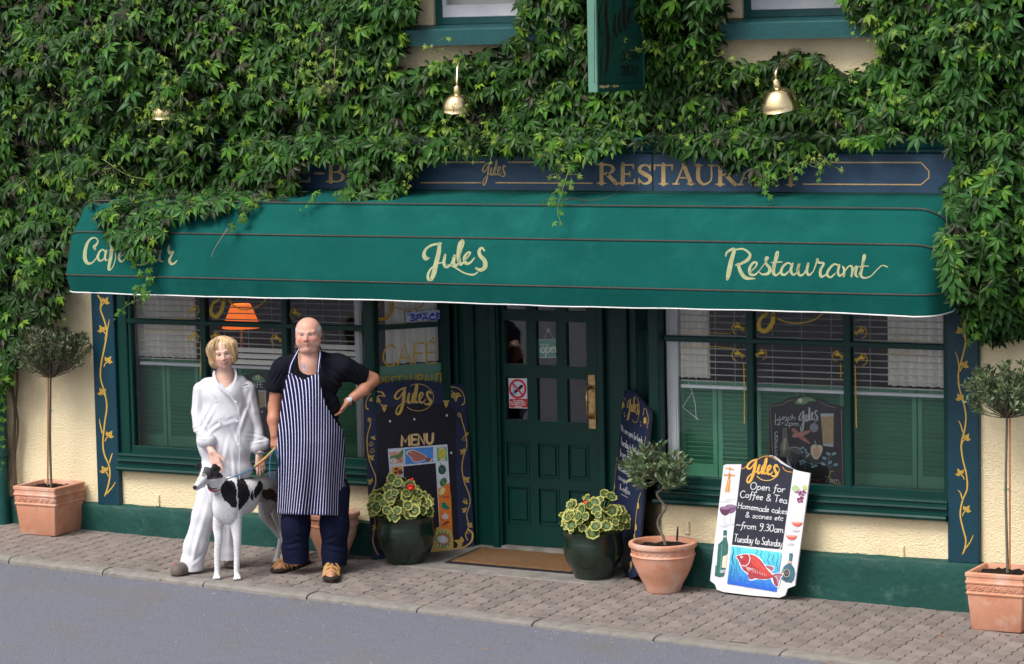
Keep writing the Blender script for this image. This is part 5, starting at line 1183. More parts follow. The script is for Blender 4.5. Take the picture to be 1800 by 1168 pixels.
write(a, 'MENU', 704, 783.5, 763, 780, 17.5, 4.4, (.72,.48,.24), slant=0)
for (x, y) in (c6(322,472), c6(572,452), c6(906,412), c6(950,795)): a.ell(x, y, 1.8, 2.2, (.55,.62,.72))
a.stroke([c6(350,725),c6(390,680),c6(410,610),c6(450,570),c6(520,540)], .8, (.001,.001,.003))
# the white painted frame round the menu
a.up(); W_ = (.62,.66,.76); q5 = c5
a.poly([q5(125,55),q5(735,8),q5(800,1105),q5(560,1128),q5(640,860),q5(655,860),q5(615,200),q5(285,235),q5(290,700),q5(170,700)], W_); a.up()
a.poly([q5(640,470),q5(755,400),q5(775,560),q5(792,1000),q5(660,880)], (.75,.20,.03), smooth=False); a.poly([q5(650,560),q5(770,540),q5(785,840),q5(662,850)], (.78,.22,.03)); a.up()
a.poly([q5(300,55),q5(590,35),q5(590,190),q5(305,215)], (.07,.25,.68)); a.up()
fish = [(310,95),(340,72),(385,65),(440,85),(490,110),(520,135),(550,150),(585,160),(560,190),(530,190),(515,165),(460,185),(390,190),(360,150),(330,120)]
a.poly([q5(*p) for p in fish], (.72,.68,.66), smooth=True); a.up(); cx_, cy_ = 440, 130
a.poly([q5(cx_+(x-cx_)*.9, cy_+(y-cy_)*.88) for x, y in fish], (.40,.12,.09), smooth=True); a.up()
for i in range(9): a.stroke([q5(375+i*16, 85+i*8), q5(380+i*15, 180)], .5, (.62,.33,.28), smooth=False)
a.ell(*q5(355,95), 1.1, 1.1, (.7,.7,.6)); a.ell(*q5(540,168), 4, 3.4, (.22,.08,.07))
a.poly([q5(140,90),q5(285,80),q5(285,200),q5(150,210)], (.66,.33,.24)); a.up(); a.poly([q5(160,130),q5(230,110),q5(275,60),q5(280,120),q5(230,160),q5(150,160)], (.10,.24,.09), smooth=True); a.ell(*q5(180,175), 6, 5, (.62,.60,.58)); a.up(); a.stroke([q5(225,145),q5(260,185)], 2.2, (.35,.12,.1)); a.stroke([q5(165,150),q5(180,200)], .5, (.2,.2,.2))
a.poly([q5(165,245),q5(270,228),q5(275,320),q5(165,338)], (.80,.38,.04)); a.up()
for (x, y) in ((212,262),(248,282),(205,300),(185,318),(258,300)): a.ell(*q5(x, y), 4.2, 2.5, (.16,.04,.05), rot=-20)
a.ell(*q5(218,392), 10.2, 9, (.09,.16,.04)); a.up(); [a.stroke([q5(218+k*18, 345+abs(k)*6), q5(218+k*22, 392), q5(218+k*18, 440-abs(k)*6)], .7, (.25,.33,.12)) for k in (-2,-1,0,1,2)]; a.stroke([q5(165,455),q5(275,405)], 2, (.75,.4,.4))
a.poly([q5(625,40),q5(725,35),q5(735,175),q5(632,182)], (.12,.40,.22)); a.up(); a.poly([q5(650,42),q5(705,38),q5(712,172),q5(660,178)], (.70,.55,.52)); a.up(); a.ell(*q5(682,105), 7.6, 9, (.50,.50,.05), rot=12); a.up(); a.stroke([q5(655,135),q5(705,75)], .9, (.75,.76,.4))
def veg(x, y, rx, ry, c1, c2, rot=0): a.ell(*q5(x, y), rx, ry, c1, rot=rot); a.up(); a.stroke([q5(x-rx*2, y-ry*2), q5(x, y), q5(x+rx*1.2, y+ry*3)], 1.0, c2); a.up()
veg(680,268,6.8,8.5,(.015,.09,.06),(.12,.30,.22)); a.stroke([q5(680,222),q5(660,205)], 1.2, (.05,.2,.1)); veg(692,395,5.5,8,(.05,.16,.05),(.35,.50,.28),rot=30); veg(682,490,4.6,8,(.75,.62,.25),(.80,.75,.45),rot=30)
a.ell(*q5(708,552), 2, 2, (.4,.04,.05)); a.ell(*q5(740,545), 2, 2, (.4,.04,.05)); a.poly([q5(680,610),q5(712,605),q5(735,640),q5(755,650),q5(750,672),q5(710,672),q5(680,650)], (.0,.22,.14), smooth=True); a.up()
a.poly([q5(712,700),q5(722,720),q5(748,745),q5(735,772),q5(690,775),q5(680,745),q5(704,722)], (.66,.60,.62), smooth=True); a.up(); a.stroke([q5(712,712),q5(712,770)], .5, (.4,.3,.4)); a.stroke([q5(680,842),q5(720,815),q5(752,800)], [1,3.4,2.2], (.20,.02,.07))
a.poly([q5(622,860),q5(770,880),q5(795,985),q5(798,1105),q5(570,1125)], (.62,.42,.10)); a.up()
lf = []
for k in range(26):
    an = 2*math.pi*k/26; r = 95 if k % 2 else 62; lf.append(q5(690+r*math.cos(an)*1.0, 985+r*math.sin(an)*1.12))
lf = [(min(x, 660+794/5.84), y) for x, y in lf]
a.poly(lf, (.04,.36,.16)); a.up(); a.ell(*q5(692,982), 13, 11.3, (.35,.16,.08), rot=12); a.up(); a.ell(*q5(684,985), 10.4, 7, (.62,.55,.45), rot=12); a.up(); a.poly([q5(640,960),q5(700,945),q5(725,1010),q5(660,1015)], (.66,.70,.80)); a.up()
for k in range(7): a.stroke([q5(632+k*17, 1020+k*5), q5(638+k*16, 1042+k*3)], 1.3, (.45,.08,.08) if k % 2 else (.75,.7,.6), smooth=False)
a.stroke([q5(760,1000),q5(778,1010),q5(775,1035),q5(752,1040)], 1, (.45,.25,.15))
a.build('painting', 'board_paint', t)
# tall chalkboard right of the door, parallel to the right splay
n, d = lean_plane((.535, .465), (.835, .085), .10, -.09)
co_ = [(1072,962),(1091,690),(1095,686.5),(1106,685.5),(1120,692),(1132,708),(1143,722),(1143,740),(1119,1012),(1105,1018)]
t, a = solid_board('tall_chalkboard', 'tall narrow black chalkboard with white handwriting right of the door', 'sign', n, d, co_, 'board_navy', edge='board_slate')
c3_5 = lambda x, y: (1070+x/3.435, 680+y/3.435)
logo(a, *c3_5(113,55), 72/3.435, 18/3.435, -4/3.435, 150/3.435, YB, 1.15); a.stroke([c3_5(160+26*math.cos(R_(q)), 140+78*math.sin(R_(q))) for q in range(-110, 150, 20)], .7, YB)
for (x, y) in ((85,110),(220,205)): xx, yy = c3_5(x, y); a.poly([(xx-2,yy-6),(xx+2,yy-5),(xx+3.2,yy+5),(xx+1,yy+3),(xx,yy+8),(xx-1.4,yy+3),(xx-3,yy+6)], YB)
a.stroke([c3_5(70,150),c3_5(75,95),c3_5(90,65),c3_5(105,85)], .8, YB); a.stroke([c3_5(208,175),c3_5(215,135),c3_5(228,140),c3_5(240,200),c3_5(232,250)], .8, YB)
for (x, y) in ((95,160),(97,178),(192,215),(195,235)): a.ell(*c3_5(x, y), .8, 1.4, YB, n=6)
def cw(t_, x0, y0, x1, y1, h): 
    p, q = c3_5(x0, y0), c3_5(x1, y1); write(a, t_, p[0], p[1], q[0], q[1], h/3.435, .75, (.55,.57,.62), updir=(0, -h/3.435))
cw('We are open for lunch', 75, 268, 205, 345, 42); cw('Tuesday to Saturday', 75, 350, 195, 425, 46); cw('from 12', 68, 415, 130, 450, 42); cw('Homemade', 58, 500, 110, 530, 36); cw('soups', 58, 555, 115, 590, 34) if 'p' in GL else None; cw('& coffee', 68, 620, 130, 655, 36)
a.stroke([c3_5(75,648), c3_5(118,670)], 1, (.5,.5,.5), smooth=False)
a.stroke([c3_5(70,200),c3_5(68,250),c3_5(58,320),c3_5(50,400),c3_5(48,460),c3_5(38,560),c3_5(32,640),c3_5(26,690)], .9, YB); a.stroke([c3_5(225,300),c3_5(215,370)], .7, YB); a.stroke([c3_5(195,640),c3_5(178,700),c3_5(165,800),c3_5(158,900),c3_5(150,1000),c3_5(140,1080),c3_5(125,1120)], .9, YB)
for (x, y) in ((48,430),(34,600),(178,720),(165,850),(156,910),(135,1075)): xx, yy = c3_5(x, y); a.poly([(xx-1.6,yy-5),(xx+1.4,yy-6),(xx+1.8,yy+4),(xx-.6,yy+6)], YB)
a.build('painting', 'board_paint', t)
# white painted board leaning under the right window
n, d = lean_plane((1.47, -.155), (2.09, -.19), .09, -.118)
so2 = [(1248,1021),(1272,818),(1277,816.5),(1303,816.5),(1316,817),(1330,808),(1346,801.5),(1353,800.5),(1362,803),(1378,815),(1392,824),(1400,827.5),(1424,832.5),(1410,935),(1397,1030),(1384,1035),(1380,1047),(1370,1051),(1320,1047),(1272,1041),(1260,1037),(1257,1028)]
t, a = solid_board('painted_board', 'white wooden board with red fish and chalk lettering leaning under the right window', 'sign', n, d, so2, 'white_board', edge='white_board')
s8 = lambda x, y: (1240+x/8.344, 790+y/8.344); sb = lambda x, y: (1240+x/8.344, 910+y/8.344)
a.poly([s8(530,215),s8(620,205),s8(690,185),s8(760,130),s8(850,95),s8(930,90),s8(1000,105),s8(1100,200),s8(1200,255),s8(1290,290),sb(1125,472),sb(388,400)], (.020,.022,.038)); a.up()
OR = (.85,.40,.03); OR2 = (.75,.52,.15)
a.stroke([s8(530,285),s8(575,275),s8(600,250),s8(622,225)], 1.0, OR); a.stroke([s8(1137,262),s8(1155,295),s8(1200,325),s8(1285,338)], 1.0, OR)
a.stroke([s8(900+185*math.cos(R_(q)), 280+180*math.sin(R_(q))) for q in (-130,-115,-100,-85,-70,-55,-40)], 1.0, OR); a.stroke([s8(900+185*math.cos(R_(q)), 280+180*math.sin(R_(q))) for q in range(0, 150, 14)], 1.3, OR2)
logo(a, *s8(628,95), 465/8.344, 55/8.344, -42/8.344, 400/8.344, (.80,.60,.22), 1.12); logo(a, *s8(631,98), 463/8.344, 55/8.344, -42/8.344, 400/8.344, OR, .85)
def sw(t_, x0, y0, x1, y1, h, w_=1.25, fnn=s8):
    p, q = fnn(x0, y0), fnn(x1, y1); write(a, t_, p[0], p[1], q[0], q[1], h/8.344, w_, CHALK, updir=(.16*h/8.344, -h/8.344), jit=.04)
sw('Open for', 650, 580, 1165, 635, 105); sw('Coffee & Tea', 500, 700, 1195, 795, 100); sw('Homemade cakes', 470, 865, 1200, 955, 88, 1.15); sw('& scones etc', 580, 995, 1145, 1050, 78, 1.1)
sw('~from 9.30am', 445, 150, 1145, 225, 98, 1.2, sb); sw('Tuesday to Saturday', 418, 350, 1122, 432, 105, 1.2, sb)
# corkscrew, glasses, grapes, bottles
OC = (.72,.32,.08)
a.stroke([s8(302,278),s8(420,300)], 1.8, OC, smooth=False); a.ell(*s8(362,287), 2.2, 2.6, OC); a.stroke([s8(358,310),s8(354,350)], .8, (.4,.4,.4), smooth=False); a.stroke([s8(278,378),s8(428,385)], 2.6, OC, smooth=False); a.ell(*s8(354,378), 2.8, 3.4, (.60,.24,.05)); a.stroke([s8(350,405),s8(345,440)], 3.4, OC, smooth=False); a.poly([s8(328,440),s8(372,442),s8(352,632),s8(285,625)], OC); a.up(); a.stroke([s8(348,445),s8(318,625)], 1.2, (.85,.5,.2), smooth=False)
GY_ = (.50,.50,.56)
for (cx_, cy_, cc) in ((375,860,(.20,.10,.20)),(290,890,(.12,.04,.10))):
    a.stroke([s8(cx_-70,cy_-130),s8(cx_-75,cy_-40)], .35, GY_); a.stroke([s8(cx_+72,cy_-125),s8(cx_+78,cy_-35)], .35, GY_); a.ell(*s8(cx_, cy_-130), 8.4, 1.6, (.68,.69,.74)); a.up(); a.poly([s8(cx_-78,cy_-30),s8(cx_,cy_-50),s8(cx_+78,cy_-25),s8(cx_+60,cy_+45),s8(cx_,cy_+80),s8(cx_-55,cy_+50)], cc, smooth=True); a.up(); a.ell(*s8(cx_, cy_-25), 8.6, 2.2, (.28,.18,.30)); a.up(); a.stroke([s8(cx_,cy_+80),s8(cx_-10,cy_+215)], .7, GY_, smooth=False); a.ell(*s8(cx_-20, cy_+235), 7.6, 2.4, (.62,.63,.68)); a.up()
BT = (.035,.14,.12)
a.poly([sb(268,185),sb(318,188),sb(312,290),sb(335,400),sb(330,520),sb(300,560),sb(255,570),sb(235,730),sb(300,740),sb(275,860),sb(215,878),sb(140,855),sb(150,710),sb(168,700),sb(180,520),sb(190,395),sb(258,330)], BT); a.up(); a.stroke([sb(245,400),sb(235,600),sb(215,800)], 1.6, (.10,.30,.26)); a.stroke([sb(290,400),sb(290,540)], 1.0, (.07,.22,.2)); a.poly([sb(262,568),sb(325,550),sb(300,740),sb(240,735)], (.74,.66,.50)); a.poly([sb(222,770),sb(295,765),sb(288,810),sb(215,815)], (.42,.45,.55)); a.poly([sb(265,265),sb(310,265),sb(305,295),sb(262,292)], (.6,.5,.5)); a.up()
a.poly([s8(1270,570),s8(1310,530),s8(1365,545),s8(1375,590),s8(1310,630)], (.42,.58,.28), smooth=True); a.poly([s8(1425,560),s8(1450,520),s8(1490,545),s8(1485,590),s8(1440,595)], (.50,.58,.16), smooth=True); a.up()
rnd = random.Random(5)
for k in range(52):
    u = rnd.random(); yy = 610+u*165; xx = 1330+(1-u*.55)*rnd.random()*150+u*30; a.ell(*s8(xx, yy), 1.5, 1.6, rnd.choice([(.22,.04,.12),(.34,.10,.22),(.15,.02,.08),(.42,.18,.30)]), n=8)
for (cx_, cy_, fnn) in ((1345,1075,s8),(1265,270,sb)):
    a.stroke([fnn(cx_-62,cy_-155),fnn(cx_-85,cy_-20)], .35, (.55,.52,.54)); a.stroke([fnn(cx_+75,cy_-150),fnn(cx_+80,cy_-15)], .35, (.55,.52,.54)); a.poly([fnn(cx_-82,cy_-8),fnn(cx_,cy_+12),fnn(cx_+82,cy_-2),fnn(cx_+40,cy_+52),fnn(cx_-35,cy_+50)], (.62,.12,.08), smooth=True); a.up(); a.ell(*fnn(cx_, cy_-2), 9, 1.8, (.70,.40,.36)); a.up(); a.stroke([fnn(cx_,cy_+55),fnn(cx_-8,cy_+105)], .6, (.6,.55,.57), smooth=False); a.ell(*fnn(cx_-14, cy_+118), 7, 1.8, (.60,.58,.60)); a.up()
a.poly([sb(1235,522),sb(1285,525),sb(1270,640),sb(1262,680),sb(1305,740),sb(1318,820),sb(1300,910),sb(1260,955),sb(1180,945),sb(1118,905),sb(1115,810),sb(1150,720),sb(1218,670),sb(1228,620)], (.055,.14,.20)); a.up(); a.stroke([sb(1250,560),sb(1245,640)], 1.4, (.15,.32,.38)); a.stroke([sb(1135,880),sb(1125,810),sb(1160,720)], 1, (.25,.42,.5)); a.poly([sb(1212,640),sb(1268,642),sb(1262,672),sb(1210,668)], (.75,.45,.32)); a.ell(*sb(1195, 815), 5.8, 7.2, (.45,.42,.22)); a.up(); a.ell(*sb(1195, 815), 4.6, 6, (.03,.03,.05)); a.up(); a.stroke([sb(1170,800),sb(1220,800)], .7, (.4,.4,.4), smooth=False); a.stroke([sb(1172,825),sb(1218,828)], .7, (.4,.4,.4), smooth=False); a.stroke([sb(1150,880),sb(1190,905),sb(1235,885)], 1.6, (.03,.03,.04))
# sea and fish
for k in range(12):
    u0, u1 = k/12, (k+1)/12; L = lambda u: sb(385-62*u, 418+552*u); Rr = lambda u: sb(1122-75*u, 515+575*u); m_ = .5*(u0+u1); cc = tuple(a1*(1-m_)+a2*m_ for a1, a2 in zip((.13,.68,.80), (.015,.10,.62))); z_ = a.z; a.poly([L(u0), Rr(u0), Rr(u1), L(u1)], cc); a.z = z_
a.up()
for (x, y0, y1, w_) in ((410,440,700,2.2),(380,690,960,2),(470,440,900,1),(500,440,800,.9),(760,480,560,1),(820,480,600,1.2),(930,510,700,1.2),(1000,540,680,1.1),(1060,540,780,1.2),(430,700,960,1),(590,900,980,.8),(860,930,1030,.8),(740,960,1010,.7),(520,860,970,.8),(960,930,1040,.7)):
    a.stroke([sb(x+12*math.sin(k*1.6), y0+(y1-y0)*k/5) for k in range(6)], w_, (.01,.14,.16), taper=True)
a.up(); F2 = [(450,570),(500,545),(580,530),(680,535),(760,560),(830,620),(880,690),(1010,715),(1000,790),(960,780),(1000,820),(1080,810),(1150,825),(1110,900),(1070,1030),(985,950),(960,900),(880,915),(760,905),(660,925),(620,830),(560,780),(510,700),(490,640)]
a.poly([sb(*p) for p in F2], (.80,.80,.84), smooth=True); a.up()
F3 = [(462,572),(510,552),(580,540),(680,545),(750,570),(820,630),(870,700),(930,780),(985,835),(1000,870),(950,895),(880,905),(780,900),(690,870),(620,810),(560,765),(520,690),(505,640)]
a.poly([sb(*p) for p in F3], (.42,.045,.055), smooth=True); a.up(); a.poly([sb(*p) for p in ((660,560),(740,575),(815,640),(870,715),(930,790),(980,850),(900,850),(820,790),(740,720),(690,680),(670,620))], (.62,.07,.06), smooth=True); a.up()
a.poly([sb(*p) for p in ((995,850),(1060,822),(1140,828),(1100,890),(1062,1015),(1010,960))], (.28,.05,.10), smooth=True); a.poly([sb(*p) for p in ((885,705),(1000,725),(990,780),(940,760))], (.35,.12,.18), smooth=True); a.poly([sb(*p) for p in ((630,830),(740,880),(660,910))], (.33,.06,.10), smooth=True); a.up()
a.stroke([sb(640,545),sb(660,600),sb(640,670),(sb(590,710)),sb(540,700)], 1.3, (.82,.78,.80)); a.ell(*sb(535,578), 2.2, 2.3, (.8,.78,.76)); a.up(); a.ell(*sb(535,578), 1, 1, (.02,.02,.02)); a.stroke([sb(462,580),sb(495,600),(sb(505,650))], .8, (.1,.01,.02))
for k in range(9): a.stroke([sb(700+k*24, 740+k*12), sb(690+k*26, 800+k*8)], .7, (.75,.55,.58), smooth=False); 
for k in range(6): a.stroke([sb(1010+k*8, 860+k*4), sb(1120-k*8, 835+k*32)], .6, (.72,.6,.68), smooth=False)
for k in range(5): a.stroke([sb(600+k*12, 720+k*4), sb(640+k*16, 790-k*8)], .7, (.78,.62,.68), smooth=False)
for k in range(7): a.stroke([sb(700+k*26, 590+k*26), sb(730+k*26, 600+k*28)], .5, (.82,.25,.25), smooth=False)
a.build('painting', 'board_paint', t)
# chalkboard inside the right window
n, d = np.array([0, -1., .04]), 0; n = n/np.linalg.norm(n); p0 = P(1420, 800, .155); d = float(n@p0)
io = [(1353,858),(1352,712),(1372,707),(1392,698),(1418,696),(1440,702),(1462,711),(1483,715),(1485,860)]
t, a = solid_board('lunch_chalkboard', 'black chalkboard with beer glass and vegetables standing inside the right window', 'sign', n, d, io, 'board_slate', th=.01)
i6 = lambda x, y: (1330+x/6.488, 680+y/6.488)
BR = (.45,.36,.20)
a.stroke([i6(185,790),i6(155,225)], .6, BR, smooth=False); a.stroke([i6(155,225),i6(290,205),i6(360,165),i6(430,150)], .6, BR); a.stroke([i6(715,170),i6(800,215),i6(905,242)], .6, BR); a.stroke([i6(965,260),i6(985,1140)], .6, BR, smooth=False); a.stroke([i6(600,1130),i6(985,1145)], .6, BR, smooth=False)
a.poly([i6(445,195),i6(460,150),i6(540,120),i6(620,125),i6(680,165),i6(600,170),i6(550,200)], (.13,.27,.13), smooth=True); a.up(); [a.ell(*i6(498+16*math.cos(k*1.26), 158+16*math.sin(k*1.26)), 2, 2, (.66,.62,.45), n=8) for k in range(5)]; a.up(); a.ell(*i6(498,158), 1.2, 1.2, (.7,.6,.2), n=8)
def iw(t_, x0, y0, x1, y1, h, w_, col, **k): p, q = i6(x0, y0), i6(x1, y1); write(a, t_, p[0], p[1], q[0], q[1], h/6.488, w_, col, slant=0, **k)
CK = (.50,.53,.58)
iw('Lunch', 208, 372, 445, 380, 62, 1.3, CK); iw('12-2pm', 198, 434, 485, 448, 58, 1.3, CK)
for k, ch in enumerate('COFFEE'): iw(ch, 205, 558+k*53, 245, 558+k*53, 44, 1.2, CK)
logo(a, *i6(475,270), 220/6.488, -60/6.488, 20/6.488, 250/6.488, CK, 1.1)
BG_ = (.42,.30,.14)
a.poly([i6(732,330),i6(880,332),i6(878,660),i6(758,655)], BG_); a.up(); a.poly([i6(732,305),i6(880,305),i6(880,340),i6(732,340)], (.42,.50,.55)); a.poly([i6(758,650),i6(878,652),i6(874,688),i6(762,675)], (.40,.46,.54)); a.up(); a.stroke([i6(845,345),i6(850,640)], 3, (.50,.30,.16), smooth=False)
a.poly([i6(400,490),i6(430,475),i6(520,550),i6(610,640),i6(600,650),i6(520,610),i6(420,525)], (.40,.15,.10), smooth=True); a.up(); a.poly([i6(405,555),i6(440,535),i6(590,500),i6(610,515),i6(560,548),i6(440,582)], (.45,.20,.14), smooth=True); a.up()
a.ell(*i6(656,468), 7.6, 8, (.26,.24,.30)); a.stroke([i6(655,410),i6(680,370)], .8, (.3,.42,.45)); a.stroke([i6(665,415),i6(710,375)], .8, (.3,.42,.45)); a.up()
a.poly([i6(620,690),i6(650,660),i6(690,665),i6(740,670),i6(755,720),i6(720,800),i6(690,830),i6(650,815),i6(622,760)], (.62,.58,.38), smooth=True); a.up(); a.ell(*i6(685,745), 6, 9.5, (.60,.38,.26)); a.stroke([i6(685,680),i6(672,640),i6(668,620)], 2.2, (.22,.38,.34)); a.up()
a.poly([i6(300,470),i6(345,470),i6(350,580),i6(372,700),i6(372,800),i6(265,800),i6(270,690),i6(298,600)], (.16,.18,.15), smooth=False); a.up(); a.stroke([i6(325,600),i6(310,760)], 4, (.38,.38,.24)); a.up(); a.stroke([i6(322,480),i6(322,575)], 4, (.14,.08,.09), smooth=False)
a.poly([i6(345,800),i6(362,805),i6(412,940),i6(345,910)], (.36,.44,.55)); a.poly([i6(370,700),i6(490,695),i6(498,760),i6(470,860),i6(430,890),i6(385,850)], (.07,.07,.08), smooth=True); a.up(); a.stroke([i6(385,720),i6(380,780),i6(410,860)], .8, (.35,.35,.38)); a.stroke([i6(375,700),i6(430,690),i6(485,700)], 1.4, (.36,.38,.42)); a.stroke([i6(435,890),i6(435,960)], .8, (.35,.35,.38), smooth=False)
HB = (.20,.36,.42)
for (x, y) in ((500,710),(530,695),(560,720),(520,745),(570,750),(600,770),(580,790),(500,850),(530,840),(510,880),(545,860),(630,880),(660,905),(640,915),(680,900)): a.ell(*i6(x, y), 2.6, 2.2, HB, n=7)
a.stroke([i6(575,740),i6(560,850),(i6(548,950))], .7, HB); a.stroke([i6(560,850),i6(620,880)], .7, HB)
for (x, y, r) in ((820,765,20),(885,765,-20),(775,815,20),(840,865,-40),(760,880,30),(905,890,-10)): a.ell(*i6(x, y), 4.4, 2.6, HB, rot=r, n=10)
a.stroke([i6(828,780),i6(825,870),i6(832,960)], .8, HB); a.stroke([i6(770,880),i6(825,925)], .6, HB); a.stroke([i6(900,890),i6(830,925)], .6, HB); a.stroke([i6(850,800),i6(885,765)], .6, HB)
a.poly([i6(230,790),i6(420,940),i6(700,965),i6(700,1120),i6(560,1110),i6(230,1110)], (.004,.004,.006)); a.up()
iw('Dinner', 500, 1078, 752, 1086, 55, 1.1, (.28,.07,.07)); iw('7pm', 780, 1086, 948, 1090, 58, 1.2, CK); a.stroke([i6(875,965),i6(845,970),i6(835,1030),i6(865,1085),i6(920,1108),i6(960,1100)], 1.6, (.62,.48,.03)); [a.ell(*i6(x, y), .8, .8, (.6,.45,.05), n=6) for x, y in ((888,998),(955,975),(930,1062))]
a.build('painting', 'board_paint', t)
# dark board inside the left window, behind the couple
p0 = P(470, 720, .16); d = float(n@p0)
t, a = solid_board('cafe_chalkboard', 'dark chalkboard seen between the woman and the man inside the left window', 'sign', n, d, [(414,812),(414,668),(430,660),(450,655),(468,656),(485,664),(508,672),(508,812)], 'board_slate', th=.01)
a.poly([(443,664),(452,659),(461,663),(467,672),(456,670),(446,671)], (.10,.26,.12), smooth=True); a.up(); [a.ell(453+3*math.cos(k*1.26), 664+3*math.sin(k*1.26), 1.6, 1.6, (.64,.60,.45), n=8) for k in range(5)]
write(a, 'CAFE', 438, 683, 462, 681, 10, 1.3, CK, slant=0); a.poly([(454,687),(468,687),(467,714),(457,718),(455,700)], (.38,.29,.15)); a.up(); a.stroke([(454,687.5),(468,687.5)], 2.2, (.42,.48,.52), smooth=False); a.stroke([(466,690),(467.5,716)], 1.6, (.5,.55,.6), smooth=False)
a.stroke([(470,666),(477,670)], .6, CK); a.ell(461, 724, 1.5, 1.8, (.5,.6,.75)); a.build('painting', 'board_paint', t)

# ---- brass swan-neck lamps
def swan_lamp(label, px, topy, shade_y0, shade_y1, w, tilt, Yc=-.42):
    c = P(px, (shade_y0+shade_y1)/2, Yc); t = thing('wall_lamp', label, 'lamp', tuple(c), 'brass swan neck lamps over the shop sign'); 
    h = .150*w; pr = []
    for k in range(13):
        u = k/12; pr.append(((.020+.112*math.sin(u*math.pi/2)**.75)*w, -h*(u**1.6)+h*.5))
    prof = pr+[(pr[-1][0]+.004, -h*.5-.006), (pr[-1][0]-.004, -h*.5)]+[(r-.003, z-.002) for r, z in pr[::-1][1:]]
    mb = MB(); mb.lathe(prof, (0, 0, 0), 40); mb.f = mb.f[:-2]; mb.c = mb.c[:-2]; mb.m = mb.m[:-2]
    M = Matrix.Translation(c) @ Matrix.Rotation(tilt[0], 4, 'X') @ Matrix.Rotation(tilt[1], 4, 'Y'); mb.v = [tuple(M @ Vector(v)) for v in mb.v]; mb.build('shade', 'brass', t, smooth=60)
    mb = MB(); mb.lathe([(.018,0),(.026,.004),(.026,.05),(.022,.056),(.01,.06)], (0, 0, h*.5-.004), 24); mb.v = [tuple(M @ Vector(v)) for v in mb.v]; mb.build('lamp_holder', 'brass', t, smooth=40)
    top = np.array(M @ Vector((0, 0, h*.5+.05))); tp_ = P(px+2, topy, Yc+.05)
    arm = [tuple(top), tuple(top+np.array([0, .004, .05])), tuple(tp_-np.array([0, 0, .02])), tuple(tp_+np.array([.0, .10, .012])), tuple(tp_+np.array([.01, .28, -.05])), tuple(tp_+np.array([.01, .44, -.10]))]
    MB().tube(catmull(arm, 6), .0105, 8).build('arm', 'brass', t, smooth=60)
    MB().lathe([(0, -.012), (.035, -.012), (.04, 0), (.035, .012), (0, .012)], (0, 0, 0), 20).build('wall_plate', 'brass', t).matrix_local = Matrix.Translation(Vector(arm[-1])-Vector(tuple(c))) @ Matrix.Rotation(math.pi/2, 4, 'X')
swan_lamp('middle brass wall lamp, half overgrown, left of the hanging sign', 804, 108, 160, 200, .80, (.10, .06)); swan_lamp('rightmost brass wall lamp hanging below the second upper window', 1369, 110, 154, 194, 1.0, (.12, -.10)); swan_lamp('leftmost brass wall lamp almost buried in the creeper', 288, 130, 180, 205, .75, (.1, .05), Yc=-.30)
# ---- projecting sign
t = thing('hanging_sign', 'dark green projecting signboard hanging over the awning', 'sign', (0, 0, 0)); 
Xs = PX(1050, 160, -.92); Yf = -.92
zb_ = PZ(1050, 163, Yf); xw = PX(1033, 100, Yf)
# the face lies in a plane at right angles to the wall; find its far edge
fp = onpl(1135, 155, (1, 0, 0), Xs); Yb = min(-.10, float(fp[1]))
mb = MB(); mb.box(xw, Xs, Yf, Yf+.02, zb_, zb_+1.15, bev=.003); mb.build('front_edge', 'sign_green_pale', t)
mb = MB(); mb.box(xw+.012, Xs-.012, Yf+.02, Yb, zb_+.03, zb_+1.13); mb.build('panel', 'sign_green', t)
mb = MB(); mb.box(xw+.002, Xs-.0005, Yf+.02, Yb, zb_, zb_+.035, bev=.004); mb.box(xw+.002, Xs-.0005, Yb-.015, Yb, zb_+.035, zb_+1.13, bev=.003); mb.build('frame', 'sign_green', t)
mb = MB(); rl = random.Random(3)
for k in range(34): y = Yf+.03+abs(rl.gauss(0, .12)); z = zb_+.036+rl.uniform(-.006, .004); r = rl.uniform(.002, .007); mb.box(Xs-.004, Xs+.001+r*.3, y, y+r*2, z-r, z+r)
mb.build('lichen', 'lichen', t, kind='stuff')
mb = MB(); mb.tube([((xw+Xs)/2, Yf+.1, zb_+1.2), ((xw+Xs)/2, .05, zb_+1.2)], .015, 8); mb.tube([((xw+Xs)/2, Yf+.1, zb_+1.2), ((xw+Xs)/2, Yf+.1, zb_+1.1)], .008, 6); mb.build('bracket', 'black_iron', t)
a = Art(planefn((1, 0, 0), Xs-.012), (1, 0, 0), off=.002); h6 = lambda x, y: (1010+x/6.147, y/6.147); DK = (.016,.010,.010)
a.stroke([h6(212,0),h6(212,895)], .8, DK, smooth=False); a.stroke([h6(212,898),h6(745,898)], .8, DK, smooth=False)
a.stroke([h6(330,-40),h6(290,60),h6(265,170),h6(265,280),h6(285,365),h6(305,385),h6(322,360)], [1.2,1.6,2.2,2.4,2,1.6,1], DK); a.stroke([h6(352,-60),h6(340,60),h6(338,180),h6(352,320),h6(362,450),h6(358,600),h6(345,720),h6(330,800),h6(308,815),h6(285,770),h6(280,650),h6(300,530),h6(345,450),h6(385,405),h6(408,420),h6(418,480),h6(400,575)], [2,4.2,5,5.4,5.6,5.4,4.2,2.6,1.6,1.4,1.4,1.4,1.2,1.2,1.2,1.2,1], DK)
for k in range(3): x = 430+k*52; dy = -k*42; a.stroke([h6(x+10,165+dy),h6(x-2,260+dy),h6(x,340+dy),h6(x+20,410+dy)], [3,4.2,4.4,2], DK); a.stroke([h6(x+20,410+dy),h6(x+32,330+dy),h6(x+40,200+dy)], [1.6,1.2,1.2], DK)
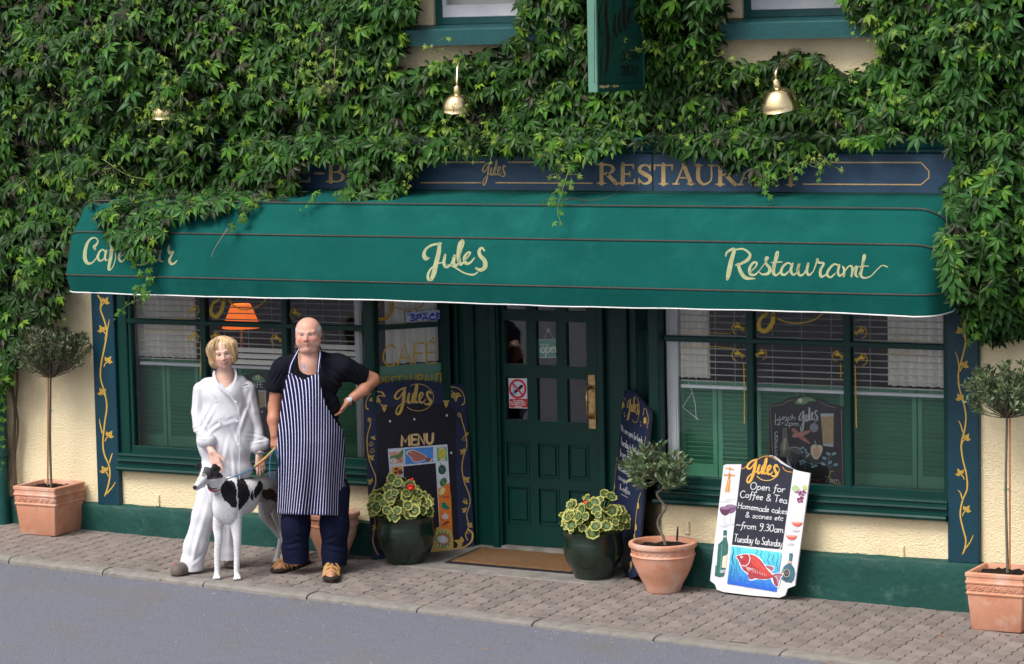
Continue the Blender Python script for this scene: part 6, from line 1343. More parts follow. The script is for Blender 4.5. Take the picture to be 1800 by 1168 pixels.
a.stroke([h6(535,-60),h6(530,60),h6(535,250),h6(552,320)], [3,4.4,4.4,2], DK); a.stroke([h6(585,180),h6(610,120),h6(600,90),h6(580,150),h6(590,250),h6(620,240)], [2,2,3,4,3,1.5], DK); a.stroke([h6(690,70),h6(655,110),h6(680,160),h6(680,210),h6(650,210)], 3, DK)
write(a, '01544', *h6(500,662), *h6(690,655), 98/6.147, 1.7, DK, slant=0); write(a, '318206', *h6(485,818), *h6(700,812), 105/6.147, 1.8, DK, slant=0) if '6' in GL else write(a, '31820', *h6(485,818), *h6(680,812), 105/6.147, 1.8, DK, slant=0)
a.build('lettering', 'sign_paint', t)
# ================================================================ virginia creeper over the upper wall
ivy = thing('virginia_creeper', 'dense green virginia creeper covering the upper wall and hanging over the awning', 'climbing plant', (-4.4, -.05, -.02))
def inpoly(px, py, poly):
    poly = np.asarray(poly, float); x, y = px[:, None], py[:, None]; x0, y0 = poly[:, 0], poly[:, 1]; x1, y1 = np.roll(x0, -1), np.roll(y0, -1)
    c = ((y0 > y) != (y1 > y)) & (x < (x1-x0)*(y-y0)/(y1-y0+1e-9)+x0)
    return c.sum(1) % 2 == 1
IV = [(-500,-520),(-500,760),(-60,720),(0,690),(22,645),(38,600),(58,560),(96,556),(112,520),(108,470),(116,420),(138,378),(158,368),(176,392),(196,412),(218,430),(240,440),(262,442),(278,428),(292,400),(306,378),(332,376),(352,368),(378,372),(404,358),(432,362),(455,348),(490,352),(520,338),(556,334),(578,330),(600,346),(626,350),(655,346),(690,342),(708,325),(728,300),(745,278),(790,266),(836,268),(880,262),(905,262),(940,266),(968,288),(1000,292),(1032,272),(1075,258),(1130,252),(1180,268),(1225,266),(1262,274),(1290,296),(1330,310),(1358,310),(1392,280),(1424,260),(1470,254),(1520,250),(1560,246),(1596,238),(1622,242),(1662,236),(1682,282),(1668,330),(1676,372),(1656,420),(1660,470),(1672,520),(1700,552),(1712,588),(1740,594),(1768,602),(1800,588),(2300,610),(2300,-520)]
H1 = [(730,-60),(728,30),(712,52),(706,68),(706,90),(690,104),(704,128),(756,116),(792,104),(832,96),(868,84),(902,64),(912,24),(916,-10),(920,-60)]
H2 = [(1272,-60),(1270,26),(1262,60),(1254,90),(1280,114),(1336,112),(1372,96),(1416,94),(1444,104),(1476,124),(1520,122),(1546,90),(1540,56),(1516,38),(1496,20),(1484,-10),(1488,-60)]
H4 = [(516,300),(536,278),(604,276),(622,300),(606,345),(560,345),(524,335)]
H3 = [(1033,-520),(1033,-60),(1052,-60),(1052,-520)]
LV_ = [(0, 1.0), (42, .92), (-42, .92), (98, .66), (-98, .66)]
def leaf_proto(seed):
    r = random.Random(seed); V = []; Fc = []; T = []
    for i, (a_, l) in enumerate(LV_):
        a_ = R_(-90+a_+r.uniform(-9, 9)); l *= r.uniform(.85, 1.1); dx, dy = math.cos(a_), math.sin(a_); nx, ny = -dy, dx; w = .178*l*r.uniform(.85, 1.15); dr = r.uniform(.15, .45); b = len(V)
        def p(t, s): z = -dr*t*t*l+abs(s)*.35*w/.19*.19*1.0+.02; return (dx*t*l+nx*s*w, dy*t*l+ny*s*w, z)
        V += [p(.05, 0), p(.32, .72), p(.30, 0), p(.32, -.72), p(.60, .98), p(.60, 0), p(.60, -.98), p(.84, .45), p(.84, -.45), p(1.04, 0)]
        Fc += [(b, b+2, b+1), (b, b+3, b+2), (b+1, b+2, b+5), (b+1, b+5, b+4), (b+2, b+3, b+6), (b+2, b+6, b+5), (b+4, b+5, b+7), (b+5, b+6, b+8), (b+5, b+9, b+7), (b+5, b+8, b+9)]
    # petiole
    b = len(V); V += [(-.012, 0, 0), (.012, 0, 0), (0, .5, -.25)]; Fc += [(b, b+1, b+2)]
    return np.array(V, np.float32), np.array(Fc, np.int32)
PROT = [leaf_proto(s_) for s_ in range(6)]
rs = np.random.RandomState(11)
from math import pi
def smooth_noise(x, z, s, seed):
    r = np.random.RandomState(seed); out = np.zeros_like(x)
    for k in range(7):
        a_ = r.uniform(0, 2*pi); f = s*r.uniform(.5, 1.6); out += np.sin((x*np.cos(a_)+z*np.sin(a_))*f+r.uniform(0, 6.28))
    return out/7*1.6
def unproj(px, py, Y):
    rr = _fw[None]+_R[None]*((px-900)/F)[:, None]-_U[None]*((py-584)/F)[:, None]; t = (Y-_C[1])/rr[:, 1]; return _C[None]+rr*t[:, None]
def sample(n, lo, hi, xr=(-230, 2030), yr=(-200, 760), shrink=0):
    px = rs.uniform(*xr, n); py = rs.uniform(*yr, n); m_ = inpoly(px, py, IV) & ~inpoly(px, py, H1) & ~inpoly(px, py, H2) & (smooth_noise(px/100, py/100, 4.6, 77)+smooth_noise(px/100, py/100, 9, 78)*.5 > (-.62 if lo > .5 else -9)) & ~inpoly(px, py, H4)
    px, py = px[m_], py[m_]; u = rs.uniform(lo, hi, len(px)); Y = np.full(len(px), -.1)
    for it in range(3):
        P_ = unproj(px, py, Y); D = np.clip(.23+.17*smooth_noise(P_[:, 0], P_[:, 2], 3.2, 5)+.05*smooth_noise(P_[:, 0], P_[:, 2], 9, 8), .08, .50)
        z = P_[:, 2]; over = (z < 2.66) & (np.abs(P_[:, 0]) < 3.42); 
        Yaw = -np.sqrt(np.clip(.725**2-(z-2.02)**2, 0, 1)); Yaw = np.where(z > 2.55, -.05-(2.66-z)*3.6, Yaw)
        front = (z < 3.02) & (np.abs(P_[:, 0]) < 3.7)
        Y = np.where(over, Yaw-.03-u*.10, np.where(front, -.12-u*(D*.9), .02-u*D))
    return unproj(px, py, Y), u, px, py
fs = []
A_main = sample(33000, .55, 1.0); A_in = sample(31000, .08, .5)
def build_leaves(Pw, u, px, py, scale_rng, layer):
    n = len(Pw); V = []; Fc = []; C = []; base = 0; nz = smooth_noise(Pw[:, 0], Pw[:, 2], 4, 21); nz2 = smooth_noise(Pw[:, 0], Pw[:, 2], 1.6, 33)
    out = []
    for i in range(n):
        s_ = rs.uniform(*scale_rng); young = rs.rand() < (.16+.10*nz[i]) and layer == 'out'
        if young: s_ *= rs.uniform(.45, .7)
        # normal leans outward and up; the middle leaflet hangs down
        nv = np.array([rs.normal()*.38, -1.0, .72+rs.normal()*.45]); nv /= np.linalg.norm(nv); yv = np.array([rs.normal()*.95, .15, 1.0]); yv -= nv*(yv@nv); yv /= np.linalg.norm(yv); xv = np.cross(yv, nv)
        if young: c = np.array([.115, .215, .012])*rs.uniform(.7, 1.3)
        else:
            c = np.array([.015, .056, .005])*rs.uniform(.5, 1.5)*(1+.25*nz2[i])
            r0 = rs.rand()
            if r0 < .05: c = np.array([.035, .035, .018])*rs.uniform(.6, 1.2)
            elif r0 < .22: c = np.array([.052, .140, .009])*rs.uniform(.7, 1.4)
        if layer == 'in': c = c*.4  # inner leaves coloured darker to stand in for shade deep in the creeper
        out.append((Pw[i], xv, yv, nv, s_, c, i % 6))
    return out
L1 = build_leaves(*A_main, (.078, .122), 'out'); keep = 11000/len(L1); L1 = [l for l in L1 if rs.rand() < keep]
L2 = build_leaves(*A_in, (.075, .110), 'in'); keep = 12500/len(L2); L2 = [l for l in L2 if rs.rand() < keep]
# strands hanging over the canvas
def strand(pts, Yv, n, s_rng, twig='twig', col=None, tw=.003):
    q = catmull(pts, 8); Y = Yv if hasattr(Yv, '__len__') else [Yv]*len(q); W = [P(p[0], p[1], float(np.interp(i/(len(q)-1), np.linspace(0, 1, len(Y)), Y))) for i, p in enumerate(q)]
    MB().tube([tuple(w) for w in W], [tw*(1-.6*i/len(W)) for i in range(len(W))], 5).build('stem', twig, ivy)
    out = []
    for k in range(n):
        ip = (k+.5)/n*(len(W)-1); i0 = int(ip); p = W[i0]+rs.normal(size=3)*np.array([.022, .010, .018])+np.array([0, -.015, 0]); s_ = rs.uniform(*s_rng)*(1-.35*k/n)
        nv = np.array([rs.normal()*.35, -1, .5+rs.normal()*.3]); nv /= np.linalg.norm(nv); yv = np.array([rs.normal()*.5, .1, 1.0]); yv -= nv*(yv@nv); yv /= np.linalg.norm(yv); xv = np.cross(yv, nv)
        c = np.array(col or (.055, .150, .012))*rs.uniform(.7, 1.4); out.append((p, xv, yv, nv, s_, c, k % 6))
    return out
L3 = []
YA = -.77
L3 += strand([(236,420),(250,440),(266,462),(258,490),(252,510),(256,522)], [-.74, YA-.02, YA, YA], 26, (.045, .075)); L3 += strand([(256,500),(254,520),(240,528),(225,536),(210,548),(200,556)], YA-.03, 13, (.022, .045), 'green_stem')
L3 += strand([(215,425),(225,445),(238,470)], [-.74, YA], 10, (.045, .07)); L3 += strand([(245,520),(258,516),(266,512)], YA-.03, 4, (.04, .055))
L3 += strand([(452,350),(436,372),(418,392),(402,404)], [-.55, -.72], 13, (.035, .07)); strand([(400,402),(388,420),(376,440),(371,452)], -.75, 0, (.1, .2), 'bare_twig')
L3 += strand([(1000,296),(994,318),(985,345),(980,372),(986,392)], [-.45, -.6, -.72], 13, (.022, .055), 'green_stem'); L3 += strand([(984,330),(968,345),(962,362)], -.62, 5, (.03, .05), 'green_stem')
L3 += strand([(1350,300),(1346,320),(1350,346)], [-.25, -.5], 8, (.035, .06)); L3 += strand([(1420,282),(1405,300),(1380,310),(1352,322)], -.3, 12, (.022, .045), 'green_stem', (.085, .19, .03)); L3 += strand([(1450,278),(1446,295),(1438,308)], -.3, 6, (.03, .05))
L3 += strand([(722,300),(718,318),(714,332)], -.3, 9, (.02, .04), 'green_stem', (.14, .22, .03)); L3 += strand([(555,340),(545,352),(536,364)], -.55, 7, (.03, .05)); L3 += strand([(596,342),(610,338),(622,342)], -.55, 5, (.03, .05))
L3 += strand([(62,556),(86,560),(104,566),(118,566)], -.20, 6, (.02, .04), 'green_stem', (.10, .19, .03)); L3 += strand([(0,648),(18,660),(30,672)], -.18, 10, (.04, .06)); L3 += strand([(0,720),(6,750),(4,790),(6,840)], -.16, 12, (.03, .055)); L3 += strand([(-6,600),(6,640),(4,690),(8,720)], -.16, 24, (.05, .07))
L3 += strand([(1708,560),(1716,590),(1714,604)], -.28, 6, (.05, .075)); L3 += strand([(1660,470),(1652,482),(1646,490)], -.5, 6, (.04, .06)); L3 += strand([(1664,360),(1664,400),(1664,440)], -.62, 8, (.02, .035), 'green_stem')
# dry vine lying on the awning top
for pts, Yv in (([(870,300),(905,318),(900,340),(888,352)], -.2), ([(960,352),(1000,350),(1040,352),(1080,342),(1086,320)], -.35), ([(985,356),(1010,348),(1035,356),(1060,350)], -.36)): strand(pts, Yv, 0, (.1, .2), 'twig', tw=.0022)
for pts in ([(76,220),(70,250),(60,280)], [(96,262),(102,295),(112,330),(104,350)], [(520,20),(516,60),(500,90),(480,110)], [(590,80),(588,120),(590,150)], [(180,280),(230,310),(290,312),(335,280)], [(1725,500),(1722,520),(1724,545)], [(1745,492),(1735,505),(1732,512)], [(45,316),(28,330),(20,336)]):
    strand(pts, -.46, 0, (.1, .2), random.choice(['bare_twig', 'twig', 'green_stem']), tw=.0028)
# yellow-green new shoots with tendrils
def shoots(cx, cy, rx, ry, n, Yv, sc=1):
    out = []; mb = MB()
    for k in range(n):
        x = cx+rs.normal()*rx*.5; y = cy+rs.normal()*ry*.5; a_ = rs.uniform(0, 6.28); L = rs.uniform(10, 26)*sc; pts = []
        for i in range(6): a_ += rs.normal()*.45; x += math.cos(a_)*L/5; y += math.sin(a_)*L/5; pts.append(tuple(P(x, y, Yv-rs.uniform(0, .04))))
        mb.tube(catmull(pts, 3), .0016, 4, cap=False)
        p = np.array(pts[-1]); nv = np.array([rs.normal()*.4, -1, .4+rs.normal()*.4]); nv /= np.linalg.norm(nv); yv = np.array([rs.normal()*.8, .1, 1.0]); yv -= nv*(yv@nv); yv /= np.linalg.norm(yv)
        out.append((p, np.cross(yv, nv), yv, nv, rs.uniform(.018, .038), np.array([.17, .25, .035])*rs.uniform(.7, 1.3), k % 6))
    mb.build('tendrils', 'green_stem', ivy, kind='stuff'); return out
for q in ((290,205,60,40,34,-.50),(270,125,60,22,12,-.44),(570,150,50,40,26,-.46),(180,310,70,22,14,-.45),(560,80,50,30,12,-.44),(810,205,45,14,12,-.50),(830,250,40,20,18,-.34),(985,300,26,20,12,-.34),(1430,290,60,14,16,-.32),(1120,90,50,20,8,-.45),(60,190,60,40,10,-.42),(190,55,50,30,8,-.42),(770,100,70,20,14,-.36),(1250,110,60,24,12,-.36),(1560,60,60,40,12,-.36),(1720,60,50,40,10,-.4),(1560,180,60,40,12,-.38),(1200,230,80,30,10,-.4)): L3 += shoots(*q)
allL = L1+L3
def dist(l): return float((np.asarray(l[0])-_C)@_fw)
def onscreen(p):
    d = np.asarray(p)-_C; z = d@_fw; x = 900+F*(d@_R)/z; y = 584-F*(d@_U)/z; return 0 < x < 1800 and 0 < y < 1168
cand = sorted([i for i, l in enumerate(allL) if onscreen(l[0])], key=lambda i: -allL[i][4]/dist(allL[i])*(1+.8*max(0, -allL[i][0][1]))); chosen = set(cand[:300])
pme_ = []
for k, (V, Fc) in enumerate(PROT):
    o = npmesh('leaf', V, Fc, 'creeper_leaf', None, smooth=False); me = o.data; bpy.data.objects.remove(o)
    vs = []
    for q in range(3):
        m2 = me.copy(); c = [(.020,.080,.010), (.045,.145,.016), (.026,.095,.016)][q]; ca = m2.color_attributes.new('Col', 'FLOAT_COLOR', 'POINT'); ca.data.foreach_set('color', list(c+(1,))*len(V)); vs.append(m2)
    pme_.append(vs)
L0 = ROOTLOC[ivy.name]
for i in chosen:
    p, xv, yv, nv, s_, c, k = allL[i]; o = bpy.data.objects.new('leaf', pme_[k][i % 3]); COL.objects.link(o); o.parent = ivy
    o.matrix_local = Matrix(((xv[0]*s_, yv[0]*s_, nv[0]*s_, p[0]-L0.x), (xv[1]*s_, yv[1]*s_, nv[1]*s_, p[1]-L0.y), (xv[2]*s_, yv[2]*s_, nv[2]*s_, p[2]-L0.z), (0, 0, 0, 1)))
def join(Ls, name):
    VV, FF, CC = [], [], []; b = 0
    for p, xv, yv, nv, s_, c, k in Ls:
        V, Fc = PROT[k]; M3 = np.stack([xv, yv, nv])*s_; VV.append(V@M3+np.asarray(p)); FF.append(Fc+b if Fc.shape[1] == 3 else Fc); b += len(V)
        cc = np.repeat(np.asarray(c)[None], len(V), 0)*rs.uniform(.88, 1.12, (len(V), 1)); CC.append(cc)
    npmesh(name, np.concatenate(VV), np.concatenate(FF), 'creeper_leaf', ivy, kind='stuff', smooth=False, cols=np.concatenate(CC))
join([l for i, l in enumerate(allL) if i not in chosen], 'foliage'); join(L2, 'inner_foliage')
# woody stems against the wall
mb = MB()
for k in range(90):
    x = rs.uniform(-6.5, 6.5); z = rs.uniform(2.9, 5.4); a_ = rs.uniform(.6, 2.4); pts = []
    for i in range(9): pts.append((x, -.01-rs.uniform(0, .05), z)); a_ += rs.normal()*.3; x += math.cos(a_)*.12; z += math.sin(a_)*.12*(1 if k % 2 else -1)
    ok = all(not (h[0]-.15 < p[0] < h[1]+.15 and p[2] > 3.6) and p[2] > 3.0 for p in pts for h in UW)
    if ok: mb.tube(catmull(pts, 3), rs.uniform(.003, .009), 5)
for k in range(6):
    x = -4.42+rs.uniform(-.25, .05); pts = [(x+rs.normal()*.03, -.04, .1+i*.35) for i in range(12)]; mb.tube(catmull(pts, 4), .009, 6)
mb.build('woody_stems', 'twig', ivy, kind='stuff')
# ================================================================ bodies grown as one surface from blended solids
class SDF:
    def __init__(s): s.p = []
    def cap(s, a, b, ra, rb=None, k=.02, flat=1.0, op='+'): s.p.append(('c', np.array(a, float), np.array(b, float), float(ra), float(ra if rb is None else rb), k, flat, op)); return s
    def chain(s, pts, rs_, k=.02, flat=1.0):
        for i in range(len(pts)-1): s.cap(pts[i], pts[i+1], rs_[i], rs_[i+1], k, flat)
        return s
    def ell(s, c, r, k=.02, op='+', rot=0.0, rotx=0.0): s.p.append(('e', np.array(c, float), np.array(r, float), rot, rotx, k, None, op)); return s
    def mesh(s, h, disp=None, pad=.03):
        lo = np.full(3, 1e9); hi = -lo
        for q in s.p:
            if q[7] != '+': continue
            if q[0] == 'c': r = max(q[3], q[4]); lo = np.minimum(lo, np.minimum(q[1], q[2])-r); hi = np.maximum(hi, np.maximum(q[1], q[2])+r)
            else: r = q[2].max(); lo = np.minimum(lo, q[1]-r); hi = np.maximum(hi, q[1]+r)
        lo -= pad; hi += pad; n = np.ceil((hi-lo)/h).astype(int)+1; D = np.full(n, .5, np.float32)
        ax = [lo[i]+h*np.arange(n[i]) for i in range(3)]
        for q in s.p:
            k = q[5]; m_ = k+.035
            if q[0] == 'c': r = max(q[3], q[4]); a_ = np.minimum(q[1], q[2])-r-m_; b_ = np.maximum(q[1], q[2])+r+m_
            else: r = q[2].max(); a_ = q[1]-r-m_; b_ = q[1]+r+m_
            i0 = np.clip(np.floor((a_-lo)/h).astype(int), 0, n); i1 = np.clip(np.ceil((b_-lo)/h).astype(int)+1, 0, n)
            if (i1 <= i0).any(): continue
            X, Y, Z = np.meshgrid(ax[0][i0[0]:i1[0]], ax[1][i0[1]:i1[1]], ax[2][i0[2]:i1[2]], indexing='ij')
            if q[0] == 'c':
                A, B, ra, rb = q[1], q[2], q[3], q[4]; ba = B-A; L = ba@ba+1e-9; px, py, pz = X-A[0], Y-A[1], Z-A[2]; t = np.clip((px*ba[0]+py*ba[1]+pz*ba[2])/L, 0, 1)
                dx, dy, dz = px-t*ba[0], py-t*ba[1], (pz-t*ba[2])/q[6]; d = np.sqrt(dx*dx+dy*dy+dz*dz)-(ra+(rb-ra)*t)
                if q[6] < 1: d = d*(.5+.5*q[6])
            else:
                px, py, pz = X-q[1][0], Y-q[1][1], Z-q[1][2]
                if q[3]: c, s_ = math.cos(q[3]), math.sin(q[3]); px, py = px*c+py*s_, -px*s_+py*c
                if q[4]: c, s_ = math.cos(q[4]), math.sin(q[4]); py, pz = py*c+pz*s_, -py*s_+pz*c
                r = q[2]; k0 = np.sqrt((px/r[0])**2+(py/r[1])**2+(pz/r[2])**2); k1 = np.sqrt((px/r[0]**2)**2+(py/r[1]**2)**2+(pz/r[2]**2)**2)+1e-9; d = k0*(k0-1)/k1
                d = np.where(k0 < 1e-4, -r.min(), d)
            sl_ = (slice(i0[0], i1[0]), slice(i0[1], i1[1]), slice(i0[2], i1[2])); cur = D[sl_]; d = d.astype(np.float32)
            if q[7] == '+': hh = np.maximum(k-np.abs(cur-d), 0)/max(k, 1e-6); D[sl_] = np.minimum(cur, d)-hh*hh*k*.25
            else: hh = np.maximum(k-np.abs(cur+d), 0)/max(k, 1e-6); D[sl_] = np.maximum(cur, -d)+hh*hh*k*.25
        if disp is not None:
            X, Y, Z = np.meshgrid(*ax, indexing='ij'); D = D+disp(X, Y, Z, D).astype(np.float32)
        D[0] = D[-1] = .5; D[:, 0] = D[:, -1] = .5; D[:, :, 0] = D[:, :, -1] = .5
        # surface nets
        ins = D < 0; c = np.zeros(tuple(n-1), np.int8)
        for i in (0, 1):
            for j in (0, 1):
                for k in (0, 1): c += ins[i:n[0]-1+i, j:n[1]-1+j, k:n[2]-1+k]
        act = (c > 0) & (c < 8); I = np.argwhere(act); idx = np.full(act.shape, -1, np.int64); idx[act] = np.arange(len(I)); acc = np.zeros((len(I), 3)); cnt = np.zeros(len(I))
        cs = [(0,0,0),(1,0,0),(0,1,0),(1,1,0),(0,0,1),(1,0,1),(0,1,1),(1,1,1)]
        for a_, b_ in ((0,1),(2,3),(4,5),(6,7),(0,2),(1,3),(4,6),(5,7),(0,4),(1,5),(2,6),(3,7)):
            pa_, pb_ = np.array(cs[a_]), np.array(cs[b_]); va = D[tuple((I+pa_).T)]; vb = D[tuple((I+pb_).T)]; m_ = (va < 0) != (vb < 0); t = np.where(m_, va/(va-vb+1e-12), 0)
            acc += m_[:, None]*(pa_+(pb_-pa_)*t[:, None]); cnt += m_
        V = lo+(I+acc/cnt[:, None])*h; Fq = []
        for axs in range(3):
            o1, o2 = [(1, 2), (2, 0), (0, 1)][axs]; s0 = [slice(None)]*3; s1 = [slice(None)]*3; s0[axs] = slice(0, -1); s1[axs] = slice(1, None); e = ins[tuple(s0)] != ins[tuple(s1)]; flip = ins[tuple(s0)]
            E = np.argwhere(e); E = E[(E[:, o1] > 0) & (E[:, o2] > 0) & (E[:, o1] < n[o1]-1) & (E[:, o2] < n[o2]-1)]
            f = flip[tuple(E.T)]; u1 = np.zeros(3, int); u1[o1] = 1; u2 = np.zeros(3, int); u2[o2] = 1
            q = np.stack([idx[tuple((E-u1-u2).T)], idx[tuple((E-u2).T)], idx[tuple(E.T)], idx[tuple((E-u1).T)]], 1); q[~f] = q[~f][:, ::-1]; Fq.append(q)
        return V, np.concatenate(Fq)
class Fig:
    """local frame of a figure: x to the right, y up, z towards the street-side viewpoint; built standing on its base point"""
    def __init__(s, name, label, cat, gx, gy):
        s.b = np.array([gx, gy, G(gx, gy)]); s.e = np.array([[math.cos(YAW), math.sin(YAW), 0], [0, 0, 1], [math.sin(YAW), -math.cos(YAW), 0]]); s.root = bpy.data.objects.new(name, None); COL.objects.link(s.root)
        E = s.e; s.M = Matrix(((E[0][0], E[1][0], E[2][0], s.b[0]), (E[0][1], E[1][1], E[2][1], s.b[1]), (E[0][2], E[1][2], E[2][2], s.b[2]), (0, 0, 0, 1))); s.root.matrix_world = s.M; tag(s.root, label, cat)
    def J(s, x, y, d=0.0):
        n = s.e[2]; p = onpl(x, y, n, float(n@s.b)+d); return s.e@(p-s.b)
    def gr(s, x, y): p = PG(x, y); return s.e@(p-s.b)
    def world(s, l): return s.b+s.e.T@np.asarray(l)
    def put(s, name, sdf, h, mat, disp=None, cols=None, kind=None, label=None, smooth=True):
        V, Fq = sdf.mesh(h, disp); C = cols(V) if cols else None; return npmesh(name, V, Fq, mat, s.root, kind, label, smooth, C)
    def mesh(s, name, mb, mat, smooth=50, par=None): return mb.build(name, mat, par or s.root, smooth=smooth)
attrmat('skin', rough=.5, noise=.06, spec=.4, sss=.12, nscale=60, bump=.15, bscale=220)
attrmat('dog_coat', rough=.75, noise=.14, spec=.25, nscale=90, bump=.3, bscale=260)
pm('white_cotton', (.66,.66,.70), (.60,.60,.655), scale=5, rough=.85, bump=.15, bscale=500, bdist=.001, bump2=.25, b2scale=14)
pm('black_jersey', (.006,.007,.012), (.010,.011,.017), scale=6, rough=.95, spec=.1, bump=.2, bscale=300, bdist=.001, bump2=.3, b2scale=12)
pm('navy_wool', (.006,.008,.026), (.009,.012,.034), scale=6, rough=.95, spec=.1, bump2=.3, b2scale=12)
pm('blond_hair', (.50,.32,.15), (.30,.18,.08), scale=45, rough=.4, bump=.2, bscale=60, bdist=.002, c3=(.80,.66,.46), c3scale=30, c3lo=.55, c3hi=.72)
pm('white_hair', (.66,.66,.68), (.5,.5,.53), scale=50, rough=.6, bump=.6, bscale=120, bdist=.004)
pm('sandal_leather', (.50,.28,.11), (.38,.20,.075), scale=20, rough=.6, bump=.4, bscale=120, bdist=.002)
pm('sole_rubber', (.02,.017,.015), rough=.8)
pm('clog_foam', (.14,.112,.10), (.11,.09,.08), scale=10, rough=.6)
pm('steel', (.6,.6,.62), rough=.25, metal=1)
pm('watch_face', (.7,.72,.78), rough=.2)
pm('lead_blue', (.03,.14,.26), (.02,.1,.2), scale=40, rough=.7)
pm('lead_red', (.50,.06,.04), (.40,.05,.03), scale=40, rough=.7)
pm('lead_yellow', (.50,.45,.12), (.4,.36,.1), scale=40, rough=.7)
pm('collar_red', (.30,.015,.02), rough=.6)
pm('button_blue', (.08,.32,.75), rough=.5)
# striped apron: the woven stripes follow the cloth's own coordinate
m = bpy.data.materials.new('striped_cotton'); m.use_nodes = True; nt = m.node_tree; n_d = nt.nodes; b_ = n_d['Principled BSDF']; uvn = n_d.new('ShaderNodeUVMap'); uvn.uv_map = 'UVMap'; sx = n_d.new('ShaderNodeSeparateXYZ'); lk(nt, uvn.outputs[0], sx.inputs[0])
mu = n_d.new('ShaderNodeMath'); mu.operation = 'FRACT'; lk(nt, sx.outputs[0], mu.inputs[0]); gt = n_d.new('ShaderNodeMath'); gt.operation = 'GREATER_THAN'; gt.inputs[1].default_value = .765; lk(nt, mu.outputs[0], gt.inputs[0])
mxx = n_d.new('ShaderNodeMix'); mxx.data_type = 'RGBA'; mxx.inputs[6].default_value = (.008,.007,.050,1); mxx.inputs[7].default_value = (.60,.62,.78,1); lk(nt, gt.outputs[0], mxx.inputs[0]); lk(nt, mxx.outputs[2], b_.inputs['Base Color']); b_.inputs['Roughness'].default_value = .9; b_.inputs['Specular IOR Level'].default_value = .12; MATS['striped_cotton'] = m

def hand(sd, w, fdir, side, nrm, L=.17, curl=(.3, .35, .35, .4), spread=.16, thumb=.7, k=.008, tcurl=.3):
    """w wrist, fdir towards fingers, side towards the thumb, nrm back of the hand; returns finger tips"""
    w = np.array(w, float); f = np.array(fdir, float); f /= np.linalg.norm(f); t = np.array(side, float); t -= f*(t@f); t /= np.linalg.norm(t); b = np.array(nrm, float); b -= f*(b@f); b -= t*(b@t); b /= np.linalg.norm(b)
    s_ = L/.18; tips = []
    for i, o in enumerate((.028, .010, -.009, -.027)): sd.cap(w+t*o*.55*s_+f*.012*s_, w+f*(.086-.004*abs(i-1))*s_+t*o*s_, .0155*s_, .0118*s_, .012, .85)
    for i, (o, ln) in enumerate(((.028, .070), (.010, .078), (-.009, .072), (-.027, .056))):
        p = w+f*(.086-.004*abs(i-1))*s_+t*o*s_; d = f+t*(spread*(1.2-i*.8)); d /= np.linalg.norm(d); c = curl[i]; r = (.0096, .0098, .0093, .0082)[i]*s_
        for j, fr in enumerate((.46, .30, .24)):
            an = c*(j*.9+.4); dd = d*math.cos(an)-b*math.sin(an); q = p+dd*ln*fr*s_; sd.cap(p, q, r*(1-.09*j), r*(1-.09*(j+1)), .004); p = q
        tips.append(p)
    p = w+t*.018*s_+f*.020*s_; d = t*thumb+f*(1-thumb*.45)-b*.15; d /= np.linalg.norm(d); q = p+d*.040*s_; sd.cap(p, q, .0150*s_, .0118*s_, .010); d2 = d*.85+f*(.35+tcurl)-b*.1; d2 /= np.linalg.norm(d2); q2 = q+d2*.030*s_; sd.cap(q, q2, .0112*s_, .0098*s_, .004); d3 = d2+f*tcurl; d3 /= np.linalg.norm(d3); sd.cap(q2, q2+d3*.022*s_, .0098*s_, .0080*s_, .004); tips.append(q2+d3*.022*s_)
    return tips
class HeadF:
    def __init__(s, c, sc, yaw, tilt, pitch=0.0):
        cy, sy = math.cos(yaw), math.sin(yaw); ct, st = math.cos(tilt), math.sin(tilt); cp, sp = math.cos(pitch), math.sin(pitch)
        Ry = np.array([[cy, 0, sy], [0, 1, 0], [-sy, 0, cy]]); Rz = np.array([[ct, -st, 0], [st, ct, 0], [0, 0, 1]]); Rx = np.array([[1, 0, 0], [0, cp, -sp], [0, sp, cp]]); s.R = Rz@Ry@Rx; s.c = np.array(c, float); s.sc = sc
    def __call__(s, x, y, z): return s.c+s.R@np.array([x, y, z])*s.sc
    def inv(s, V): return ((V-s.c)@s.R)/s.sc
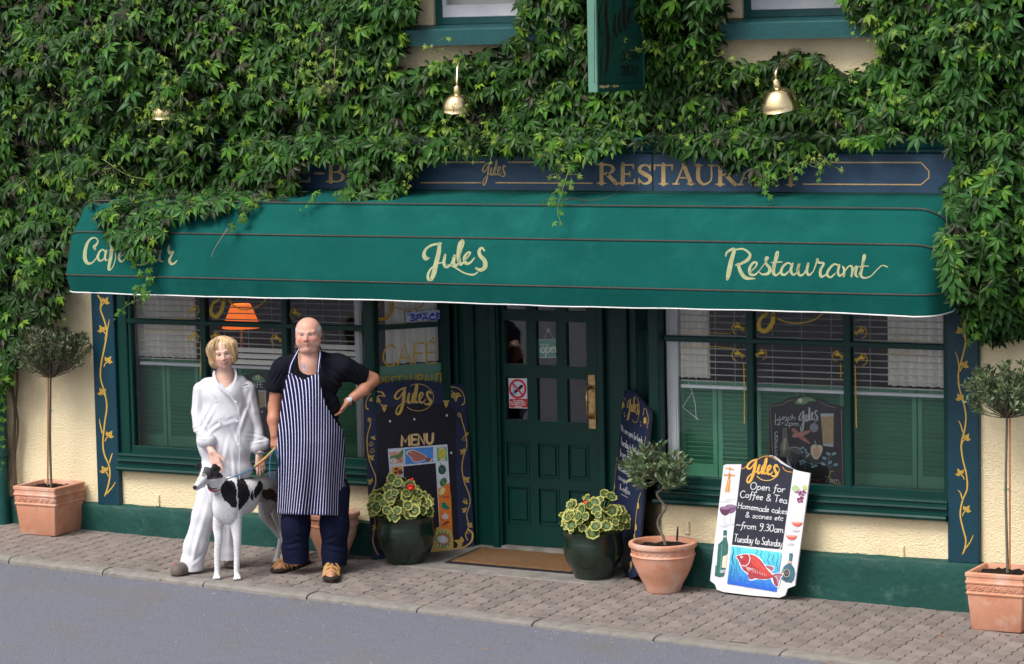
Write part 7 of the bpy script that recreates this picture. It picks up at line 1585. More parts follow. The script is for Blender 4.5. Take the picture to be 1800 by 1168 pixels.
def face(sd, H, male=True):
    c = .01*H.sc; P_ = lambda x, y, z: H(x*.01, y*.01, z*.01); e = lambda x, y, z, r, k=.012, op='+': sd.ell(P_(x, y, z), np.array(r)*.01*H.sc, k, op)
    w = 1.15 if male else .92; j = 1.0 if male else .86
    e(0, 3.0, -1.4, (7.7*w, 8.6, 9.4), .02); e(0, -3.2, 2.4, ((6.9 if male else 6.0)*w, 7.6, 6.4), .03)
    for sx in (-1, 1):
        e(sx*(5.0 if male else 4.2)*w, -5.8, 2.0, ((3.0 if male else 2.2)*j, 3.2, 3.4), .03); e(sx*4.0*w, -2.6, 5.6, (2.2, 1.9, 2.0), .018)
        sd.cap(P_(sx*1.4, 2.0, 7.9), P_(sx*4.6*w, 2.3, 6.6), .0095*H.sc, .0085*H.sc, .012)
        e(sx*3.1*w, .35, 9.2, (1.75, 1.05, 1.5), .010, '-'); e(sx*3.1*w, .35, 6.75, (1.3, 1.15, 1.3), .004)
        sd.cap(P_(sx*1.9*w, .85, 7.9), P_(sx*4.3*w, .75, 7.25), .0030*H.sc, .0030*H.sc, .003); sd.cap(P_(sx*2.0*w, -.55, 7.75), P_(sx*4.2*w, -.50, 7.2), .0032*H.sc, .0032*H.sc, .004)
        e(sx*1.15, -3.3, 8.8, (.95, .75, .95), .006); e(sx*7.7*w, -.2, -.9, (.75, 3.0, 1.9), .008); e(sx*8.0*w, -.1, -.2, (.5, 1.7, 1.0), .004, '-')
        sd.cap(P_(sx*1.9, -3.2, 8.7), P_(sx*3.5, -6.0, 7.5), .0022*H.sc, .002*H.sc, .010) if False else None
    e(0, -9.2*j-.4, 5.9, (2.3*j, 1.7, 1.9), .02)
    sd.cap(P_(0, 1.2, 8.0), P_(0, -2.0, 9.6), .0075*H.sc, .0090*H.sc, .010); e(0, -2.9, 9.7, (1.25 if male else 1.0, 1.05, 1.15), .008)
    sd.cap(P_(-2.9*j, -5.6, 7.2), P_(0, -6.1, 8.4), .0045*H.sc, .0062*H.sc, .005); sd.cap(P_(2.9*j, -5.6, 7.2), P_(0, -6.1, 8.4), .0045*H.sc, .0062*H.sc, .005)
    sd.cap(P_(-1.9*j, -7.0, 7.3), P_(0, -7.2, 8.1), .0055*H.sc, .0070*H.sc, .005); sd.cap(P_(1.9*j, -7.0, 7.3), P_(0, -7.2, 8.1), .0055*H.sc, .0070*H.sc, .005)
    for sx in (-1, 1): sd.cap(P_(0, -6.70, 9.1), P_(sx*3.4*j, -5.95, 7.7), .0024*H.sc, .0018*H.sc, .003, op='-')
def skin_cols(H, base, lip, male):
    def f(V):
        q = H.inv(V)*100; C = np.tile(np.array(base), (len(V), 1)).astype(float)
        def mix(m_, c, a): nonlocal C; m_ = np.clip(m_*a, 0, 1)[:, None]; C = C*(1-m_)+np.array(c)*m_
        g = lambda x, y, z, rx, ry, rz: np.exp(-(((q[:, 0]-x)/rx)**2+((q[:, 1]-y)/ry)**2+((q[:, 2]-z)/rz)**2))
        red = (base[0]*.98, base[1]*.52, base[2]*.48)
        for sx in (-1, 1):
            mix(g(sx*4.3, -3.0, 6.5, 2.2, 1.9, 3), red, .75 if male else .5)
            mix(g(sx*7.8, -.2, -.8, 1.6, 3.2, 2.5), red, .5)
        mix(g(0, -2.9, 10, 1.9, 1.5, 2), red, .75 if male else .35)
        mix(g(0, 8.5, 5, 5, 3, 5), (base[0]*1.02, base[1]*.80, base[2]*.72), .5 if male else 0)
        hf = (np.abs(q[:, 0]) < 12) & (q[:, 1] > -12) & (q[:, 2] > 4)
        lm = hf*np.clip(1-(np.abs(q[:, 0])/3.3)**4, 0, 1)*np.clip(1-((q[:, 1]+6.65-.06*q[:, 0]**2)/(.95 if male else 1.25))**4, 0, 1)*(q[:, 2] > 7); mix(lm, lip, .35 if male else .7)
        ml = hf*(np.abs(q[:, 0]) < 3.3)*np.exp(-((q[:, 1]+6.70-.065*q[:, 0]**2)/.26)**2)*(q[:, 2] > 6.5); mix(ml, (.22, .08, .06), .55 if male else .7)
        for sx in (-1, 1):
            ex = sx*3.1*(1 if male else .9)
            ew = hf*np.clip(1-((q[:, 0]-ex)/1.45)**4, 0, 1)*np.clip(1-((q[:, 1]-.2)/(.50 if male else .60))**4, 0, 1); mix(ew, (.46, .42, .41), .9)
            mix(hf*np.exp(-(((q[:, 0]-ex)/.72)**2+((q[:, 1]-.2)/.66)**2)**2)*(ew > .02), (.035, .05, .065), 1.1)
            mix(hf*np.clip(1-((q[:, 0]-ex)/1.7)**4, 0, 1)*np.exp(-((q[:, 1]-.74+.10*(q[:, 0]-ex)**2)/.28)**2), (.06, .035, .03), .95)
            mix(hf*np.exp(-(((q[:, 0]-ex)/2.0)**4+((q[:, 1]-2.35+.06*(q[:, 0]-ex)**2)/.40)**2)), (.30, .22, .18) if male else (.18, .10, .06), .7 if male else .8)
            mix(hf*g(sx*1.0, -3.75, 9.4, .40, .30, 1.0), (.2, .08, .06), .45)
        return C
    return f
def folds(items):
    """soft cloth folds: (x, y, length, angle, wavelength, amplitude, width)"""
    def f(X, Y, Z, D):
        o = np.zeros_like(D)
        for (x, y, ln, an, wl_2, am, wd) in items:
            c, s_ = math.cos(R_(an)), math.sin(R_(an)); u = (X-x)*c+(Y-y)*s_; v = -(X-x)*s_+(Y-y)*c; o += am*np.exp(-(u/ln)**2-(v/wd)**2)*np.sin(2*math.pi*v/wl_2+u*6)
        return o
    return f

# ---------------------------------------------------------------- the man
MN = Fig('person', 'bald man in black T-shirt and navy striped apron, one hand on his hip', 'person', -1.25, -.74); J = MN.J
sc = 1/262.0
SKM = (.66,.36,.275)
HM = HeadF(J(542, 587.5, .02), 1.0, R_(-7), R_(2), R_(2))
b = SDF(); face(b, HM, True)
b.cap(J(543, 610, -.02), J(545, 640, -.03), .074, .080, .03); b.ell(J(543, 616, .035), (.058, .022, .045), .03); b.cap(J(545, 640, -.03), J(546, 655, -.04), .085, .1, .04)
# torso under the clothes
b.ell(J(546, 690, -.04), (.15, .15, .085), .05); b.ell(J(546, 760, -.02), (.15, .18, .10), .05); b.ell(J(548, 835, -.02), (.15, .13, .10), .05)
shL, elL, wrL = J(492, 650, -.03), J(483, 715, -.05), J(483, 765, .02); shR, elR, wrR = J(606, 645, -.03), J(656, 668, -.12), J(612, 706, -.02)
b.chain([shL, elL], [.060, .046], .03); b.chain([elL, J(481, 738, -.01), wrL], [.046, .044, .031], .02); b.chain([shR, elR], [.060, .048], .03); b.chain([elR, J(640, 685, -.05), wrR], [.046, .043, .031], .02)
for xx, kx in ((521, 520), (587, 588)): b.chain([J(xx, 840, -.03), J(kx, 920, -.03), J(kx-2, 985, -.05)], [.085, .06, .045], .03)
d_ = J(484, 794, .05)-wrL; hand(b, wrL, d_, (1, 0, .3), (-.7, 0, .6), L=.165, curl=(1.0, 1.05, 1.1, 1.1), spread=.02, thumb=.55)
hd = J(598, 726, .03)-wrR; hand(b, wrR, hd, (.25, .1, 1), (.9, .3, -.2), L=.165, curl=(.25, .25, .3, .3), spread=.05, thumb=.3)
def man_cols(V):
    C = skin_cols(HM, SKM, (.42, .16, .13), True)(V); y = V[:, 1]; arm = (V[:, 0] < MN.J(507, 660)[0]) | (V[:, 0] > MN.J(590, 660)[0]); C[arm] = np.array((.46, .20, .125))*1.0; return C
body = MN.put('body', b, .0042, 'skin', cols=man_cols)
# hair: a short white fringe round the back and sides
hr = SDF(); hp = lambda x, y, z: HM(x*.01, y*.01, z*.01)
hr.ell(hp(0, 2.2, -1.8), (.0935, .083, .0965), .004); hr.ell(hp(0, 9.6, 3.4), (.088, .064, .115), .01, '-'); hr.ell(hp(0, -1, 9.6), (.098, .12, .079), .012, '-'); hr.ell(hp(0, -9.2, 0), (.12, .068, .12), .01, '-')
for sx in (-1, 1): hr.ell(hp(sx*8.9, -.4, -.7), (.012, .026, .018), .004, '-')
MN.put('hair', hr, .004, 'white_hair')
# T-shirt
ts = SDF()
ts.ell(J(546, 672, -.045), (.225, .125, .120), .05); ts.ell(J(545, 715, -.03), (.215, .15, .150), .05); ts.ell(J(546, 765, .01), (.225, .20, .178), .06); ts.ell(J(548, 815, -.01), (.222, .13, .165), .05)
ts.cap(J(505, 640, -.045), J(590, 636, -.045), .062, .062, .05); ts.cap(J(528, 632, -.06), J(562, 631, -.06), .055, .055, .04)
ts.cap(J(495, 650, -.03), J(483.5, 680, -.04), .078, .070, .05); ts.cap(J(604, 646, -.03), J(638, 663, -.10), .082, .070, .05)
ts.ell(J(541, 640, .115), (.050, .085, .10), .012, '-'); ts.cap(J(543, 610, -.02), J(545, 634, -.03), .080, .087, .01, op='-')
tsd = SDF(); 
# cut the sleeves square
def clip_sleeves(X, Y, Z, D):
    o = np.zeros_like(D); a1 = J(482, 689, -.04); n1 = np.array([-.15, -1, 0]); n1 = n1/np.linalg.norm(n1); d1 = (X-a1[0])*n1[0]+(Y-a1[1])*n1[1]+(Z-a1[2])*n1[2]; reg = X < J(494, 0)[0]
    a2 = J(641, 666, -.10); n2 = np.array([.86, -.42, -.3]); n2 /= np.linalg.norm(n2); d2 = (X-a2[0])*n2[0]+(Y-a2[1])*n2[1]+(Z-a2[2])*n2[2]; reg2 = (X > J(622, 0)[0])
    o = np.where(reg & (Y < J(0, 670)[1]) & (Y > J(0, 760)[1]), np.maximum(D, d1)-D, 0); o = np.where(reg2, np.maximum(D, d2)-D, o)
    return o+FM(X, Y, Z, D)
FM = folds([(J(600, 680)[0], J(0, 690)[1], .12, -35, .045, .0055, .09), (J(520, 700)[0], J(0, 700)[1], .1, 70, .05, .004, .08), (J(590, 740)[0], J(0, 745)[1], .1, 40, .05, .005, .1), (J(625, 660)[0], J(0, 665)[1], .06, -60, .03, .004, .06), (J(486, 672)[0], J(0, 670)[1], .05, 60, .03, .004, .05)])
MN.put('t_shirt', ts, .0055, 'black_jersey', disp=clip_sleeves)
mb = MB(); mb.tube([J(533.5, 641, .118), J(534.6, 647, .128), J(535, 653, .135)], .005, 6, flat=.4); MN.mesh('button_placket', mb, 'button_blue')
mb = MB(); mb.lathe([(0, -.001), (.006, -.001), (.006, .001), (0, .002)], (0, 0, 0), 12); c = J(534.8, 650, .143); mb.v = [(c[0]+v[0], c[1]+v[1], c[2]+v[2]) for v in mb.v]; MN.mesh('button', mb, 'white_gloss')
# trousers
tr = SDF()
tr.ell(J(549, 850, -.02), (.205, .13, .155), .05); tr.chain([J(522, 860, -.02), J(520, 925, -.02), J(519, 966, -.03)], [.118, .096, .092], .05); tr.chain([J(588, 862, -.02), J(588, 925, -.02), J(588, 972, -.04)], [.112, .096, .090], .05)
tr.cap(J(519, 966, -.03), J(521, 1000, -.02), .092, .090, .03); tr.cap(J(588, 972, -.04), J(588, 1005, -.03), .090, .088, .03); hm1, hm2, hmx = J(521, 990, 0)[1], J(588, 995, 0)[1], J(556, 980, 0)[0]
def trdisp(X, Y, Z, D):
    f = TF(X, Y, Z, D); return np.where(X < hmx, np.maximum(D+f, hm1-.05*(X-hmx)-.006-Y), np.maximum(D+f, hm2-Y))-D
TF = (folds([(J(515, 966)[0], J(0, 968)[1], .05, 14, .05, .007, .03), (J(530, 955)[0], J(0, 955)[1], .05, -20, .05, .005, .03), (J(592, 974)[0], J(0, 974)[1], .06, -12, .05, .007, .03), (J(580, 960)[0], J(0, 960)[1], .05, 22, .05, .005, .03), (J(588, 915)[0], J(0, 915)[1], .14, 80, .07, .004, .04), (J(520, 915)[0], J(0, 915)[1], .14, 98, .07, .004, .04)]))
MN.put('trousers', tr, .006, 'navy_wool', disp=trdisp)
# apron: one sheet following the belly
rows = [(655,509,559,.115),(668,503,562,.138),(690,498,566,.168),(710,495,572,.190),(730,492,583,.205),(745,490,593,.215),(757,488,603,.22),(780,487,606,.225),(810,486,606,.215),(840,486,606,.195),(870,487,607,.18),(895,487,608,.17),(904,487.5,608,.17)]
NU, NVr = 60, 72; ys = np.array([r[0] for r in rows], float); V = []; UV = []
for j in range(NVr+1):
    y = ys[0]+(ys[-1]-ys[0])*j/NVr; xl, xr_, dp = [np.interp(y, ys, [r[q] for r in rows]) for q in (1, 2, 3)]; xc = 548
    for i in range(NU+1):
        u = i/NU; x = xl+(xr_-xl)*u; s_ = (x-xc)/62.0; 
        dd = dp-.175*abs(s_)**2.8*(1 if y < 800 else .95) + .004*math.sin(u*9+y*.02)+(.020*max(0, (y-740)/160)*math.sin(u*17+1.2+y*.008)) + .004*math.sin(y*.06+u*5)*(1 if y < 770 else .4)
        if y < 757: dd -= .01*abs(s_)
        bow = .0 if y > 670 else (1-((u-.5)*2)**2)*(6 if y < 662 else 3)*0
        yy = y+((1-abs(u-.5)*2)*13*(1-min(1, (y-655)/14)) if y < 669 else 0)+(3.0*u if y > 890 else 0)
        V.append(J(x, yy, dd)); UV.append(((x-xc)/4.95*(1 if y < 760 else 1+.0*u)+1.5*math.sin(y*.013+u*2.2)+(.9*math.sin(u*6.5)*(y-760)/140 if y > 760 else 0), y/40))
Fq = [(j*(NU+1)+i, (j+1)*(NU+1)+i, (j+1)*(NU+1)+i+1, j*(NU+1)+i+1) for j in range(NVr) for i in range(NU)]
ap = npmesh('apron', V, Fq, 'striped_cotton', MN.root, uv=UV); so_ = ap.modifiers.new('sol', 'SOLIDIFY'); so_.thickness = .003; so_.offset = 0
def ribbon_strap(pts, w, name='strap'):
    V = []; UV = []; q = catmull([tuple(p) for p in pts], 6)
    for i, p in enumerate(q):
        a_ = np.array(q[max(i-1, 0)]); b2 = np.array(q[min(i+1, len(q)-1)]); t = b2-a_; nx = np.array([t[1], -t[0], 0]); nx /= np.linalg.norm(nx)+1e-9
        for s_, uu in ((-1, .45), (1, 1.35)): V.append(np.array(p)+nx*w/2*s_); UV.append((uu, i*.1))
    return npmesh(name, V, [(2*i, 2*i+1, 2*i+3, 2*i+2) for i in range(len(q)-1)], 'striped_cotton', MN.root, uv=UV)
ribbon_strap([J(508, 657, .11), J(512, 640, .09), J(521, 622, .05), J(526, 613, -.0), J(532, 606, -.06)], .022); ribbon_strap([J(559, 656, .11), J(560.5, 640, .09), J(562.5, 625, .055), J(562, 613, .0), J(556, 606, -.06)], .022)
# watch
wv = (wrR-elR)/np.linalg.norm(wrR-elR); mb = MB(); pts = [];  a1 = np.cross(wv, (0, 0, 1)); a1 /= np.linalg.norm(a1); a2 = np.cross(wv, a1)
wc = wrR-wv*.018; mb.tube([wc+(a1*math.cos(q)+a2*math.sin(q))*.033 for q in np.linspace(0, 2*math.pi, 20)], .0085, 6); MN.mesh('watch_strap', mb, 'sole_rubber')
fc = wc+np.array([0, .008, .036]); mb = MB(); mb.lathe([(0, -.004), (.018, -.004), (.019, 0), (.016, .003), (0, .003)], (0, 0, 0), 20); mb.v = [(fc[0]+v[0], fc[1]+v[1]+.3*v[2], fc[2]+v[2]) for v in mb.v]; MN.mesh('watch', mb, 'watch_face')
# fisherman sandals
def sandal(fig, heel, toe, name='sandal'):
    heel = np.array(heel, float); toe = np.array(toe, float); f = toe-heel; L = np.linalg.norm(f); f /= L; up = np.array([0, 1., 0]); s_ = np.cross(f, up); s_ /= np.linalg.norm(s_)
    so = SDF(); so.cap(heel+f*.045+up*.013, toe-f*.05+up*.013, .048, .062, .02); V, Fq = so.mesh(.005); V[:, 1] = np.clip((V[:, 1]-heel[1]-.013)*.36, -.013, .012)+heel[1]+.013; o = npmesh(name, V, Fq, 'sole_rubber', fig.root)
    ft = SDF(); ft.cap(heel+f*.05+up*.046, toe-f*.075+up*.036, .034, .035, .02); ft.cap(toe-f*.09+up*.032, toe-f*.045+up*.026, .035, .029, .015); ft.cap(heel+f*.05+up*.05, heel+f*.055+up*.11, .038, .038, .03)
    for i in range(5): ft.cap(toe-f*(.06+.008*i)+s_*(.026-.013*i)+up*.027, toe-f*(.026+.009*i)+s_*(.026-.013*i)+up*.022, .010, .0085, .006)
    V, Fq = ft.mesh(.004); npmesh('foot', V, Fq, 'skin', o, cols=np.tile([[.46, .22, .14]], (len(V), 1)))
    up_ = MB()
    def band(t0, t1, r0=.0415, w=.011, z=0, a0=-20, a1=200, y0=.044):
        pts = []
        for q in range(13):
            a_ = R_(a0+(a1-a0)*q/12); t_ = t0+(t1-t0)*q/12; c = heel+f*t_; pts.append(c+s_*math.cos(a_)*r0*1.20+up*(y0-.010+max(-.03, math.sin(a_)*r0*(1.32+z)))) 
        up_.tube(pts, w*1.15, 6, flat=.6)
    [band(L*p, L*q, r, w_, zz, y0=y) for p, q, r, w_, zz, y in ((.18,.20,.046,.014,.2,.058),(.32,.34,.046,.012,.15,.052),(.42,.52,.045,.010,0,.046),(.52,.42,.045,.010,0,.046),(.55,.66,.045,.010,0,.042),(.66,.55,.045,.010,0,.042),(.70,.80,.045,.010,-.1,.038),(.80,.70,.045,.010,-.1,.038),(.86,.86,.041,.011,-.2,.030))]
    up_.tube([heel+f*L*.3+up*.104, heel+f*L*.45+up*.094, heel+f*L*.6+up*.084, heel+f*L*.75+up*.072, toe-f*.045+up*.052, toe-f*.016+up*.034, toe-f*.004+up*.016], [.012, .012, .011, .011, .014, .016, .012], 6, flat=.6)
    up_.tube([heel+f*.045+s_*.036+up*.03, heel+f*.004+up*.032, heel+f*.045-s_*.036+up*.03], .014, 6); up_.tube([heel+f*.05+s_*.040+up*.05, heel+f*.0+up*.06, heel+f*.05-s_*.040+up*.05], .011, 6); up_.build('upper', 'sandal_leather', o, smooth=60)
    return o
g = MN.gr
sandal(MN, g(541, 989)+np.array([0, 0, -.0]), g(483, 1009)+np.array([0, 0, 0])); sandal(MN, g(588, 990), g(582, 1024)+np.array([0, 0, .03]))

# ---------------------------------------------------------------- the woman
WM = Fig('person', 'blonde woman in white chef jacket and white trousers stroking the dog', 'person', -1.98, -.93); J = WM.J
HW = HeadF(J(392, 621.5, .03), .96, R_(5), R_(9), R_(4))
b = SDF(); face(b, HW, False); SKW = (.74,.47,.375)
b.cap(J(394, 640, -.0), J(396, 668, -.03), .050, .056, .03); b.cap(J(396, 668, -.03), J(398, 690, -.02), .07, .09, .05)
b.ell(J(396, 705, -.05), (.11, .12, .075), .05); b.ell(J(396, 770, -.04), (.11, .14, .075), .05); b.ell(J(396, 830, -.04), (.13, .10, .09), .05)
shL, elL, wrL = J(360, 689, -.04), J(349, 748, -.01), J(373, 795, .15); shR, elR, wrR = J(426, 690, -.05), J(451, 745, -.06), J(456, 800, .02)
b.chain([shL, elL], [.040, .034], .02); b.chain([elL, wrL], [.034, .025], .02); b.chain([shR, elR], [.040, .034], .02); b.chain([elR, wrR], [.036, .025], .02)
for (x0, x1, x2, y2, zz) in ((376, 360, 340, 1000, .04), (406, 402, 401, 985, -.07)): b.chain([J(x0, 845, -.02), J(x1, 915, zz*.6), J(x2, y2, zz)], [.07, .05, .034], .03)
hand(b, wrL, J(387, 838, .19)-wrL, (1, .25, .25), (0, .1, 1), L=.172, curl=(.15, .12, .15, .2), spread=.10, thumb=.62, tcurl=.1)
hand(b, wrR, J(461, 838, .03)-wrR, (-1, 0, .5), (.2, 0, 1), L=.165, curl=(.2, .2, .25, .3), spread=.07, thumb=.25)
WM.put('body', b, .0042, 'skin', cols=skin_cols(HW, SKW, (.50, .13, .13), False))
# hair: full bob with waves
hw = lambda x, y, z: HW(x*.01, y*.01, z*.01); attrmat('hair_strand', rough=.5, noise=.25, nscale=70, spec=.4)
h_ = SDF(); h_.ell(hw(.4, 3.8, -2.6), (.086, .083, .092), .02)
rr = random.Random(4)
h_.ell(hw(-7.6, 0, .4), (.032, .066, .045), .02); h_.ell(hw(-7.8, -5.0, .3), (.034, .046, .040), .02); h_.ell(hw(-6, -7.4, -.5), (.026, .026, .034), .02)
h_.ell(hw(7.3, .4, .6), (.030, .064, .045), .02); h_.ell(hw(7.4, -4.0, .3), (.031, .042, .038), .02); h_.ell(hw(0, -4, -7), (.085, .08, .05), .02)

h_.ell(hw(.3, -1.6, 8.6), (.066, .100, .056), .010, '-'); h_.ell(hw(0, -13.5, 3), (.05, .05, .08), .01, '-')
def hairwave(X, Y, Z, D):
    c = HW.c; r_ = np.sqrt((X-c[0])**2+(Z-c[2])**2); return .0010*np.sin(np.arctan2(Z-c[2], X-c[0])*26+np.sin((Y-c[1])*38)*2.0+(Y-c[1])*16)*(np.abs(D) < .05)
WM.put('hair', h_, .0042, 'blond_hair', disp=hairwave)
mbx = MB()   # locks of hair laid over the mass, falling from a side parting and turning in at the ends
for k in range(1000):
    az = rr.uniform(-.5, 1.0)*math.pi if k % 2 else rr.uniform(-1.0, .5)*math.pi   # 0 = wearer's side seen right, pi/2 = front
    side = math.cos(az); front = math.sin(az); L = rr.uniform(.75, 1.08)
    if front > .52: continue
    r0 = rr.uniform(-1.3, .55); root = (rr.uniform(-2.6, 1.2), 11.7+rr.uniform(-.4, .6), rr.uniform(-3, 4.2)); pts = []
    bott = -9.6 if side < 0 else -7.2
    if front > .3: side = math.copysign(max(abs(side), .80), side if abs(side) > .05 else -1)
    zo = rr.uniform(-3.5, 6.8) if k % 3 else rr.uniform(2.5, 7.0)
    for i in range(8):
        t = i/7*L; ph = t*2.5; rx = (10.9 if side < 0 else 10.4)+r0+1.0*math.sin(t*3.6)*t; y = 3.0+9.3*math.cos(min(ph, 1.65)) if ph < 1.65 else 3.0+8.9*math.cos(1.65)-(ph-1.65)/.85*(9.4 if side < 0 else 7.6)
        x = .2+root[0]*(1-t)**2*.5+side*rx*math.sin(min(ph, 1.57))*(1-.16*max(0, t-.72)*3.0)+(.25+.75*t)*math.sin(t*8+zo*.9+(0 if side > 0 else 2))+side*max(0, t-.8)*4*rr.random(); z = -1.6+root[2]*(1-t)*.7+front*6.0*math.sin(min(ph, 1.57))*(.72)*(zo < 2)-.4*t+(zo+1.6)*min(1, t*2.2)*(1 if zo > 0 else .6)
        x = x*(1-.028*max(zo, 0)*min(1, t*2))
        pts.append(hw(x, y+.3*math.sin(t*7+k*2), z))
    mbx.tube(catmull([tuple(p) for p in pts], 2), [.0034]*10+[.0024, .0018, .0012, .0010, .0008][:5], 4, cap=False, flat=.5) if False else mbx.tube(catmull([tuple(p) for p in pts], 2), [max(.0008, .0034*(1-(q/15)**3)) for q in range(15)], 4, cap=False, flat=.5, col=tuple(np.array(rr.choice([(.64,.43,.22),(.50,.32,.15),(.78,.60,.38),(.36,.22,.10),(.70,.50,.29)]))*rr.uniform(.8, 1.15)))
WM.mesh('hair_locks', mbx, 'hair_strand')['kind'] = 'stuff'
# jacket
jk = SDF()
jk.ell(J(392, 692, -.03), (.160, .10, .112), .05); jk.cap(J(364, 677, -.04), J(422, 673, -.04), .052, .052, .05); jk.cap(J(394, 705, -.03), J(398, 845, -.03), .128, .165, .06, .82); jk.ell(J(395, 735, -.02), (.165, .15, .128), .06); jk.ell(J(398, 790, -.02), (.175, .14, .14), .06); jk.ell(J(398, 826, -.02), (.190, .10, .15), .05); jk.ell(J(398, 850, -.02), (.192, .05, .15), .03); jk.ell(J(420, 760, -.03), (.12, .16, .10), .05); jk.ell(J(372, 770, -.03), (.11, .14, .10), .05)
jk.chain([J(354, 686, -.04), J(349, 725, -.03), J(351, 752, .02), J(360, 768, .09)], [.060, .051, .047, .044], .010); jk.chain([J(434, 684, -.04), J(444, 722, -.05), J(451, 752, -.05), J(455, 778, -.0)], [.060, .051, .046, .044], .010)
jk.cap(J(358, 776, .10), J(368, 774, .12), .050, .047, .008); jk.cap(J(450, 786, -.0), J(464, 780, -.01), .048, .046, .015)
jk.ell(J(397, 668, .105), (.036, .075, .085), .010, '-'); jk.cap(J(394, 634, .02), J(396, 668, -.02), .058, .060, .008, op='-'); jk.cap(J(396, 655, .10), J(403, 693, .125), .042, .006, .006, op='-')
jk.ell(J(372, 789, .14), (.036, .020, .04), .004, '-'); jk.ell(J(456.5, 796, .02), (.034, .02, .036), .004, '-')
jf = folds([(J(x, y)[0], J(x, y)[1], ln, an, wl5, am, wd) for x, y, ln, an, wl5, am, wd in ((366, 735, .10, 62, .05, .008, .028), (378, 750, .09, 40, .05, .006, .025), (350, 752, .05, 25, .035, .006, .022), (356, 765, .05, 0, .03, .005, .018), (430, 725, .14, 74, .06, .009, .03), (418, 770, .10, 115, .05, .005, .025), (395, 800, .12, 80, .06, .006, .03), (375, 810, .10, 100, .05, .006, .03), (412, 825, .12, 95, .05, .006, .03), (384, 700, .09, 128, .06, .006, .03), (450, 765, .05, -15, .035, .006, .02), (455, 775, .05, 10, .03, .005, .016), (345, 715, .08, 85, .05, .005, .02), (443, 715, .08, 100, .05, .005, .02), (400, 740, .09, 20, .06, .004, .03))])
jcut = J(0, 848)[1]
def jdisp(X, Y, Z, D): f = jf(X, Y, Z, D); return np.maximum(D+f, (jcut-Y)*.9)-D
WM.put('chef_jacket', jk, .0052, 'white_cotton', disp=jdisp)
# lapel edge, front edge and buttons are cut and sewn pieces
def cloth_ribbon(fig, pts, w, name, mat, th=.004):
    V = []; q = catmull([tuple(p) for p in pts], 6); m_ = len(q)
    for i, p in enumerate(q):
        a_ = np.array(q[max(i-1, 0)]); b2 = np.array(q[min(i+1, m_-1)]); t = b2-a_; nx = np.array([t[1], -t[0], 0]); nx /= np.linalg.norm(nx)+1e-9; ww = w[min(int(i/m_*len(w)), len(w)-1)] if hasattr(w, '__len__') else w
        for s_, dz in ((-1, 0), (1, 0), (1, th), (-1, th)): V.append(np.array(p)+nx*ww/2*s_+np.array([0, 0, dz]))
    Fq = [(4*i+k, 4*i+(k+1) % 4, 4*i+4+(k+1) % 4, 4*i+4+k) for i in range(m_-1) for k in range(4)]+[(0, 1, 2, 3), (4*m_-1, 4*m_-2, 4*m_-3, 4*m_-4)]
    o = npmesh(name, V, Fq, mat, fig.root, smooth=False); bv = o.modifiers.new('bev', 'BEVEL'); bv.width = .0012; return o
cloth_ribbon(WM, [J(377, 652, .0), J(376, 661, .045), J(381, 673, .085), J(391, 684, .105), J(402, 693, .112)], .017, 'collar', 'white_cotton', .006); cloth_ribbon(WM, [J(412, 648, .0), J(415, 660, .045), J(411, 674, .085), J(405, 688, .110)], .016, 'collar', 'white_cotton', .006)
cloth_ribbon(WM, [J(402, 692, .113), J(412, 706, .122), J(419, 722, .128), J(421, 745, .128), J(421, 790, .132), J(421, 845, .128)], .006, 'front_edge', 'white_cotton', .004)
mb = MB()
for (x, y) in ((380, 707), (415, 707), (417, 741), (419, 782), (386, 742)): c = J(x, y, .122); mb.lathe([(0, -.004), (.0085, -.004), (.009, .003), (.005, .006), (0, .006)], (0, 0, 0), 10); k0 = len(mb.v)-50; mb.v[k0:] = [(c[0]+v[0], c[1]+v[1], c[2]+v[2]) for v in mb.v[k0:]]
for q in range(0): pass
WM.mesh('buttons', mb, 'white_gloss')
aj = Art(lambda x, y: J(x, y, .118-.0012*abs(x-424)), (0, 0, 1), off=.006); write(aj, 'Jules' if 'J' in GL else 'ules', 427, 679.5, 436, 677, 4, .7, (.10,.08,.20), slant=.1) ; aj.stroke([(424,683.5),(428,683.2),(432,682),(437,681.5)], 1.0, (.10,.08,.20), smooth=False); aj.build('embroidery', 'sign_paint', WM.root)
# trousers
tw_ = SDF(); tw_.ell(J(394, 842, -.03), (.165, .10, .13), .05)
tw_.chain([J(374, 855, -.01), J(360, 905, .02), J(344, 960, .04), J(338, 985, .04)], [.105, .085, .080, .080], .04); tw_.chain([J(404, 855, -.03), J(402, 915, -.05), J(401, 965, -.07)], [.095, .080, .072], .03)
hem = J(340, 1003, .04); hem2 = J(401, 984, -.07)
wf = folds([(J(354, 930)[0], J(0, 930)[1], .2, 76, .08, .007, .03), (J(345, 960)[0], J(0, 960)[1], .12, 82, .06, .006, .025), (J(402, 930)[0], J(0, 930)[1], .16, 88, .06, .006, .03), (J(352, 985)[0], J(0, 985)[1], .06, 40, .05, .004, .025), (J(372, 880)[0], J(0, 880)[1], .08, 120, .06, .006, .03)])
def wdisp(X, Y, Z, D): f = wf(X, Y, Z, D); return np.where(X < (hem[0]+hem2[0])/2, np.maximum(D+f, hem[1]-Y), np.maximum(D+f, hem2[1]-Y))-D
tw_.cap(J(338, 990, .05), J(336, 1012, .05), .081, .084, .02); tw_.cap(J(401, 970, -.07), J(400, 995, -.07), .072, .070, .02)
WM.put('trousers', tw_, .0055, 'white_cotton', disp=wdisp)
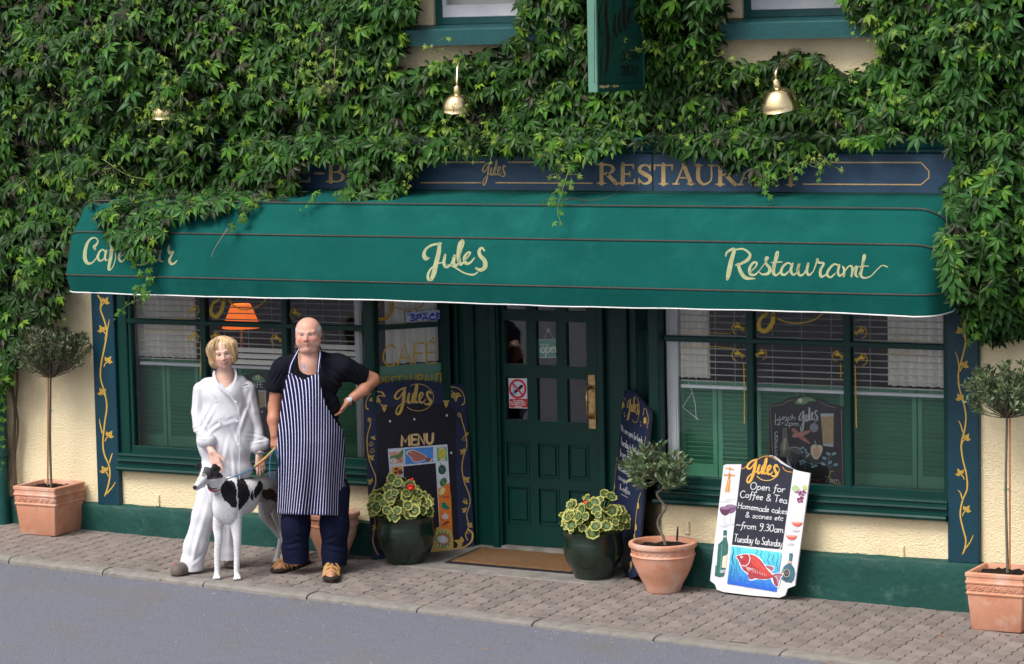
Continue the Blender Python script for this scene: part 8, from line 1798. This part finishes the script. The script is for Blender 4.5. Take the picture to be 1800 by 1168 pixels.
# clogs
def clog(fig, heel, toe):
    heel = np.array(heel, float); toe = np.array(toe, float); f = toe-heel; L = np.linalg.norm(f); f /= L; up = np.array([0, 1., 0]); s_ = np.cross(f, up); s_ /= np.linalg.norm(s_); c = SDF()
    c.cap(heel+f*.04+up*.024, toe-f*.055+up*.026, .040, .050, .03); c.cap(toe-f*.11+up*.046, toe-f*.055+up*.036, .040, .042, .03); c.cap(heel+f*.03+up*.035, heel+f*.032+up*.045, .034, .032, .02); c.cap(heel+f*.05+up*.085, heel+f*.09+up*.085, .034, .034, .008, op='-')
    base = heel[1]; V, Fq = c.mesh(.0045, disp=lambda X, Y, Z, D: np.maximum(D, base+.002-Y)-D); o = npmesh('clog', V, Fq, 'clog_foam', fig.root)
    h = MB()
    for i in range(5):
        for j in (-1, 0, 1):
            if i == 4 and j == 0: continue
            an = R_(90+j*42-0); t_ = -.035-.026*i; p = toe+f*t_+s_*math.cos(an)*.046+up*(.030+math.sin(an)*.046*(.55+.12*i)); h.lathe([(0, -.004), (.0062, -.003), (.0062, .0018), (0, .0022)], (0, 0, 0), 8); k0 = len(h.v)-32; h.v[k0:] = [tuple(p+np.array([v[0], v[1]*.7, v[2]+.002])) for v in h.v[k0:]]
    h.build('vent_hole', 'sole_rubber', o, kind='stuff')
    h = MB(); 
    for q, (t_, j) in enumerate(((-.05, .02), (-.10, -.005))):
        p = toe+f*t_+s_*j+up*.080; k0 = len(h.v); h.lathe([(0, -.006), (.008, -.005), (.009, 0), (.005, .005), (0, .006)], (0, 0, 0), 10); h.v[k0:] = [tuple(p+np.array(v)) for v in h.v[k0:]]
    h.build('charm', 'petal_red', o, smooth=60); return o
clog(WM, WM.gr(352, 1003), WM.gr(303, 1014)); clog(WM, WM.gr(398, 978)+np.array([0, 0, -.02]), WM.gr(409, 1002)+np.array([0, 0, .0]))
mb = MB(); wv = (wrR-elR)/np.linalg.norm(wrR-elR); a1 = np.cross(wv, (0, 0, 1)); a1 /= np.linalg.norm(a1); a2 = np.cross(wv, a1); wc = wrR-wv*.012
for q in range(14): an = 2*math.pi*q/14; p = wc+(a1*math.cos(an)+a2*math.sin(an))*.029; mb.lathe([(0, -.006), (.006, -.004), (.006, .004), (0, .006)], (p[0], p[1], p[2]), 6)
fc = wc+np.array([0, .0, .031]); mb.lathe([(0, -.004), (.012, -.004), (.012, .004), (0, .004)], tuple(fc), 12); WM.mesh('wristwatch', mb, 'steel')

# ---------------------------------------------------------------- the dog
DG = Fig('dog', 'slim white and black greyhound on a lead, standing in front of the woman', 'dog', -1.70, -1.02); J = DG.J
# depth positions (z towards the viewer): front paws near, hind feet far
gF1, gF2, gH1 = DG.gr(381, 1019), DG.gr(417, 1020), DG.gr(486, 989)
def zat(px_g): return px_g[2]
zf, zf2, zh = gF1[2], gF2[2], gH1[2]
b = SDF()
zc = (zf+zf2)/2-.05
# trunk from deep chest to tucked-up loin, hips far
b.ell(J(398, 888, zc), (.098, .135, .115), .05); b.ell(J(405, 868, zc-.06), (.095, .12, .12), .05); b.chain([J(408, 872, zc-.08), J(432, 868, (zc*.55+zh*.45)), J(458, 860, (zc*.25+zh*.75)), J(480, 850, zh+.0)], [.105, .096, .080, .088], .05)
b.chain([J(412, 895, zc-.06), J(435, 888, zc*.6+zh*.4)], [.07, .055], .05); b.ell(J(388, 896, zc+.05), (.045, .075, .05), .04); b.ell(J(404, 906, zc+.04), (.05, .06, .05), .04)
# neck and head
HC = np.array(J(362, 836, zc+.20)); b.chain([J(396, 868, zc+.03), J(386, 852, zc+.10), J(374, 838, zc+.17)], [.080, .060, .052], .03)
b.ell(HC+np.array([.0, .012, -.012]), (.052, .046, .058), .02); 
sn = np.array(J(343.5, 857.5, zc+.285)); b.chain([HC+np.array([-.012, -.008, .03]), (HC+sn)/2+np.array([.002, .004, .006]), sn], [.036, .026, .0165], .014); b.chain([HC+np.array([-.004, -.035, .01]), (HC+sn)/2+np.array([.012, -.022, 0]), sn+np.array([.008, -.012, -.012])], [.026, .019, .011], .010)
nose = sn+np.array([-.004, .003, .010]); b.ell(nose, (.0145, .012, .012), .004)
eyR, eyL = J(358, 834, zc+.262), J(341.8, 834.2, zc+.235)
eyR = HC+np.array([-.010, .008, .050]); eyL = HC+np.array([-.052, .006, .030]); 
b.cap(eyR+np.array([.012, .012, -.01]), eyR+np.array([-.014, .012, -.006]), .013, .011, .012); b.ell(eyR, (.0105, .0085, .0075), .003); b.ell(eyL, (.009, .0085, .009), .003)
# ears folded
e1 = HC+np.array([.044, .036, -.005]); b.chain([e1, e1+np.array([.018, .022, -.012]), e1+np.array([.038, .004, -.018]), e1+np.array([.036, -.026, -.012])], [.016, .018, .018, .007], .008, .6)
e2 = HC+np.array([-.040, .048, -.016]); b.chain([e2, e2+np.array([-.006, .026, -.01]), e2+np.array([-.022, .018, 0]), e2+np.array([-.024, -.004, .008])], [.013, .015, .012, .006], .008, .6)
# front legs
def leg(pts, rs_):
    q = catmull([tuple(p)+(r,) for p, r in zip(pts, rs_)], 4); b.chain([np.array(p[:3]) for p in q], [p[3] for p in q], .0025)
leg([J(390, 898, zc+.02), J(383, 926, zf-.03), J(384, 948, zf-.02), J(382, 975, zf-.03), J(382, 1002, zf-.03), gF1+np.array([0, .022, -.022])], [.058, .037, .0275, .0235, .0195, .0195]); leg([J(411, 900, zc+.01), J(415, 930, zf2-.03), J(417, 950, zf2-.02), J(417, 975, zf2-.03), J(416, 1003, zf2-.03), gF2+np.array([0, .022, -.022])], [.058, .038, .0285, .0235, .0195, .0195])
def paw(c, s_=1.0):
    b.ell(c+np.array([0, .020, .0]), (.024*s_, .017, .034*s_), .012)
    for i in (-1.5, -.5, .5, 1.5): b.cap(c+np.array([i*.010*s_, .020, .012]), c+np.array([i*.0125*s_, .011, .040-.004*abs(i)]), .0095, .0085, .004)
paw(gF1+np.array([0, 0, -.02])); paw(gF2+np.array([0, 0, -.02]))
# hind legs: thigh, stifle forward, hock back, near-vertical shank
leg([J(482, 862, zh-.01), J(469, 884, zh+.04), J(465, 905, zh+.06)], [.085, .062, .042]); leg([J(465, 905, zh+.06), J(478, 925, zh+.0), J(493, 946, zh-.05)], [.040, .025, .017]); leg([J(493, 946, zh-.05), J(490, 965, zh-.03), J(487, 978, zh-.01), gH1+np.array([0, .022, -.01])], [.0165, .0150, .0160, .016]); paw(gH1+np.array([.0, 0, -.01]), .95)
gH2 = gH1+np.array([.10, 0, -.10]); leg([J(488, 868, zh-.12), J(486, 905, zh-.08), J(500, 948, zh-.15), J(499, 975, zh-.12), np.array([J(498, 975, zh-.12)[0], gH1[1]+.022, zh-.10])], [.07, .036, .017, .015, .016]); paw(np.array([J(498, 975, zh-.12)[0], gH1[1]-.0, zh-.10]), .9)
b.chain([J(492, 870, zh-.03), J(492, 905, zh-.04), J(493.5, 935, zh-.02), J(497, 958, zh+.0)], [.020, .013, .009, .005], .012)
W_ = np.array([.72, .72, .74]); K_ = np.array([.014, .013, .015])
def dogcols(V):
    # look the marks up by where they lie on the animal
    C = np.tile(W_, (len(V), 1)); w = DG.b[None]+V@DG.e; d = w-_C; zz = d@_fw; px = 900+F*(d@_R)/zz; py = 584-F*(d@_U)/zz; z = V[:, 2]
    rn = np.random.RandomState(3); wig = 2.0*np.sin(px*.5+py*.31)+1.3*np.sin(py*.9-px*.3)
    def inp(poly): return inpoly(px+wig*.35, py+wig*.35, poly)
    def spot(poly, c, m_=None):
        k = inp(poly) if m_ is None else inp(poly) & m_; C[k] = c
    bodyz = (py > 838) | (px > 386)
    k8 = lambda P_: [(330+x/10.59, 800+y/10.59) for x, y in P_]
    spot(k8([(620,600),(690,500),(800,460),(870,520),(905,620),(915,980),(820,980),(760,900),(680,850),(610,700)]), K_, bodyz); spot(k8([(910,430),(1000,410),(1080,500),(1140,640),(1160,760),(1120,860),(1020,960),(950,1040),(930,700)]), K_, bodyz)
    spot(k8([(1310,480),(1370,490),(1400,560),(1400,640),(1330,740),(1260,820),(1230,780),(1240,640),(1290,560)]), K_); spot(k8([(1180,690),(1215,650),(1225,760),(1215,840),(1190,845),(1165,790)]), K_)
    br = np.array([.055, .030, .022]); spot(k8([(1400,660),(1500,620),(1600,650),(1680,760),(1660,900),(1560,840),(1450,830),(1370,760)]), br)
    # ticked grey thigh and rump
    gw = np.clip((1.15-np.sqrt(((px-486)/30)**2+((py-868)/66)**2))*3.5, 0, 1)*(px > 440); n_ = .5+.5*np.sin(V[:, 0]*310+np.sin(V[:, 1]*230)*2)*np.sin(V[:, 1]*280+V[:, 2]*120); gm = C[:, 0] > .5; tk = np.array([.46, .45, .46])*(1-.45*(n_*np.clip((py-862)/12, 0, 1)*np.clip((925-py)/20, 0, 1))[:, None]); C[gm] = (C*(1-gw[:, None])+tk*gw[:, None])[gm]
    
    # head: dark mask with a white blaze
    q = V-HC; hd_ = (px < 392) & (py < 862) & (z > zc+.08)
    mask = hd_ & ((q[:, 1] > -.002+.35*np.abs(q[:, 0]+.028)) | ((q[:, 0] > .012) & (q[:, 1] > -.025))); blaze = np.abs(q[:, 0]+.033-q[:, 1]*.25) < .0075+.0*q[:, 1]
    C[mask & ~blaze] = np.array([.075, .07, .078]); ear = hd_ & (q[:, 1] > .030) & (np.abs(q[:, 0]) > .034); C[ear] = K_; back = hd_ & (q[:, 0] > .036) & (q[:, 1] > -.01); C[back] = K_*1.2
    for e, r in ((eyR, .0115), (eyL, .0105)): de = np.linalg.norm((V-e)/np.array([1.15, .9, 1]), axis=1); C[de < r*1.5] = np.array([.30, .28, .28]); C[de < r] = np.array([.03, .015, .008])
    C[np.linalg.norm(V-nose, axis=1) < .0158] = np.array([.022, .02, .022])
    m1 = hd_ & (np.abs(q[:, 1]+.030+.62*(q[:, 2]-.03)) < .0022) & (q[:, 2] > .03); C[m1] = np.array([.18, .14, .14])
    # flecks on chest and legs, dark nails
    fl = (np.sin(V[:, 0]*170+3*np.sin(V[:, 1]*90))*np.sin(V[:, 1]*150+V[:, 2]*110+1) > .80) & (C[:, 0] > .6); C[fl] = C[fl]*.82
    for p in (gF1, gF2, gH1): nl = (V[:, 2] > p[2]+.020) & (V[:, 1] < p[1]+.016) & (np.abs(V[:, 0]-p[0]) < .03) & (np.abs(np.sin((V[:, 0]-p[0])*260)) > .86); C[nl] = np.array([.10, .09, .09])
    return C
DG.put('body', b, .0036, 'dog_coat', cols=dogcols)
for e, s_ in ((eyR+np.array([-.001, 0, .0045]), 1), (eyL+np.array([-.003, 0, .0055]), .85)):
    mb = MB(); bm = bmesh.new(); bmesh.ops.create_uvsphere(bm, u_segments=12, v_segments=8, radius=.0072*s_)
    for v in bm.verts: v.co = (v.co.x+e[0], v.co.y*.9+e[1], v.co.z*.7+e[2])
    mb.addbm(bm); DG.mesh('eye', mb, 'eye_gloss' if 'eye_gloss' in MATS else 'black_iron')
# collars, tag
def ringpts(c, ax, r, fl=1.0, n=22):
    ax = np.array(ax, float); ax /= np.linalg.norm(ax); a1 = np.cross(ax, (0, 0, 1)); a1 /= np.linalg.norm(a1); a2 = np.cross(ax, a1); return [c+a1*math.cos(t)*r+a2*math.sin(t)*r*fl for t in np.linspace(0, 2*math.pi, n)]
nk = J(378, 846, zc+.125); mb = MB(); mb.tube(ringpts(nk, (-.45, .55, .75), .0575), .011, 6, flat=.6); DG.mesh('collar', mb, 'black_iron')
mb = MB(); mb.tube(ringpts(nk+np.array([.006, -.022, -.01]), (-.40, .62, .68), .0610), .0075, 6, flat=.6); DG.mesh('red_collar', mb, 'collar_red')
mb = MB(); c = J(382, 868, zc+.21); mb.lathe([(0, -.002), (.016, -.002), (.016, .002), (0, .002)], (0, 0, 0), 16); mb.v = [(c[0]+v[0], c[1]+v[1], c[2]+v[2]*1.0) for v in mb.v]; DG.mesh('tag_disc', mb, 'steel')
# lead from the collar to the man's hand
Wp = lambda x, y, z: DG.world(J(x, y, z))
ld = bpy.data.objects.new('dog_lead', None); COL.objects.link(ld); ld.location = Wp(390, 843, zc+.12); tag(ld, 'striped dog lead running from the greyhound collar to the man hand', 'lead'); ROOTLOC[ld.name] = Vector(ld.location)
mh = MN.world(MN.J(484, 789, .08))
pA = Wp(391, 843, zc+.14); pB = Wp(412, 838, zc+.10)
def wl3(t): return pB+(mh-pB)*t+np.array([0, 0, -.03*math.sin(math.pi*t)])
mb = MB(); mb.tube([tuple(pA), tuple((pA+pB)/2+np.array([0, 0, -.004])), tuple(pB)], .005, 6); mb.build('clip', 'steel', ld, smooth=60)
MB().tube([tuple(wl3(t)) for t in np.linspace(0, .5, 8)], .008, 6, flat=.6).build('lead_strap', 'lead_blue', ld); MB().tube([tuple(wl3(t)+np.array([0, 0, -.004])) for t in np.linspace(.46, 1, 8)], .0085, 6, flat=.6).build('lead_strap', 'lead_red', ld); MB().tube([tuple(wl3(t)+np.array([0, 0, .008])) for t in np.linspace(.48, 1, 8)], .007, 6, flat=.6).build('lead_strap', 'lead_yellow', ld)
lp = [mh, MN.world(MN.J(476, 800, .10)), MN.world(MN.J(474, 822, .10)), MN.world(MN.J(475, 838, .10)), MN.world(MN.J(480, 842, .10)), MN.world(MN.J(486, 832, .11)), MN.world(MN.J(489, 812, .13)), mh]
MB().tube(catmull([tuple(p) for p in lp], 5), .008, 6, flat=.5).build('lead_loop', 'lead_blue', ld, smooth=60)
# ================================================================ weeds in the joints, litter
attrmat('weed', rough=.8, noise=.25, nscale=200)
V = []; Fc = []; C = []; rw = np.random.RandomState(5)
def tuft(x, y, n, h, sp, c):
    for k in range(n):
        a_ = rw.uniform(0, 6.28); r = rw.uniform(0, sp); p = np.array([x+r*math.cos(a_), y+r*math.sin(a_)*.5, 0]); p[2] = G(p[0], p[1])-.004; b = len(V); hh = h*rw.uniform(.4, 1.2); d = np.array([rw.normal()*.6, rw.normal()*.6, 1])*hh; w = np.array([math.cos(a_), math.sin(a_), 0])*rw.uniform(.0015, .004)
        V.extend([p-w, p+w, p+d]); Fc.append((b, b+1, b+2)); C.extend([np.array(c)*rw.uniform(.6, 1.4)]*3)
for k in range(120):
    x = rw.uniform(-4.5, 4.2); y = rw.uniform(-1.35, -.05)
    if x < .9 and rw.rand() < .55: continue
    tuft(x, y, rw.randint(6, 22), .012, rw.uniform(.01, .035), (.10, .12, .03))
for (px, py, h) in ((1430,1048,.07),(1438,1046,.05),(1590,1060,.05),(1240,1032,.05),(1415,604+440,.03),(676,940,.02),(1054,990,.02)):
    g_ = PG(px, py); tuft(g_[0], g_[1], 16, h, .02, (.10, .20, .04))
for k in range(60): x = rw.uniform(-4.4, 4.2); tuft(x, -.045, 4, .012, .01, (.09, .11, .03))
npmesh('pavement_weeds', V, Fc, 'weed', None, kind='stuff', smooth=False, cols=C)
pm('dead_leaf', (.45,.18,.05), (.3,.11,.03), scale=60, rough=.9)
LFL = ['brown leaf on the paving left of the right square planter', 'brown leaf on the kerb side of the right square planter', 'crumb of leaf on the doorstep beside the left glazed pot', 'orange leaf scrap on the road below the woman foot', 'orange leaf scrap on the paving left of the woman foot', 'orange leaf scrap on the kerb below the man sandal', 'leaf scrap at the road edge under the white painted board', 'dark leaf on the road below the doormat', 'orange leaf scrap on the road, right of the darker leaf', 'leaf scrap on the paving below the white painted board']
for i, (px, py) in enumerate(((1630,1100),(1655,1119),(716,815+167),(282,1052),(245,984),(520,1047),(1455,1163),(853,1142),(1033,1146),(1370,1077))):
    z_off = 0
    g_ = PG(px, py); x, y = float(g_[0]), float(g_[1]); on_road = y < YO(x); z = (ZR(x, y) if on_road else G(x, y))+.004
    mb = MB(); L = random.uniform(.012, .03); a_ = random.uniform(0, 3.1); c, s_ = math.cos(a_), math.sin(a_)
    pts = [(-L, 0, 0), (-L*.3, L*.35, .005), (L, 0, .003), (-L*.2, -L*.35, .006)]; mb.add([(x+p[0]*c-p[1]*s_, y+p[0]*s_+p[1]*c, z+p[2]) for p in pts], [(0, 3, 2), (0, 2, 1)]); o = mb.build('fallen_leaf', 'dead_leaf')
    tag(o, LFL[i], 'leaf', 'scattered dry leaves')

V = []; Fc = []; C = []
for k in range(900):
    x = rw.uniform(-4.6, 4.2); y = YO(x)-abs(rw.normal())*.12-.005 if k % 3 else YO(x)-rw.uniform(0, 3.2); z = ZR(x, y)+.001; r = rw.uniform(.0015, .005); a_ = rw.uniform(0, 3.1); b = len(V); L = r*(rw.uniform(1, 5) if rw.rand() < .15 else 1)
    c, s_ = math.cos(a_), math.sin(a_); V.extend([(x-L*c, y-L*s_, z), (x+r*s_, y-r*c, z), (x+L*c, y+L*s_, z), (x, y, z+r*.9)]); V.append((x-r*s_, y+r*c, z)); Fc += [(b, b+1, b+3), (b+1, b+2, b+3), (b+2, b+4, b+3), (b+4, b, b+3)]
    cc = np.array([(.30,.28,.25), (.12,.09,.06), (.45,.43,.4), (.06,.05,.04), (.28,.15,.07)][rw.randint(5)]); C.extend([cc]*5)
npmesh('gutter_grit', V, Fc, 'weed', None, kind='stuff', smooth=False, cols=C)
